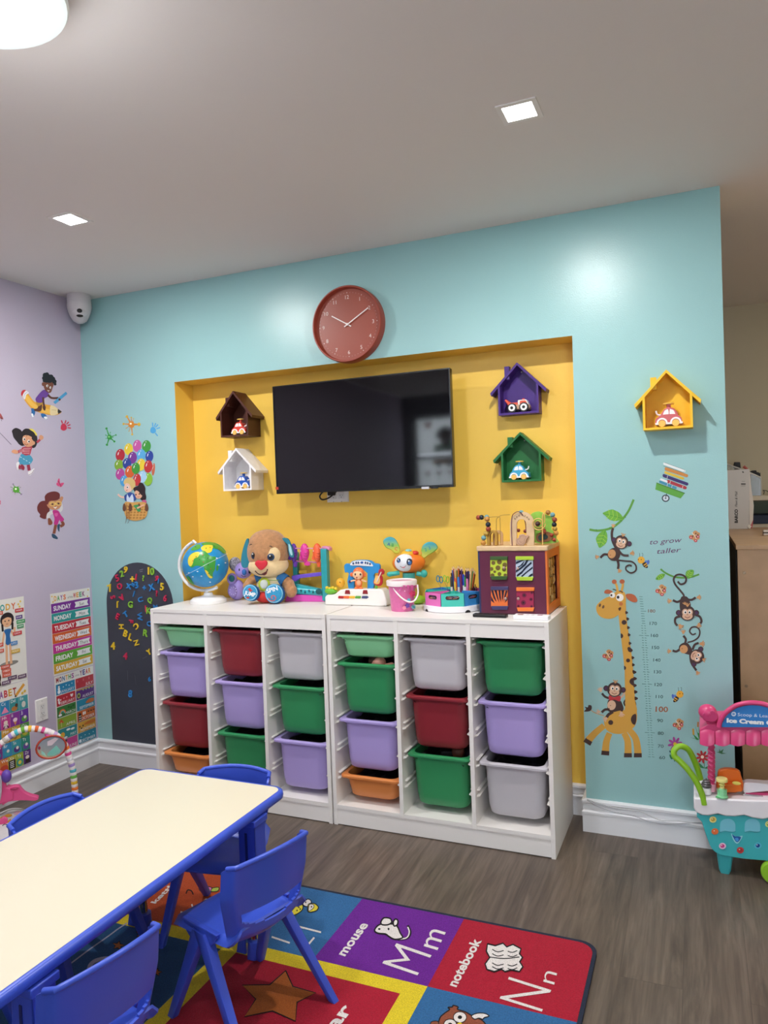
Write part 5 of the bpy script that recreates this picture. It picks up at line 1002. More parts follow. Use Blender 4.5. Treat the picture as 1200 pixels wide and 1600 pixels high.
d.ln([(340,1215),(270,1215),(220,1175)],24,'#f0c8b4'); d.bl([(315,1190),(390,1150),(460,1185),(470,1250),(420,1275),(330,1270),(312,1230)],'#2d4f9c'); d.bl([(350,1170),(380,1230),(420,1170),(440,1290),(345,1290)],'#cfe0f2',2)
d.bl([(440,1120),(450,1080),(500,1060),(520,1020),(560,1020),(600,1080),(600,1150),(615,1220),(590,1260),(540,1250)],'#2a1c20'); d.bl([(452,1160),(480,1120),(540,1140),(560,1190),(530,1235),(480,1230)],'#e8b494'); d.el(472,1182,9,11,'#2a1c20'); d.el(518,1172,9,11,'#2a1c20'); d.ln([(488,1208),(505,1215),(518,1205)],5,'#a03a34'); d.bl([(440,1115),(500,1100),(560,1140),(580,1200),(540,1180),(500,1130)],'#2a1c20'); d.bl([(560,1262),(600,1255),(620,1290),(560,1300)],'#c85a8c')
d.bl([(305,1320),(335,1280),(420,1288),(520,1282),(600,1290),(628,1340),(632,1420),(600,1500),(500,1540),(400,1535),(335,1490),(308,1410)],'#d8a65a')
for i in range(5):
    for j in range(6): d.bl([(360+j*46-(i*6),1345+i*38),(384+j*46-(i*6),1338+i*38),(392+j*46-(i*6),1356+i*38),(366+j*46-(i*6),1364+i*38)],'#b57f38',2)
for x in (315,400,520,625): d.bl([(x-14,1310),(x+8,1310),(x+22,1370),(x+10,1408),(x-16,1408),(x-26,1370)],'#6e4630')
d.bl([(440,1335),(500,1320),(520,1360),(540,1410),(500,1415),(470,1370)],'#3f9a5a'); d.ln([(490,1370),(590,1320)],22,'#e8b494')
for x in (345,385): d.ln([(x,1300),(x-5,1520),(x-20 if x<360 else x-25,1580)],5,'#6a3a2c')
for y in (1340,1390,1440,1490): d.ln([(344,y),(386,y)],6,'#8a4a30',False)
d.done('wall_sticker','sticker of two children in a wicker basket under twenty colourful balloons','wall sticker')
# chalkboard and magnets
d=Dec(1,0,160,870,6.664,base=.0004,rough=.75); d.kw=dict(var=.10,vs=5)
L_,R_,bt=-.0,0,0
xl_,xr_,zb_,zt_=.107,.575,.1415,1.152
pts=[(xl_,zb_),(xr_,zb_),(xr_,zt_-.234)]+[((xl_+xr_)/2+.234*math.cos(pi*i/24),zt_-.234+.234*math.sin(pi*i/24)) for i in range(1,24)]+[(xl_,zt_-.234)]
b=B().prism(pts,-.0012,-.0001,M('#40434f',.62,.35,var=.10,vs=4)); o=obj('chalkboard',b,smooth=False); tag(o,'dark grey arched chalkboard panel on the teal wall, half hidden by the frame','chalkboard')
d=wd(1,160,870,6.664); d.h=.0016; d.ln([(388,140),(425,128)],3,'#b9bcc4',False); d.ln([(392,157),(420,148)],3,'#b9bcc4',False); d.ln([(420,1060),(470,1035)],2,'#6e7280'); d.ln([(262,1180),(268,1290)],3,'#5a5e6a'); d.ln([(340,1230),(352,1330)],2,'#5a5e6a'); o=d.done('chalk_marks','faint chalk equals sign and smudges on the arched chalkboard','drawing')
MG={'y':('#ecc92e','yellow'),'r':('#cf2c55','red'),'b':('#2f86cc','blue'),'g':('#8cc63f','green')}
mags=[('2','g',208,175,-.25,70),('9','y',248,135,.25,74),('1','y',487,145,.05,80),('0','g',525,152,.0,80),('5','r',160,220,-.35,74),('+','y',318,230,0,60),('1','r',357,210,.25,70),('?','g',432,222,.1,62),('9','r',572,225,.5,66),('/','b',590,250,0,55),('7','y',85,325,-.35,80),('O','r',186,306,.1,66),('x','b',280,305,.2,60),('=','b',326,290,.6,50),('3','b',362,292,-.2,74),('+','b',443,322,.1,50),('X','b',517,316,-.2,74),('5','y',627,310,.1,80),('?','r',572,380,0,64),('6','r',660,428,.15,72),('S','r',115,420,1.3,62),('A','r',208,425,2.5,62),('/','b',335,385,.1,64),('U','b',402,445,1.3,60),('Q','g',500,455,.1,66),('J','y',165,495,3.2,74),('G','g',298,495,.1,70),('I','r',458,540,-.1,72),('K','g',490,560,.05,70),('Z','b',558,520,1.5,50),('E','r',165,620,.5,66),('T','b',248,598,-.6,62),('W','b',395,620,1.5,60),('F','r',305,672,1.7,56),('C','y',358,720,2.4,66),('C','b',490,695,0,56),('H','y',203,726,1.55,60),('B','y',247,798,.4,72),('R','g',455,792,.2,72),('L','y',300,835,.4,72),('N','y',360,893,1.3,62),('4','y',116,925,0,80),('4','r',245,1030,.1,76),('Y','y',490,990,-.5,60),('6','b',497,1272,0,50),('8','b',297,1424,.15,80)]
CR=Dec(1,0,160,870,6.664)
for i,(ch,c,x,y,a,h) in enumerate(mags):
    v,f=glyphs(ch,.022); x0,x1=min(p[0] for p in v),max(p[0] for p in v); yy0,yy1=min(p[1] for p in v),max(p[1] for p in v)
    ctr=CR.mp(x,y); k=h/6.664*(ctr-CAM).dot(cf)/FPX/max(yy1-yy0,.55)*.95*1.02
    q=[((p[0]-(x0+x1)/2)*k,(p[1]-(yy0+yy1)/2)*k) for p in v]; n_=len(q); ed={}
    for fc in f:
        for j in range(len(fc)): e=(fc[j],fc[(j+1)%len(fc)]); ed[e]=1
    b=B(); top=.006; b.add([(p[0],-top,p[1]) for p in q]+[(p[0],0,p[1]) for p in q],[tuple(fc) for fc in f]+[(e[0],e[1],e[1]+n_,e[0]+n_) for e in ed if (e[1],e[0]) not in ed],M(MG[c][0],.35))
    o=obj('magnetic_letter' if ch.isalpha() else 'magnetic_number' if ch.isdigit() else 'magnetic_sign',b,smooth=False); ctr.y=-.0016; 
    o.location=ctr; me=o.data
    lo=Vector((0,0,0)); 
    for vv in me.vertices: pass
    # geometry was recentred on its base: undo so that the letter turns about its centre
    zc=[vv.co.z for vv in me.vertices]; mid=(min(zc)+max(zc))/2
    for vv in me.vertices: vv.co.z-=mid; vv.co.y-=.003
    o.rotation_euler=(0,a,0)
    nm='letter '+ch if ch.isalpha() else 'number '+ch if ch.isdigit() else {'+':'plus sign','x':'times sign','=':'equals sign','?':'question mark','/':'slash'}[ch]
    if nm=='letter X': nm='capital X'
    if (ch,c)==('/','b'): nm+=' by the red 9' if y<300 else ' above the blue U'
    if (ch,c)==('C','b'): nm+=' half behind the frame'
    if ch=='x': nm='times sign'
    tilt='upside down' if abs(a)>2.2 else 'lying sideways' if abs(a)>1.1 else 'tilted' if abs(a)>.3 else 'upright'
    tag(o,'%s magnetic %s, %s, %s the chalkboard'%(MG[c][1],nm,tilt,('on the top %s rim of' if y<260 else 'on the upper %s of' if y<560 else 'in the middle %s of' if y<1100 else 'low on the %s of')%('left' if x<230 else 'right' if x>420 else 'centre')),'magnet','magnetic letters and numbers on the chalkboard')
# ------------------------------------------------------------------ teal wall, right part
def k6(): return wd(1,900,770,5.714)
def k7(): return wd(1,900,890,5.714)
def k8(): return wd(1,900,1050,5.714)
DBR='#45302e'; TAN='#cf9a66'; FCE='#dcb496'
def leaf(d,pts,c1='#6cae3c',rib=None):
    d.bl(pts,c1,3)
    if rib:
        d.ln(rib,4,'#3f8a2c',False); (x0,y0),(x1,y1)=rib
        for t in (.3,.5,.7): px_,py_=x0+(x1-x0)*t,y0+(y1-y0)*t; nx,ny=-(y1-y0)*.28,(x1-x0)*.28; d.ln([(px_,py_),(px_+nx+(x1-x0)*.12,py_+ny+(y1-y0)*.12)],3,'#b8d84a',False); d.ln([(px_,py_),(px_-nx+(x1-x0)*.12,py_-ny+(y1-y0)*.12)],3,'#b8d84a',False)
def paw(d,x,y,a,r=16,c=TAN):
    d.el(x,y,r*.8,r*.7,c,a)
    for o in (-.9,-.3,.3,.9): d.ln([(x,y),(x+r*1.7*math.cos(a+o),y+r*1.7*math.sin(a+o))],r*.5,c,False)
def mface(d,x,y,r,a=0,face=True):
    ca,sa=math.cos(a),math.sin(a); P=lambda u,v:(x+r*(u*ca-v*sa),y+r*(u*sa+v*ca))
    for s in (-1,1): px_,py_=P(s*1.15,-.05); d.el(px_,py_,r*.38,r*.38,DBR); d.el(px_,py_,r*.24,r*.24,'#4b2f55')
    d.el(x,y,r*1.02,r*1.0,DBR,a)
    for t in (-.3,0,.3): d.ln([P(0,-.85),P(t,-1.3)],r*.12,TAN,False)
    for s in (-1,1): px_,py_=P(s*.30,-.12); d.el(px_,py_,r*.40,r*.45,FCE,a)
    px_,py_=P(0,.38); d.el(px_,py_,r*.68,r*.48,FCE,a)
    for s in (-1,1):
        px_,py_=P(s*.30,-.14); d.el(px_,py_,r*.22,r*.25,'#f4efe9',a); px_,py_=P(s*.27,-.10); d.el(px_,py_,r*.11,r*.14,'#1b1414',a)
    d.ln([P(-.07,.20),P(.07,.20)],r*.07,'#5a3a30',False); d.ln([P(-.35,.45),P(0,.62),P(.35,.45)],r*.08,'#7a3a30')
def spiral(cx_,cy_,r,a0,turns,n=22,s=1): return [(cx_+r*(1-.75*i/n)*math.cos(a0+s*turns*2*pi*i/n),cy_+r*(1-.75*i/n)*math.sin(a0+s*turns*2*pi*i/n)) for i in range(n+1)]
d=k6(); d.ln([(120,328),(190,338),(270,328),(340,300),(410,240),(470,160),(515,60)],20,'#5c9a3c'); [d.ln([(x,y-12),(x+8,y+10)],4,'#3c7a2c',False) for x,y in ((180,336),(300,318),(400,250),(436,215))]
leaf(d,[(425,232),(390,180),(355,160),(320,148),(270,165),(238,182),(262,205),(300,240),(350,252),(390,245)],rib=[(425,232),(245,185)]); leaf(d,[(262,335),(280,380),(272,440),(240,475),(208,490),(190,450),(178,410),(200,370),(232,345)],rib=[(262,335),(212,485)])
d.ln([(330,315),(320,360),(325,420),(345,470),(365,500)],22,DBR); paw(d,332,300,-1.4,14); d.bl([(345,490),(390,505),(395,560),(365,605),(310,600),(280,560),(300,510)],DBR); d.el(320,545,35,40,TAN,.2); d.el(308,556,4,4,'#7a4a30')
d.ln([(285,552),(250,550),(218,580)],20,DBR); paw(d,195,570,2.9,15); d.ln([(370,600),(380,640),(375,680)],22,DBR); paw(d,385,690,1.0,15); d.ln([(385,520),(420,555),(470,560)],20,DBR); paw(d,495,540,-.2,17)
d.ln([(365,600),(440,608),(500,615),(535,650),(532,695),(490,715),(450,690),(448,660),(475,645),(498,652)],14,DBR); mface(d,405,440,62,.25); d.done('wall_sticker','monkey sticker hanging by one arm from a leafy vine, above the giraffe','wall sticker','monkey stickers on the teal wall')
d=k6(); d.tx('to grow',652,462,44,'#6a3a68',-.03,w=285,sh=.35,vx=(.997,-.075)); d.tx('taller',715,545,44,'#6a3a68',-.03,w=215,sh=.35,vx=(.997,-.075)); d.done('wall_lettering','purple cursive words to grow taller beside the hanging monkey','wall sticker')
def bee(d,x,y,f=1,r=32):
    d.el(x+f*52,y+22,22,15,'#5a80c8',f*.7); d.el(x+f*64,y+15,10,16,'#4a6ac0'); d.bl([(x+f*10,y+30),(x+f*40,y+20),(x+f*60,y+60),(x+f*50,y+72),(x+f*22,y+60)],'#2c211c'); d.ln([(x+f*22,y+48),(x+f*50,y+30)],9,'#e8ae34',False); d.ln([(x+f*36,y+62),(x+f*58,y+46)],7,'#e8ae34',False)
    d.el(x,y,r,r,'#e8ae34'); [d.el(x-f*12+s*13,y-4,4,5,'#2c211c') for s in (-1,1)]; [d.ln([(x+s*12,y-28),(x+s*14,y-55),(x+s*10-4,y-62)],3,'#2c211c') for s in (-1,1)]
d=k6(); bee(d,582,600); d.done('wall_sticker','small bee sticker beside the hanging monkey tail','wall sticker','bee and butterfly stickers on the teal wall')
d=k8(); bee(d,928,198,-1); d.done('wall_sticker','small bee sticker between number 110 and the hanging vine of monkeys','wall sticker','bee and butterfly stickers on the teal wall')
def bfly(d,x,y,f=1):
    for px_,py_,r in ((x+8,y-28,22),(x+30,y-16,20),(x-30,y+8,20),(x-6,y+14,26),(x+28,y+18,18),(x+6,y+36,16)): d.el(px_,py_,r,r*.9,'#c8925c')
    for px_,py_ in ((x+30,y+6),(x-32,y+14),(x+10,y+42)): d.el(px_,py_,16,14,'#c0484c'); d.el(px_,py_,7,6,'#e8b0a8')
    for px_,py_ in ((x+12,y-22),(x-16,y+2),(x+16,y+8),(x+30,y-10)): d.el(px_,py_,6,7,'#5a3428')
    d.ln([(x-22,y-30),(x+2,y),(x+16,y+28)],7,'#e8d2b8')
for K_,x,y,w_ in ((k6,1058,385,'right of the words to grow taller'),(k7,758,180,'left of the upside-down monkey'),(k7,285,760,'left of the giraffe neck'),(k8,912,462,'above the purple flower')):
    d=K_(); bfly(d,x,y); d.done('wall_sticker','brown and red butterfly sticker '+w_,'wall sticker','bee and butterfly stickers on the teal wall')
# monkey hanging by the tail
d=k7(); d.ln([(755,-5),(800,30),(870,62),(940,72),(1020,68),(1100,42)],16,'#5c9a3c'); leaf(d,[(795,42),(770,35),(735,50),(710,85),(745,92),(780,72)],rib=[(795,42),(715,85)]); leaf(d,[(985,72),(978,40),(990,10),(1030,0),(1052,10),(1045,50),(1015,80)],rib=[(990,78),(1035,5)])
d.ln([(960,250),(960,225),(925,180),(885,130),(872,85),(895,50),(940,45),(980,70),(975,115),(935,130),(908,105)],17,DBR); d.bl([(940,245),(985,240),(1010,270),(1025,330),(990,380),(940,380),(925,320)],DBR); [d.ln([(972,312),(x,y)],7,TAN,False) for x,y in ((952,296),(966,288),(980,288),(994,298))]
d.ln([(950,265),(905,288),(865,272)],20,DBR); paw(d,842,278,3.0,17); d.ln([(985,262),(1030,270),(1068,248)],20,DBR); paw(d,1090,248,-.1,17); d.ln([(930,415),(890,430),(885,470),(905,500)],20,DBR); paw(d,928,500,.9,20); d.ln([(1060,400),(1105,420),(1120,460),(1108,478)],20,DBR); paw(d,1098,488,1.6,18); mface(d,995,388,68,0); d.done('wall_sticker','monkey sticker hanging upside down by its tail from a short vine','wall sticker','monkey stickers on the teal wall')
d=k7(); d.ln([(995,650),(1050,635),(1095,600),(1105,550),(1080,515),(1035,515),(1015,550),(1040,580),(1070,570)],14,DBR); d.bl([(930,670),(985,650),(1030,700),(1050,770),(1010,760),(960,745),(920,710)],DBR); d.el(962,710,36,38,TAN,.2); d.el(948,705,4,4,'#7a4a30'); d.ln([(975,655),(980,620),(958,590)],20,DBR); paw(d,958,562,-1.6,16); d.ln([(925,712),(895,730),(862,722)],20,DBR); paw(d,840,727,3.1,16); d.ln([(1040,715),(1060,670),(1095,655)],20,DBR); paw(d,1118,662,.0,20); d.ln([(1020,760),(1030,830),(1075,900)],20,DBR); paw(d,1082,915,1.0,16); mface(d,1080,775,64,2.0); d.done('wall_sticker','tumbling monkey sticker with curled tail below the upside-down monkey','wall sticker','monkey stickers on the teal wall')
# giraffe
GI='#d8a344'; d=k8()
d.ln([(250,390),(190,372),(140,345),(128,310)],7,'#c89a62'); d.bl([(140,330),(120,350),(72,352),(90,330),(78,310),(105,315),(112,295),(138,300)],DBR,3)
for pts in ([(250,478),(170,545),(110,610)],[(300,545),(272,620),(262,720)],[(430,545),(462,620),(465,740)],[(480,520),(535,600),(555,740)]): d.ln(pts,52,GI,w2=66 if pts[0][0]>200 else 60)
for x,y,a in ((107,622,.55),(262,722,.1),(464,742,0),(552,742,0)): ca,sa=math.cos(a),math.sin(a); d.po([(x+u*ca-v*sa,y+u*sa+v*ca) for u,v in ((-34,-18),(34,-18),(36,20),(-36,20))],DBR)
d.po([(-0+435,-10),(512,-10),(528,260),(545,330),(540,430),(520,490),(420,420),(440,300)],GI); d.bl([(250,420),(270,385),(330,360),(420,340),(530,340),(545,410),(525,480),(470,530),(390,552),(310,540),(262,500)],GI)
d.el(310,450,22,22,DBR); d.bl([(535,375),(505,385),(490,420),(500,455),(525,470),(538,430)],DBR); d.bl([(512,55),(485,65),(478,90),(495,112),(518,118)],DBR)
for x,y in ((522,2),(525,60),(525,120),(532,178),(536,236)): d.bl([(x-12,y-16),(x+10,y-10),(x+18,y),(x+8,y+10),(x-10,y+14)],DBR,3)
d.crop(900,890,5.714); d.po([(378,395),(440,300),(452,440),(498,770),(512,905),(435,905),(425,800)],GI)
d.bl([(180,340),(200,300),(260,255),(310,235),(370,190),(430,200),(445,250),(440,310),(400,370),(370,410),(310,438),(240,430),(195,395)],GI); d.po([(380,380),(442,230),(450,430),(390,440)],GI)
d.ln([(372,195),(362,140),(342,105)],20,GI); d.ln([(405,195),(418,140),(412,105)],20,GI); d.el(342,108,22,20,'#b8623c'); d.el(412,106,23,20,'#b8623c'); d.bl([(300,215),(255,210),(260,185),(290,178),(330,198)],'#b8623c'); d.bl([(445,222),(490,215),(530,235),(548,280),(510,290),(460,262)],'#b8623c')
d.el(325,228,25,24,'#f5f2ec'); d.el(392,248,34,34,'#f5f2ec'); d.el(316,228,9,10,'#2a1c18'); d.el(376,246,12,14,'#2a1c18'); d.ln([(328,175),(345,178),(360,186)],9,'#3a2820'); d.ln([(385,192),(400,193),(418,205)],9,'#3a2820'); d.el(214,318,10,16,'#6a4a30',.3); d.el(244,332,10,16,'#6a4a30',.3); d.el(402,306,17,17,'#c8743c'); d.bl([(378,345),(400,335),(402,352),(388,368)],'#5a3a24')
for x,y,r in ((430,470,21),(465,810,17)): d.el(x,y,r*1.05,r,DBR)
d.bl([(400,570),(418,580),(420,600),(402,612)],DBR); d.bl([(430,858),(446,870),(445,885),(432,895)],DBR); d.bl([(460,700),(475,690),(505,715),(495,735),(470,730)],DBR); d.bl([(512,970),(490,985),(482,1005)],DBR,3)
for x,y in ((452,384),(462,440),(468,518),(474,582),(482,658),(494,720),(508,786),(512,850),(516,910),(530,972)): d.bl([(x-10,y-14),(x+6,y-10),(x+14,y),(x+5,y+9),(x-9,y+12)],DBR,3)
d.done('wall_sticker','tall orange giraffe sticker with dark spots reaching down to the baseboard area','wall sticker')
d=k8(); d.ln([(415,352),(470,350),(520,320),(530,280),(505,245),(460,238),(430,270),(445,305),(485,310)],15,DBR); d.bl([(290,250),(340,245),(400,260),(420,320),(400,350),(340,360),(290,350),(280,300)],DBR); d.el(318,296,38,44,FCE,.1); d.el(308,300,4,4,'#7a4a30')
d.ln([(300,235),(260,220),(232,190)],20,DBR); paw(d,220,165,-1.9,18,FCE); d.ln([(400,230),(425,200),(430,180)],16,FCE); d.ln([(300,335),(260,335),(230,360)],22,DBR); paw(d,208,355,3.3,16,FCE); d.ln([(330,355),(290,380),(275,405)],26,DBR); paw(d,268,415,2.6,18,FCE); d.ln([(395,265),(415,320),(405,350)],20,DBR); paw(d,405,368,1.4,20,FCE); mface(d,345,155,66,.1); d.bl([(295,205),(340,225),(395,210),(392,262),(345,245),(300,252)],'#c23a40',3); d.done('wall_sticker','monkey sticker with a red bow tie riding on the giraffe back','wall sticker','monkey stickers on the teal wall')
# height ruler
d=wd(1,900,700,923/300); xa,ya,xb,yb=316,714,362,1484
def rul(t): return (xa+(xb-xa)*t,ya+(yb-ya)*t)
N_=66
for i in range(N_+1):
    t=i/N_; x,y=rul(t); big=(i-6)%5==0 and i>=6; b2_=(i-6)%10==0 and i>=6 and (i-6)%20==10 or i in(16,) 
    if i<12: d.h=.0007; d.ln([(x-12+i*.5,y),(x+4+(10 if i==6 else 0)+i*.5,y+1)],2.4,'#5d8a84',False); continue
    w_=24 if ((i-6)%10==0 and (i-6)%20!=0) else 15 if (i-6)%5==0 else 11
    d.h=.0007; d.ln([(x-w_,y),(x-3,y+1)],2.4,'#5d8a84',False); d.h=.0007; d.ln([(x+3,y),(x+w_,y+2)],2.4,'#5d8a84',False)
for t_,x,y in ((180,346,790),(170,354,850),(160,360,908),(150,365,966),(140,371,1026),(130,375,1083),(120,378,1144),(110,383,1202),(90,390,1317),(80,393,1378),(70,393,1440),(60,400,1495)): d.h=.0007; d.tx(str(t_),x,y,15,'#4a6a6c' if t_!=180 else '#8a6a5a',.03,bold=.012,w=35 if t_>=100 else 28)
d.tx('100',382,1267,25,'#a8694c',.03,bold=.02,w=60); d.done('height_chart','green height ruler sticker numbered 60 to 180 beside the giraffe','wall sticker')
# flowers and grass
def flower(d,x,y,r,c,c2,n=8):
    for i in range(n): a=2*pi*i/n-.2; d.el(x+r*.62*math.cos(a),y+r*.62*math.sin(a),r*.45,r*.19,c,a,k=12)
    d.el(x,y,r*.26,r*.26,c2)
d=k8(); d.ln([(880,660),(870,720),(880,800)],7,'#2f7a4a'); leaf(d,[(868,765),(840,735),(835,750),(850,780)],'#2f8a54'); leaf(d,[(865,715),(835,700),(838,718),(862,722)],'#2a5a54'); flower(d,884,642,62,'#a84a9c','#e8c83a'); d.done('wall_sticker','purple daisy sticker behind the green cart handles','wall sticker','flower stickers on the teal wall')
d=k8(); d.ln([(1145,760),(1145,860)],5,'#2f7a4a'); leaf(d,[(1145,858),(1105,815),(1088,820),(1105,850)],'#2f8a54'); leaf(d,[(1145,858),(1185,838),(1182,862)],'#2f8a54'); flower(d,1128,758,56,'#b82c34','#f0e0d0'); d.done('wall_sticker','red daisy sticker beside the pink cart post','wall sticker','flower stickers on the teal wall')
d=k8(); 
for p in ([(1095,605),(1015,582),(1060,592)],[(1098,600),(1038,545),(1070,600)],[(1100,605),(1060,470),(1085,540)],[(1100,600),(1095,480),(1110,560)],[(1110,600),(1125,500),(1130,600)]): d.po([p[0],p[1],p[2],(p[2][0]+14,p[2][1]+8)],'#2f8a44')
d.ln([(1050,560),(1045,505)],16,'#c89a3c',False); d.ln([(1088,490),(1090,445)],14,'#b8743c',False); d.done('wall_sticker','green reeds with brown cattails sticker above the red daisy','wall sticker','flower stickers on the teal wall')
d=wd(1,1000,1060,4.85); [d.po([(600,558),(x,y),(620,572)],'#3a7a4c') for x,y in ((578,536),(600,532),(634,534),(655,568),(575,556))]; d.done('wall_sticker','small dark green grass tuft sticker right of the cart post','wall sticker','flower stickers on the teal wall')
# wheelbarrow of books
d=wd(1,980,570,6.954); d.po([(318,1278),(628,1392),(580,1452),(306,1355)],'#5aa03c'); d.po([(318,1278),(628,1392),(622,1402),(322,1290)],'#3f7a2c'); d.el(418,1450,42,40,'#26303c'); d.el(418,1450,30,28,'#c8d2da'); d.el(418,1450,8,8,'#26303c'); d.ln([(430,1400),(418,1440)],8,'#26303c',False)
for x0,y0,x1,y1,h,c in ((355,1270,525,1338,26,'#3f8fb0'),(440,1265,630,1336,34,'#a82f3c'),(395,1203,648,1295,34,'#3a2a6a'),(412,1168,605,1235,26,'#d8b83a'),(418,1130,645,1205,34,'#c8833c'),(400,1075,620,1155,26,'#e6ecec')): d.ln([(x0,y0),(x1,y1)],h,c,False); d.el(x1,y1,h*.5,h*.5,c); d.el(x0,y0,h*.3,h*.5,c)
d.ln([(405,1062),(622,1140),(622,1160),(600,1170),(392,1098)],3,'#3a4a4a',False); [d.ln([(x,y-16),(x-8,y+16)],5,'#e8e0d8',False) for x,y in ((440,1220),(470,1278),(606,1330),(440,1305),(490,1322))]; d.po([(365,1232),(440,1262),(436,1282),(355,1252)],'#e8e8ee')
d.done('wall_sticker','sticker of a green wheelbarrow stacked with books, below the yellow house shelf','wall sticker')
# ------------------------------------------------------------------ rug
RX0,RX1,RY0,RY1=.79,2.882,-2.43,-.822; RH=.010
def nap(h,name): return M(h,.95,.1,bump=1.0,bs=420,var=.22,vs=260,sheen=.1,name=name)
b=B(); b.loft([rr(RX1-RX0,RY1-RY0,.055,z,(RX0+RX1)/2,(RY0+RY1)/2,6) for z in (.0,RH)],M('#101c34',.8,bump=.6,bs=300))
rug=obj('alphabet_rug',b); tag(rug,'colourful alphabet picture rug with navy edge under the table','rug')
d=Dec(2,RH,metric=True,base=.0004,step=.00004); RC={}
def rc_(c): return nap(c,'rug_pile_'+c)
RED,PUR,BLU,ORG,YLW,WHI,BLK='#a3182f','#66208a','#2f6394','#a8451f','#d8c02a','#dcd5d2','#100d10'
e_=.012; d.po([(x,y) for x,y,z in rr(RX1-RX0-2*e_,RY1-RY0-2*e_,.05,0,(RX0+RX1)/2,(RY0+RY1)/2,6)],rc_(RED))
cx_=[RX0+e_,.898,1.283,1.668,2.053,2.437,RX1-e_]; r1,r2=RY1-e_,-1.205
for i,c in enumerate(('#2f7a4a',PUR,ORG,BLU,PUR)): d.rc(cx_[i],r2,cx_[i+1],r1,rc_(c))
d.rc(2.437,-1.565,RX1-e_,r2,rc_(BLU)); d.rc(2.437,-1.93,RX1-e_,-1.565,rc_(ORG)); d.rc(RX0+e_,-2.05,2.437,r2,rc_(YLW)); d.rc(1.80,-1.99,2.372,-1.262,rc_(RED)); d.rc(.96,-1.99,1.742,-1.262,rc_('#1d4a72'))
d.rc(RX0+e_,-2.41,2.437,-2.05,rc_(PUR)); d.rc(1.283,-2.41,1.668,-2.05,rc_(BLU))
o=d.done('rug_print',parent=rug)
def G(ox,oy,sc): return Dec(2,RH,ox,oy,sc,base=.0014,step=.00004)
g=G(380,1350,2.069); wh=rc_(WHI); bk=M(BLK,.95); g.tx('mouse',328,300,30,wh,vx=(.60,-.80),vy=(-.93,-.33),w=128,bold=.03)
g.tx('M',565,362,128,wh,vx=(.58,-.81),vy=(-.945,-.325),w=80,bold=-.012); g.tx('m',628,280,74,wh,vx=(.42,-.90),vy=(-.945,-.28),w=64)
g.tx('notebook',688,400,32,wh,vx=(.48,-.88),vy=(-.93,-.30),w=172,bold=.03); g.tx('N',968,480,152,wh,vx=(.40,-.92),vy=(-.955,-.30),w=76,bold=-.012); g.tx('n',1006,392,60,wh,vx=(.25,-.97),vy=(-.955,-.27),w=38,bold=-.008)
def olp(g,p,c,w=5,k=3): g.bl(p,c,k); g.ol(p,w,bk)
g.ln([(500,245),(530,240),(540,222),(532,200)],8,bk); g.ln([(500,245),(528,240),(537,222),(532,205)],4,wh)
olp(g,[(425,215),(440,198),(470,195),(495,200),(508,225),(515,240),(490,245),(470,235),(460,228),(435,225)],wh); olp(g,[(445,190),(455,176),(475,178),(480,190),(468,198),(450,198)],wh); olp(g,[(485,190),(492,180),(500,185),(498,198),(488,202)],wh); g.el(440,212,4,3,bk); g.el(470,212,3,4,bk)
bk_=[(790,260),(815,266),(840,258),(852,270),(872,262),(898,276),(893,292),(903,304),(894,318),(904,334),(893,350),(868,344),(846,350),(835,342),(812,350),(788,343),(782,325),(797,304),(786,284)]; g.po(bk_,wh); g.ln(bk_,5,bk,False,True)
for y in (278,292,322,334): g.ln([(805,y),(822,y+8),(842,y+4)],3,bk); g.ln([(855,y+6),(870,y+10),(886,y+4)],3,bk)
g.ln([(795,303),(845,308),(893,303)],3,bk)
g1=g
# owl in the next cell
g=G(600,1500,6); br=rc_('#8a4a34'); olp(g,[(520,560),(560,510),(615,470),(600,450),(640,445),(650,430),(695,445),(690,468),(760,490),(850,540),(920,570),(960,640),(900,760),(640,780),(500,700)],br,12); olp(g,[(820,530),(870,505),(940,505),(985,530),(940,545),(925,560),(890,550),(850,560)],wh,10)
for x,y,r in ((712,542,58),(620,610,56)): g.el(x,y,r+8,(r+8)*.85,bk); g.el(x,y,r,r*.82,wh); g.el(x,y,r*.35,r*.3,bk)
g.bl([(690,600),(720,590),(730,610),(705,625)],rc_(YLW)); olp(g,[(440,590),(500,580),(510,620),(450,640)],br,8)
g2=g
g=G(360,1400,7.059)
for p in ([(710,330),(1000,405)],[(800,548),(830,575),(925,462)],[(455,455),(655,522)]): g.ln(p,20,wh,False)
yl=rc_('#d9c93c'); olp(g,[(640,230),(700,140),(760,90),(800,110),(790,160),(740,200),(690,220)],yl,10); olp(g,[(800,90),(850,40),(890,60),(880,110),(830,120)],wh,10); olp(g,[(870,90),(930,90),(970,130),(940,170),(860,180),(855,120)],yl,10); olp(g,[(872,100),(915,100),(920,130),(890,160),(862,168)],wh,7)
for x,y in ((755,130),(770,150),(735,165),(895,125),(830,75)): g.el(x,y,7,10,bk)
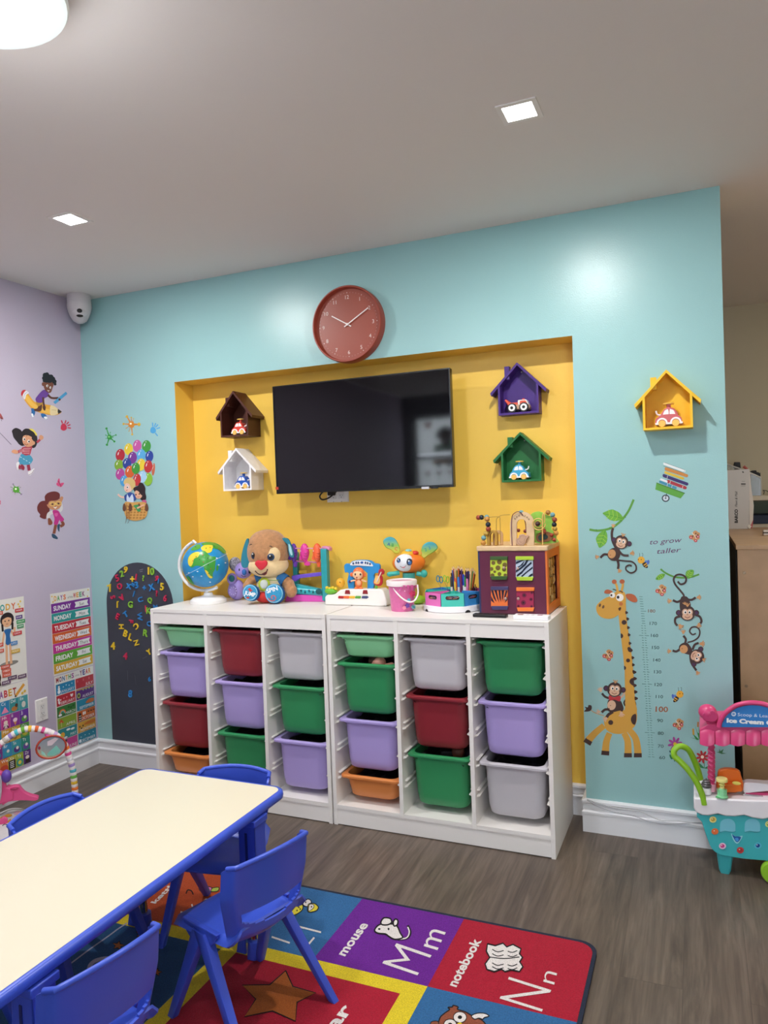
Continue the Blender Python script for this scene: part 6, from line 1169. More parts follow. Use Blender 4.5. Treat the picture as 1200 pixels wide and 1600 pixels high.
# star in the red centre
sp=[(610,830),(690,1005),(940,1075),(735,1180),(718,1388),(465,1275),(155,1340),(280,1145),(130,990),(435,985)]; g.po(sp,rc_('#a85a24')); g.ln(sp,14,bk,False,True); 
g3=g; g=G(380,1350,2.069); g.tx('star',250,600,44,wh,vx=(.62,-.78),vy=(-.93,-.33),w=172,bold=.03)
g4=g; g=G(200,1380,3.529); g.tx('kettle',150,115,30,wh,vx=(.72,-.69),vy=(-.9,-.2),w=175,bold=.03); g.ln([(290,160),(350,180),(330,195)],10,wh,False); g.ln([(352,118),(362,165),(430,90),(460,95)],9,wh,False)
olp(g,[(395,20),(450,22),(470,38),(440,52),(400,45)],rc_('#c86aa8'),5); olp(g,[(465,30),(500,25),(495,45),(460,48)],rc_('#a8b84a'),4); g.ln([(320,60),(330,40),(350,45),(360,65)],6,bk)
g5=g
g=G(60,1400,6)
st=rc_('#a8602c')
for x,y,r in ((748,468,52),(940,500,56),(962,360,48),(1110,720,44)):
    p=[(x+r*(1.15 if i%2==0 else .5)*math.cos(-pi/2+pi*i/5+.2),y+r*(.85 if i%2==0 else .42)*math.sin(-pi/2+pi*i/5+.2)) for i in range(10)]; g.po(p,st); g.ln(p,8,bk,False,True)
lg=rc_('#9a98a8'); g.ln([(830,258),(740,318),(650,385),(480,505),(300,640)],12,lg); g.ln([(170,735),(60,815),(0,862)],12,lg,False); g.ln([(0,935),(170,1000)],12,lg,False); g.ln([(820,625),(720,595),(620,590),(520,620),(475,680),(500,735),(590,770),(700,800)],36,lg); g.ln([(335,820),(400,850),(520,870)],30,lg,False)
olp(g,[(-100,1180),(-90,1110),(-30,1065),(20,1060),(50,1080),(60,1110),(20,1160),(-60,1210)],rc_('#b8642c'),10); g.ln([(20,1060),(40,1110),(10,1165)],7,bk)
for k_,gg in enumerate((g1,g2,g3,g4,g5,g)): gg.done('rug_picture',parent=rug)
G0=G(380,1350,2.069)
# ------------------------------------------------------------------ kids table
BLP=M('#3b56c6',.34,.5,bump=.03,bs=60,name='blue_plastic'); BLD=M('#3850c0',.34,.5,name='blue_plastic_moulded')
TH_=.49; TA=-.003
t=thing('kids_table','rectangular cream-topped kids table with blue edge and legs','table',(1.59,-1.665,0),TA); TW,TL=.625,1.20
CR_=M('#ded6bf',.32,.5,bump=.02,bs=30,name='cream_laminate')
obj('tabletop',B().loft([rr(TW-.034,TL-.034,.035,z,0,0,6) for z in (TH_-.026,TH_+.0006)],CR_),t)
R=[rr(TW-.034-0,TL-.034,.035,TH_-.026,0,0,6),rr(TW-.02,TL-.02,.042,TH_-.029,0,0,6),rr(TW-.004,TL-.004,.05,TH_-.024,0,0,6),rr(TW,TL,.052,TH_-.014,0,0,6),rr(TW-.004,TL-.004,.05,TH_-.004,0,0,6),rr(TW-.016,TL-.016,.044,TH_,0,0,6),rr(TW-.034,TL-.034,.035,TH_,0,0,6)]
obj('edge_band',B().loft(R,BLP,False,False),t,sharp=60)
for x,y in ((.28,.42),(-.17,.42),(.28,-.42),(-.28,-.42)):
    s=1 if x>0 else -1; lg_=obj('leg',B().b2((x-.030,y-.036,.15),(x+.030,y-.026,TH_-.03),BLD).b2((x+s*.020,y-.036,.15),(x+s*.030,y+.03,TH_-.03),BLD).b2((x-.036,y-.04,TH_-.05),(x+.036,y+.036,TH_-.0295),BLD),t,bevel=.003)
    obj('leg_tube',B().tube([(x,y-.01,.02),(x,y-.01,.3)],.0135,M('#c8c4c0',.12,metal=1),16),lg_); obj('foot_cup',B().lathe([(0,0),(.024,0),(.026,.006),(.024,.055),(.0135,.057)],(x,y-.01,RH+.001),BLD,24),lg_)
    obj('slot_track',B().b2((x-.004,y-.0385,.2),(x+.004,y-.0362,.42),'#0f1f66'),lg_); obj('stabilizer_fin',B().prism([(x-.07,0.012),(x-.035,.012),(x-.035,.12),(x-.06,.06)],y-.014,y-.006,BLD),lg_)
# ------------------------------------------------------------------ kids chairs (face local +Y)
def grid(b,fn,nu,nv,m,skip=None,th=.007):
    P=[[Vector(fn(i/nu*2-1,j/nv)) for i in range(nu+1)] for j in range(nv+1)]; V=[];F=[]
    def nrm(i,j):
        a=P[j][min(i+1,nu)]-P[j][max(i-1,0)]; c=P[min(j+1,nv)][i]-P[max(j-1,0)][i]; n=a.cross(c); return n.normalized() if n.length>1e-9 else Vector((0,0,1))
    W_=nu+1; N_=W_*(nv+1)
    for s in (1,-1):
        for j in range(nv+1):
            for i in range(nu+1): V.append(P[j][i]+nrm(i,j)*th/2*s)
    act={(i,j) for i in range(nu) for j in range(nv) if not(skip and skip((i+.5)/nu*2-1,(j+.5)/nv))}
    for i,j in act:
        a,b1,c,d_=j*W_+i,j*W_+i+1,(j+1)*W_+i+1,(j+1)*W_+i; F+= [(a,b1,c,d_),(d_+N_,c+N_,b1+N_,a+N_)]
        for (di,dj,e0,e1) in ((0,-1,a,b1),(1,0,b1,c),(0,1,c,d_),(-1,0,d_,a)):
            if (i+di,j+dj) not in act: F.append((e1,e0,e0+N_,e1+N_))
    b.add(V,F,m)
def chair(label,c,f,group='blue chairs around the kids table'):
    rz=math.atan2(f[1],f[0])-pi/2
    if hasattr(chair,'p'): return dup(chair.p,(c[0],c[1],RH+.0012),rz,label,group)
    t=thing('kids_chair',label,'chair',(c[0],c[1],RH+.0012),rz,group); chair.p=t
    def seat(u,v):
        y=-.135+.275*v; w=.125+.022*v-.012*max(0,v-.85)/.15; z=.278-.010*(1-u*u)*math.sin(pi*min(v*1.1,1))
        if v>.86: z-=.16*(v-.86)**1.3
        if v<.18: z+=.55*(.18-v)**1.6
        e=max(0,abs(u)-.88)/.12; z-=.020*e*e
        return (u*w,y,z)
    b=B(); grid(b,seat,16,14,BLP); obj('seat',b,t,sharp=60)
    def back(u,v):
        z=.262+.238*v-.012*u*u*v; w=.110+.034*min(v*1.6,1); a=abs(u); arc=.030*u*u
        y=-.142-.026*v+arc
        if v<.12: y+=(.12-v)*.25
        e=max(0,a-.90)/.10
        y+=.040*e; z-=.016*e*e; x=u*w if a<.9 else math.copysign(w*(.9+.10*e*.6),u)
        return (x,y,z)
    b=B(); grid(b,back,44,44,BLP,skip=lambda u,v:.20+.14*u*u<v<.40 and abs(u)<.80)
    obj('backrest',b,t,sharp=60)
    top=[Vector(back(-.96+1.92*i/24,1)) for i in range(25)]; obj('top_rail',B().tube(top,.0072,BLP,10),t)
    for s in (-1,1):
        for y0,z0,y1,sp in ((.015,.272,-.195,.163),(.020,.272,.128,.160)):
            b=B(); R=[]
            for k,(w_,dd) in enumerate(((.030,.050),(.028,.038),(.025,.032),(.022,.026))):
                q=k/3; R.append(rr(w_,dd,.004,z0*(1-q),s*(.128+(sp-.128)*q),y0+(y1-y0)*q,2))
            b.loft(R,BLD); obj('leg',b,t)
        obj('seat_bracket',B().prism([(-.06,.285),(.10,.283),(.085,.250),(.045,.222),(0,.222),(-.045,.255)],s*.120,s*.136,BLD,ax='x'),t,bevel=.003)
    return t
chair('blue plastic chair tucked at the right side of the table, whole back in view',(1.968,-1.455),(-.955,.297))
chair('blue plastic chair at the right side of the table, nearest the bottom edge',(1.885,-2.0),(-.982,.188))
chair('blue plastic chair tucked under the far end of the table by the storage frame',(1.685,-1.165),(.16,-.98))
chair('blue plastic chair on the left side of the table, only its curved top rail showing',(1.392,-1.50),(1,0))
chair('blue plastic chair at the left side of the table, mostly hidden under the tabletop',(1.392,-1.98),(1,.03))
# ------------------------------------------------------------------ ice cream cart
T=Toy('ice_cream_cart','teal and pink toy ice cream cart with smiling face at the right edge','toy cart',1160,P=Vector((3.30,-.225,0)),rz=0); X=PX(T,1000,1060,4.85); u=X.u
TL_=M('#3fb4bb',.32,name='teal_plastic'); CW=M('#ece9ee',.3,name='white_plastic'); CP=M('#d6447c',.3,name='pink_plastic'); CG=M('#8cc22a',.32,name='lime_plastic')
DP_=.19/u
X.pr('body',cat_([(455,1035),(470,1090),(495,1170),(520,1240),(548,1295),(600,1335),(680,1352),(800,1368),(930,1380),(1060,1385),(1140,1350),(1190,1280),(1230,1180),(1262,1070),(1262,1045),(860,1040)],True,3),0,DP_,TL_,bev=14)
for x in (645,1085):
    for dd in (25,DP_-60):
        b=B(); P0,P1=X.p(x,1345,dd),X.p(x,1480,dd); P1.z=0.0; w0,w1=60*u,38*u
        b.loft([rr(2*w0,2*w0*.8,w0*.4,P0.z+.01,P0.x,P0.y+.02,4),rr(2*w1*1.1,2*w1*.9,w1*.45,.012,P1.x,P1.y+.02,4),rr(2*w1*.8,2*w1*.7,w1*.35,.0,P1.x,P1.y+.02,4)],TL_); obj('leg',b,T.o)
p=X.p(1010,1400,-4); obj('wheel',B().lathe([(0,0),(78*u,0),(86*u,.006),(86*u,.022),(78*u,.028),(0,.028)],(p.x,p.y-.012,86*u),CG,36,mx=Matrix.Rotation(-pi/2,4,'X')),T.o)
# tray
TR=obj('tray',X.pr(None,[(405,905),(408,985),(425,1018),(470,1040),(520,1044),(590,1030),(650,1048),(720,1050),(790,1040),(850,1060),(930,1072),(1020,1055),(1090,1072),(1180,1060),(1260,1068),(1320,1050),(1335,1010),(1340,920),(860,925)],-16,DP_+16,CW),T.o,bevel=12*u,sharp=50)
zt=X.p(640,925,-10).z+.009
def D2(): return X.dec(-1.5,rough=.3,step=.00008)
d=D2(); d.kw={}
for x in (665,852): d.bl([(x-58,1120),(x-52,1085),(x-20,1066),(x+25,1068),(x+54,1095),(x+58,1140),(x+50,1162),(x-10,1158),(x-55,1165)],'#78c4d6'); d.ln([(x-60,1168),(x-20,1158),(x+20,1166),(x+60,1162)],5,'#3a9aa6')
d.bl([(690,1175),(715,1192),(745,1198),(775,1192),(772,1210),(745,1250),(722,1245),(705,1220)],'#9ad8e0',3); d.bl([(697,1182),(720,1196),(765,1202),(745,1238),(725,1235)],'#1f5aa8',3); d.bl([(718,1214),(740,1208),(748,1225),(735,1236)],'#4a9ae0',3)
for x,y,c,c2 in ((553,1070,'#e8dc8a','#c8a83a'),(568,1160,'#e0703a','#e0703a'),(625,1270,'#e8c8e0','#d83a8c'),(760,1302,'#c83a3c','#a82a2c'),(893,1267,'#5ac0d8','#1f4a9a'),(975,1105,'#d8e08a','#8ab83a'),(1060,1200,'#f0f0f4','#c8c8d4'),(1130,1110,'#e0703a','#e0703a')): d.el(x,y,27,24,c); d.el(x,y,16,14,c2); d.el(x-6,y-5,5,4,'#f6f2ea',k=8)
d.done('face_print',parent=T.o,world=False)
# awning, sign, posts
for x in (540,1180):
    pts=[(x,800,80),(x,500,80)]; X.t('post',pts,22,CP,sm=False,seg=14); b=B()
    for k in range(8): q=X.p(x,520+k*34,80); b.tube([q+Vector((17*u*math.cos(a),17*u*math.sin(a),-.012*a/pi)) for a in [2*pi*j/12 for j in range(13)]],12*u,CP,8)
    obj('post_twist',b,T.o); X.t('post_socket',[(x+5,850,80),(x+5,795,80)],32,M('#e8a8bc',.35),sm=False)
n_=7; sc=[]
for i in range(n_):
    x0=452+i*116; sc+= [(x0,500),(x0+30,512),(x0+60,518),(x0+90,512)]
X.pr('awning',[(452,385)]+sc+[(452+n_*116,500),(452+n_*116,385),(1200,350),(520,348)],-40,DP_-60,CP,bev=5)
for i in range(n_):
    x0=452+i*116; b=B(); R=[]
    for y,dp in ((385,-30),(420,-50),(500,-58)): R.append([X.p(x0+4+108*k/8,y+(14*math.sin(pi*k/8) if y==500 else 0),dp-9*math.sin(pi*k/8)) for k in range(9)]+[X.p(x0+4+108*(8-k)/8,y,-35) for k in range(9)])
    b.loft(R,CP); obj('awning_scallop',b,T.o,sharp=50)
X.t('sign_arch',[(598,370,-62),(610,320,-62),(650,260,-62),(720,210,-62),(800,188,-62),(870,185,-62),(950,198,-62),(1030,235,-62),(1090,290,-62),(1120,370,-62)],18,CP)
sp_=[(612,368),(622,325),(660,272),(725,225),(800,205),(870,202),(945,215),(1020,250),(1075,300),(1105,368)]; sg=X.pr('sign_panel',cat_(sp_[:],False,4)+[(1105,370),(612,370)],-66,-52,M('#2a7cc8',.3,var=.05,vs=30))
d=X.dec(-67,rough=.4); d.el(710,270,18,17,'#e4eef6'); d.el(710,270,13,12,'#2a7cc8'); d.ln([(700,266),(712,262),(720,268)],4,'#e4eef6'); d.ln([(700,274),(712,278),(720,272)],4,'#e4eef6'); d.tx('Scoop & Learn',740,285,24,'#e4eef6',.05,w=262); d.tx('Ice Cream Cart',656,333,31,'#f2f4f6',.055,bold=.06,w=430)
d.done('sign_lettering',parent=sg,world=False)
X.e('scoop_ball',512,255,-10,66,60,60,CP); X.pr('scoop_drip',cat_([(470,275),(490,255),(515,262),(540,240),(570,255),(592,285),(585,315),(555,335),(510,330),(478,312)],True,3),-66,-20,M('#c23a70',.3),bev=10); X.pr('scoop_cone',[(495,320),(600,310),(596,360),(515,362)],-20,40,CP,bev=6)
# handles
X.t('handle',[(488,955,-5),(470,880,-5),(430,790,-5),(370,700,-5),(300,625,-5),(262,590,-5),(258,550,0),(285,520,10),(320,515,20),(370,545,45),(410,620,70),(440,700,90),(458,765,100)],[22,22,21,21,23,27,27,27,24,21,20,20,20,20,20][:1]*0 or 23,CG,seg=14)
# things on the tray
t2=thing('scoop_bell','grey ribbed knob on a white stand behind the green handle','toy',T.P+X.p(505,850,60)); b=B(); v0=Vector((0,0,0)); b.lathe([(0,zt*0-.012),(34*u,-.012),(34*u,.012),(0,.012)],v0,CW,20); obj('stand',b,t2,bevel=.002)
b=B(); [b.ell((0,0,.016+k*.007),((40-abs(k-1)*6)*u,(40-abs(k-1)*6)*u,.0055),M('#77777c',.3,metal=.5),18,8) for k in range(4)]; b.tube([(0,0,.012),(0,0,.046)],.003,M('#77777c',.3,metal=.5)); obj('knob',b,t2)
T2=Toy('toy_cash_box','orange toy box with rounded back standing on the cart tray','toy',1160,P=T.P+Vector((X.p(680,870,80).x,X.p(680,870,80).y,zt)),rz=0); Y=PX(T2,1000,1060,4.85); OC=M('#ea7322',.3)
b0=Y.pr('box_back',cat_([(590,880),(588,760),(600,725),(640,712),(700,714),(750,730),(768,770),(778,880)],True,3)[:],10,60,OC,bev=8); Y.pr('box_front',[(592,882),(592,820),(770,830),(775,885)],-30,12,OC,bev=6); Y.e('button',732,818,-30,30,14,8,'#efe06a')
T2=Toy('syrup_pump','toy pump bottle with yellow head and mint green body on the cart tray','toy',1127,P=T.P+Vector((X.p(625,940,5).x,X.p(625,940,5).y,zt)),rz=0); Y=PX(T2,1000,1060,4.85); MN=M('#92dda8',.3); YM=M('#efe68e',.3); v=u
obj('bottle',B().lathe([(0,0),(40*v,0),(40*v,.006),(33*v,.008),(33*v,.012)]+[((33-k*.9)*v,.012+k*.0018) for k in range(10)]+[(18*v,.034),(0,.034)],(0,0,0),MN,24),T2.o)
b=B(); [b.box((32*v*math.cos(a),32*v*math.sin(a),.02),(.0015,.0015,.022),MN,rz=a) for a in [2*pi*k/14 for k in range(14)]]; obj('bottle_ribs',b,T2.o)
b=B(); b.lathe([(0,.032),(17*v,.032),(15*v,.042),(22*v,.046),(22*v,.048),(14*v,.05),(18*v,.056),(40*v,.060),(42*v,.068),(38*v,.072),(0,.070)],(0,0,0),YM,24); obj('pump_head',b,T2.o); obj('drip_leaf',B().prism(cat_([(-.022,0.0),(-.012,.006),(.0,.004),(.002,-.004),(-.010,-.006)],True,3),.001,.004,M('#4fbf6a',.3),ax='z',mx=Matrix.Translation((-.002,-.012,0))),T2.o)
T2=Toy('serving_rack','white and pink serving rack with round wells on the cart tray','toy',1180,P=T.P+Vector((X.p(900,900,90).x,X.p(900,900,90).y,zt)),rz=0); Y=PX(T2,1000,1060,4.85); Y.pr('rack_top',cat_([(785,820),(800,802),(850,800),(1010,815),(1150,825),(1160,870),(1100,880),(960,865),(820,880),(785,870)],True,2),-10,70,CW,bev=5); Y.pr('rack_base',[(800,900),(800,875),(1150,890),(1150,920)],-10,60,CP,bev=4)
t2=thing('toy_tongs','grey toy scoop tongs lying across the cart tray','toy',T.P+Vector((X.p(900,930,-5).x,.035,zt+.004)),-.10); b=B(); b.add([(-.045,-.006,0),(.12,-.016,.004),(.12,.016,.004),(-.045,.010,0),(-.045,-.006,.004),(.12,-.016,.008),(.12,.016,.008),(-.045,.010,.004)],[(0,3,2,1),(4,5,6,7),(0,1,5,4),(1,2,6,5),(2,3,7,6),(3,0,4,7)],M('#a9a9ae',.35)); obj('blade',b,t2)
b=B(); [b.box((-.045,-.004+.005*k,.003),(.008,.003,.004),CW,rz=.2) for k in range(3)]; obj('teeth',b,t2); obj('pink_handle',B().tube([(.02,-.015,-.002),(.08,-.028,-.002),(.15,-.03,0)],.004,CP,8),t2)
# cable along the baseboard
pts=[(at(x,y,1,-.022)) for x,y in ((917,1249),(960,1262),(1000,1268),(1030,1281),(1060,1283),(1100,1287),(1140,1290))]; b=B(); b.tube(cat_([tuple(p) for p in pts],False,4),.0022,M('#c9c9cc',.4),6); o=obj('white_cable',b); tag(o,'upper loose white cable sagging over the right baseboard','cable')
pts=[(at(x,y,1,-.024)) for x,y in ((917,1250),(950,1266),(990,1275),(1020,1285),(1060,1287),(1100,1284),(1140,1284))]; b=B(); b.tube(cat_([tuple(p) for p in pts],False,4),.0022,M('#b9b9be',.4),6); o=obj('white_cable',b); tag(o,'lower grey-white cable running below the first along the right baseboard','cable')
pts=[(.0+NXR-.10,ND-.03,.105),(NXR-.06,ND-.028,.10),(NXR-.03,ND-.03,.108),(NXR-.02,ND-.06,.112),(NXR-.022,-.02,.135)]; b=B(); b.tube(cat_(pts,False,5),.0022,M('#c9c9cc',.4),6); o=obj('white_cable',b); tag(o,'white cable coming out from behind the storage frame in the niche corner','cable')
# ------------------------------------------------------------------ baby gym
T=Toy('baby_gym','pink baby play gym with rainbow striped arch beside the lavender wall','baby gym',125,P=Vector((.40,-.60,0)),rz=.75); X=PX(T,0,1140,8.571); u=X.u
sc_=['#e8c03a','#ea7a34','#e878a8','#c4bcae','#9a86c8','#4fc0c8','#6fb03a','#e8b83a','#e06a34','#d8488c','#e8d8e0','#c9a8d8','#6fb03a','#e8b43a','#ee7a30','#dc4a90','#d8d8dc','#a890d0','#58b8c8','#6fc050']
pa=cat_([(-150,520,0),(-60,400,0),(0,330,0),(80,260,0),(160,200,0),(250,150,0),(350,115,0),(430,108,0),(510,112,0),(590,130,0),(660,150,0),(740,185,0),(810,240,0),(870,320,0),(905,400,0),(930,480,0),(955,560,0),(980,650,0),(990,730,0),(1000,820,0),(1008,900,0),(1015,1000,0)],False,4)
b=B(); rad=42*u; pts=[X.p(*q) for q in pa]; pts=[p for p in pts if p.z>.01]; n=len(pts); up=Vector((0,1,0)); W2=M('#eee6e4',.7); rings=[]
L=[0]
for i in range(1,n): L.append(L[-1]+(pts[i]-pts[i-1]).length)
tot=L[-1]; ns=46; 
def pat(s):
    for i in range(1,n):
        if L[i]>=s: return pts[i-1].lerp(pts[i],(s-L[i-1])/max(L[i]-L[i-1],1e-9))
    return pts[-1]
for k in range(ns):
    s0,s1=tot*k/ns,tot*(k+1)/ns; c=M(sc_[(k//2)%len(sc_)],.8,bump=.2,bs=90) if k%2 else W2; pp=[pat(s0+(s1-s0)*j/3) for j in range(4)]; b.tube(pp,[rad*.93,rad,rad,rad*.93],c,14,caps=False)
obj('striped_arch',b,T.o,sharp=60); 
if pts[-1].z>.02: obj('arch_foot',B().tube([pts[-1],Vector((pts[-1].x,pts[-1].y,0.0))],rad*.8,M('#58b8c8',.6),12),T.o)
mr=X.t('mirror_frame',[(690+205*math.cos(a)*.98+20*math.sin(a)*0,355+150*math.sin(a)-30*math.cos(a),-60) for a in [2*pi*i/20 for i in range(20)]],13,M('#b4402c',.4),sm=False,closed=True)
X.pr('mirror',[(690+197*math.cos(a),355+143*math.sin(a)-30*math.cos(a)) for a in [2*pi*i/24 for i in range(24)]],-62,-56,M('#cfd3d6',.12,.8,metal=.55),mr)
d=X.dec(-63.5,rough=.3); d.po([(640,440),(760,330),(820,400),(800,430),(720,470),(640,475)],'#7fc4b8'); d.po([(560,400),(600,430),(630,480),(560,450)],'#9ad4cc'); d.po([(640,280),(740,230),(790,240),(700,330),(640,340)],'#d9c6cc'); d.el(532,368,18,24,'#9a2a50'); d.done('mirror_picture',parent=mr,world=False)
X.t('hanger',[(690,215,-30),(640,200,-20),(620,180,-10)],22,M('#c84aa0',.7),sm=True); X.e('bead',893,262,-60,14,16,14,'#3a2a34')
PKG=M('#e0508a',.35); X.pr('side_post',[(-60,690),(20,690),(52,720),(70,800),(90,900),(140,900),(150,930),(190,960),(190,1060),(40,1110),(-40,1160),(-60,1160)],-20,60,PKG,bev=14)
X.pr('sweeping_base',cat_([(30,1130),(90,900),(140,890),(200,880),(260,885),(290,920),(340,970),(420,1005),(520,1030),(480,1075),(300,1070),(120,1090)],True,3),-10,80,PKG,bev=14); X.e('cup_hole',200,898,20,66,14,55,'#a82c5c')
X.e('purple_knob',92,745,-10,62,84,60,M('#6a4ab0',.35)); X.pr('grey_panel',cat_([(-80,740),(10,740),(30,860),(20,1020),(-10,1110),(-80,1150)],True,3),-45,-20,M('#b9b4bc',.4),bev=10); X.pr('front_rail',[(-60,1380),(0,1330),(60,1290),(110,1320),(100,1400),(-60,1440)],-60,-20,PKG,bev=10)
b=B(); mm=[tuple(at(x,y,2,.012)) for x,y in [(q[0]/8.571,1140+q[1]/8.571) for q in cat_([(-250,1180),(0,1110),(120,1060),(240,1050),(340,1070),(480,1100),(560,1300),(400,1500),(0,1640),(-300,1500)],True,3)]]; mm=[(x,max(min(y,-.5),-2),z) for x,y,z in mm]
b.loft([[(x,y,.0008) for x,y,z in mm],[(x,y,.012) for x,y,z in mm]],M('#d6d2d2',.85,bump=.4,bs=120,var=.06,vs=40)); o=obj('play_mat',b,sharp=30); tag(o,'padded grey-white baby mat printed with a giraffe, lying in the play gym','mat')
d=Dec(2,.0125,0,1140,8.571,rough=.8); d.bl([(0,1180),(60,1150),(110,1130),(160,1140),(150,1165),(90,1180),(40,1200),(0,1205)],'#d8962c'); d.bl([(100,1230),(140,1200),(150,1225),(120,1260)],'#c8862c'); d.ln([(0,1240),(20,1245),(30,1260)],8,'#2a2420'); d.ln([(30,1290),(60,1270),(100,1275)],10,'#3a2a24'); d.bl([(180,1120),(230,1090),(290,1100),(250,1130),(200,1140)],'#d8a8b8'); d.ln([(0,1140),(120,1080),(250,1068),(330,1080)],10,'#8a8a80'); d.done('mat_print',parent=o)
# ------------------------------------------------------------------ side room seen past the wall
WDK=M('#c9a784',.45,var=.10,vs=9,bump=.04,bs=30,name='birch_board'); t=thing('wooden_cabinet','light birch cabinet with black side standing past the end of the teal wall','cabinet',(3.80,.33,0))
CX0,CX1,CZ=3.356-3.80,.45,1.2028
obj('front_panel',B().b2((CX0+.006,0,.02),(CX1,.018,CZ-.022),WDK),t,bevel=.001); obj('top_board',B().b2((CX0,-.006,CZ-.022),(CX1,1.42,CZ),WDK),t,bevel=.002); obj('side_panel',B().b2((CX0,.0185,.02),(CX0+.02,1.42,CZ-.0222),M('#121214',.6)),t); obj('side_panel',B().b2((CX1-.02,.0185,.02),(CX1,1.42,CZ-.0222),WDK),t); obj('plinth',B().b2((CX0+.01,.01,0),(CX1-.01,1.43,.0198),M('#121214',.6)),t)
for q in ((1163,895),(1166,1072)): p=at(q[0],q[1],1,.33); obj('screw',B().lathe([(0,.002),(.006,.002),(.007,0)],(p.x-3.80,0,p.z),M('#a8947c',.4,metal=.5),14,mx=Matrix.Rotation(pi/2,4,'X')),t)
T=Toy('shoe_box','white cardboard carton lettered BARCO on the cabinet','box',1155,P=Vector((3.47,1.56,CZ)),rz=0); X=PX(T,1130,690,8.886/1.0*1.0)
bx=X.pr('carton',[(55,1232),(360,1225),(365,395),(48,415)],0,220,M('#d4d0cd',.6)); X.pr('torn_flap',[(330,1190),(360,1165),(395,1190),(370,1230)],-12,0,M('#efeae4',.7),bev=3); X.pr('open_flap',[(365,395),(395,690),(425,900),(415,1100),(385,1175),(365,1160)],6,18,M('#e4dcd4',.7))
d=X.dec(-2.5,rough=.5); d.tx('BARCO',202,1145,42,'#2c2a2a',-pi/2,bold=.04,w=190); d.tx('Fleet & Mall',198,920,34,'#3a3838',-pi/2,w=208,sh=.25); d.tx('uuu',258,572,14,'#5a5856',w=42); d.rc(248,596,312,612,'#3a3a3a'); d.rc(248,626,308,633,'#9a9896'); d.bl([(262,430),(280,430),(288,445),(272,450)],'#4a4846'); d.done('box_lettering',parent=bx,world=False)
T=Toy('folder','red and pink folder leaning against the right side of the BARCO carton','folder',1175,P=Vector((3.55,1.58,CZ)),rz=0); X=PX(T,1130,690,8.886); X.pr('cover',cat_([(375,710),(395,740),(415,900),(415,1080),(400,1160),(380,1150),(372,900)],True,2),0,120,M('#c0585c',.5))
ZH=at(1175,775,1,1.785).z
T=Toy('clear_storage_tub','clear plastic tub with white rim on the far hutch shelf behind the BARCO carton','tub',1165,P=Vector((3.53,1.83,ZH)),rz=0); X=PX(T,1130,690,8.886); AC=M('#c8d0d0',.1,alpha=.28)
X.pr('tub_wall',[(30,262),(522,450),(530,705),(30,700)],0,6,AC); X.t('tub_rim',[(20,258,0),(280,350,0),(522,455,0)],9,M('#d8d8d4',.3),sm=False); X.t('tub_edge',[(522,455,0),(530,705,0)],7,M('#c8c8c4',.3),sm=False)
T=Toy('black_cup','black cup standing in the clear tub above the carton','cup',1150,P=Vector((3.49,1.86,ZH)),rz=0); X=PX(T,1130,690,8.886); X.pr('cup_body',[(150,230),(235,230),(255,400),(250,702),(175,702),(165,400),(138,285)],0,45,M('#15171c',.5),bev=8)
T=Toy('black_organiser','dark grey basket of black jagged items behind the clear tub edge','basket',1180,P=Vector((3.60,1.86,ZH)),rz=0); X=PX(T,1130,690,8.886); X.pr('basket',[(372,400),(515,440),(520,702),(385,702)],0,50,M('#54575a',.6)); X.pr('black_items',[(355,375),(400,355),(455,352),(470,380),(490,375),(500,395),(515,380),(517,442),(440,425)],-6,40,M('#101216',.6))
t=thing('red_pencil_case','red rounded object poking over the tub rim','pencil case',at(1164,730,1,1.815)); obj('body',B().tube([(-.008,0,.006),(.010,0,-.012),(.012,0,-.17)],.009,M('#b0504c',.5),12),t)
T=Toy('wall_desk','light desk with hutch shelf against the far beige wall','desk',1190,P=Vector((3.75,1.785,0)),rz=0); X=PX(T,1130,690,8.886); SW=M('#cfc4ae',.5)
a=X.p(400,755); z1=a.z; z2=X.p(400,1150).z; x0=X.p(60,800).x
obj('hutch_shelf',B().b2((x0,0,z1-.03),(x0+1.2,.4,z1),SW),T.o); obj('hutch_edge',B().b2((x0,-.004,X.p(400,815).z),(x0+1.2,.012,z1-.031),M('#8a7a66',.5)),T.o); obj('hutch_back',B().b2((x0,.385,z2+.01),(x0+1.2,.4,z1-.031),M('#8f9a86',.6)),T.o); obj('desk_top',B().b2((x0-.02,-.005,z2-.03),(x0+1.22,.45,z2),SW),T.o)
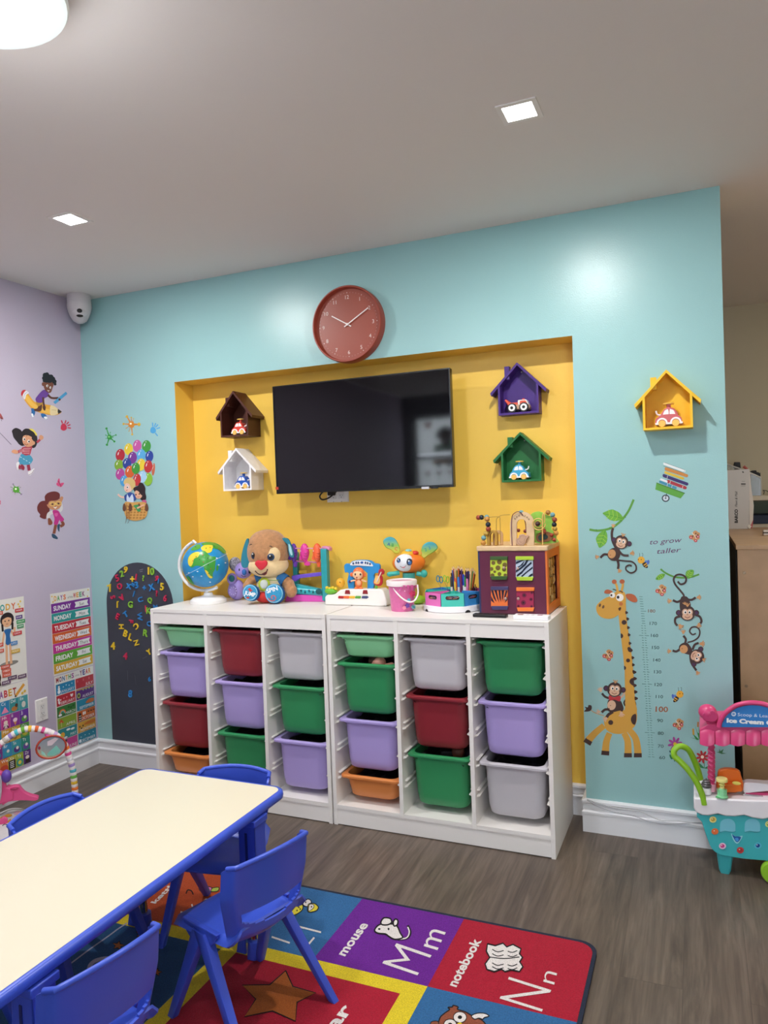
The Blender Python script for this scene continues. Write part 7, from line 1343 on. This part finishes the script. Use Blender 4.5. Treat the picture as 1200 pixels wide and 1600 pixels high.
obj('side_panel',B().b2((x0,0,0),(x0+.02,.4,z2-.031),SW),T.o); obj('side_panel',B().b2((x0+1.18,0,0),(x0+1.2,.4,z2-.031),SW),T.o); obj('hutch_side',B().b2((x0+1.18,0,z2+.001),(x0+1.2,.384,z1-.031),SW),T.o); obj('hutch_side',B().b2((x0,.02,z2+.001),(x0+.012,.384,z1-.031),M('#6a6458',.6)),T.o)
t=thing('navy_binder','long navy blue binder lying on the far desk under the hutch','binder',T.P+Vector((x0+.30,.2,z2))); obj('cover',B().b2((-.21,-.15,0),(.3,.1,.055),M('#13203a',.5)),t,bevel=.004)
T=Toy('wire_letter_tray','small dark wire holder standing on the hutch shelf','organizer',1196,P=Vector((at(1196,770,1,1.92).x,1.92,z1)),rz=0); X=PX(T,1130,690,8.886); X.t('wire',[(560,690,0),(570,650,0),(550,635,0),(600,640,0),(625,660,0),(640,700,0)],5,'#1c1e1c')
t=thing('tape_dispenser','small white and black object on the front right of the cabinet top','tape dispenser',(3.80,.95,CZ)); p=at(1196,838,1,.95); t.location.x=p.x+.01; obj('body',B().b2((-.022,-.02,0),(.03,.02,.028),M('#dcd6d2',.4)),t,bevel=.004); obj('tape_band',B().b2((-.0225,-.0205,.012),(.01,-.0200,.017),'#222222'),t)
# ------------------------------------------------------------------ rest every standing toy exactly on its surface
bpy.context.view_layer.update()
for o in list(S.collection.objects):
    if o.parent is None and o.type=='EMPTY' and o.name.split('.')[0] in ('toy_globe','koala_toy','plush_dog','fish_ramp_tower','musical_piano_toy','dancing_animal_toy','toy_bucket','craft_caddy','activity_cube','shoe_box','folder','clear_storage_tub','black_cup','black_organiser','toy_cash_box','syrup_pump','serving_rack','baby_gym','ice_cream_cart','wire_letter_tray','toy_car','toy_truck'):
        zs=[]
        def rec(a):
            if a.type=='MESH':
                m=pmat(a); zs.append(min((m@v.co).z for v in a.data.vertices))
            for c in S.collection.objects:
                if c.parent==a: rec(c)
        rec(o); dz=min(zs)-o.location.z
        if abs(dz)>.0003: o.location.z-=dz-.0002
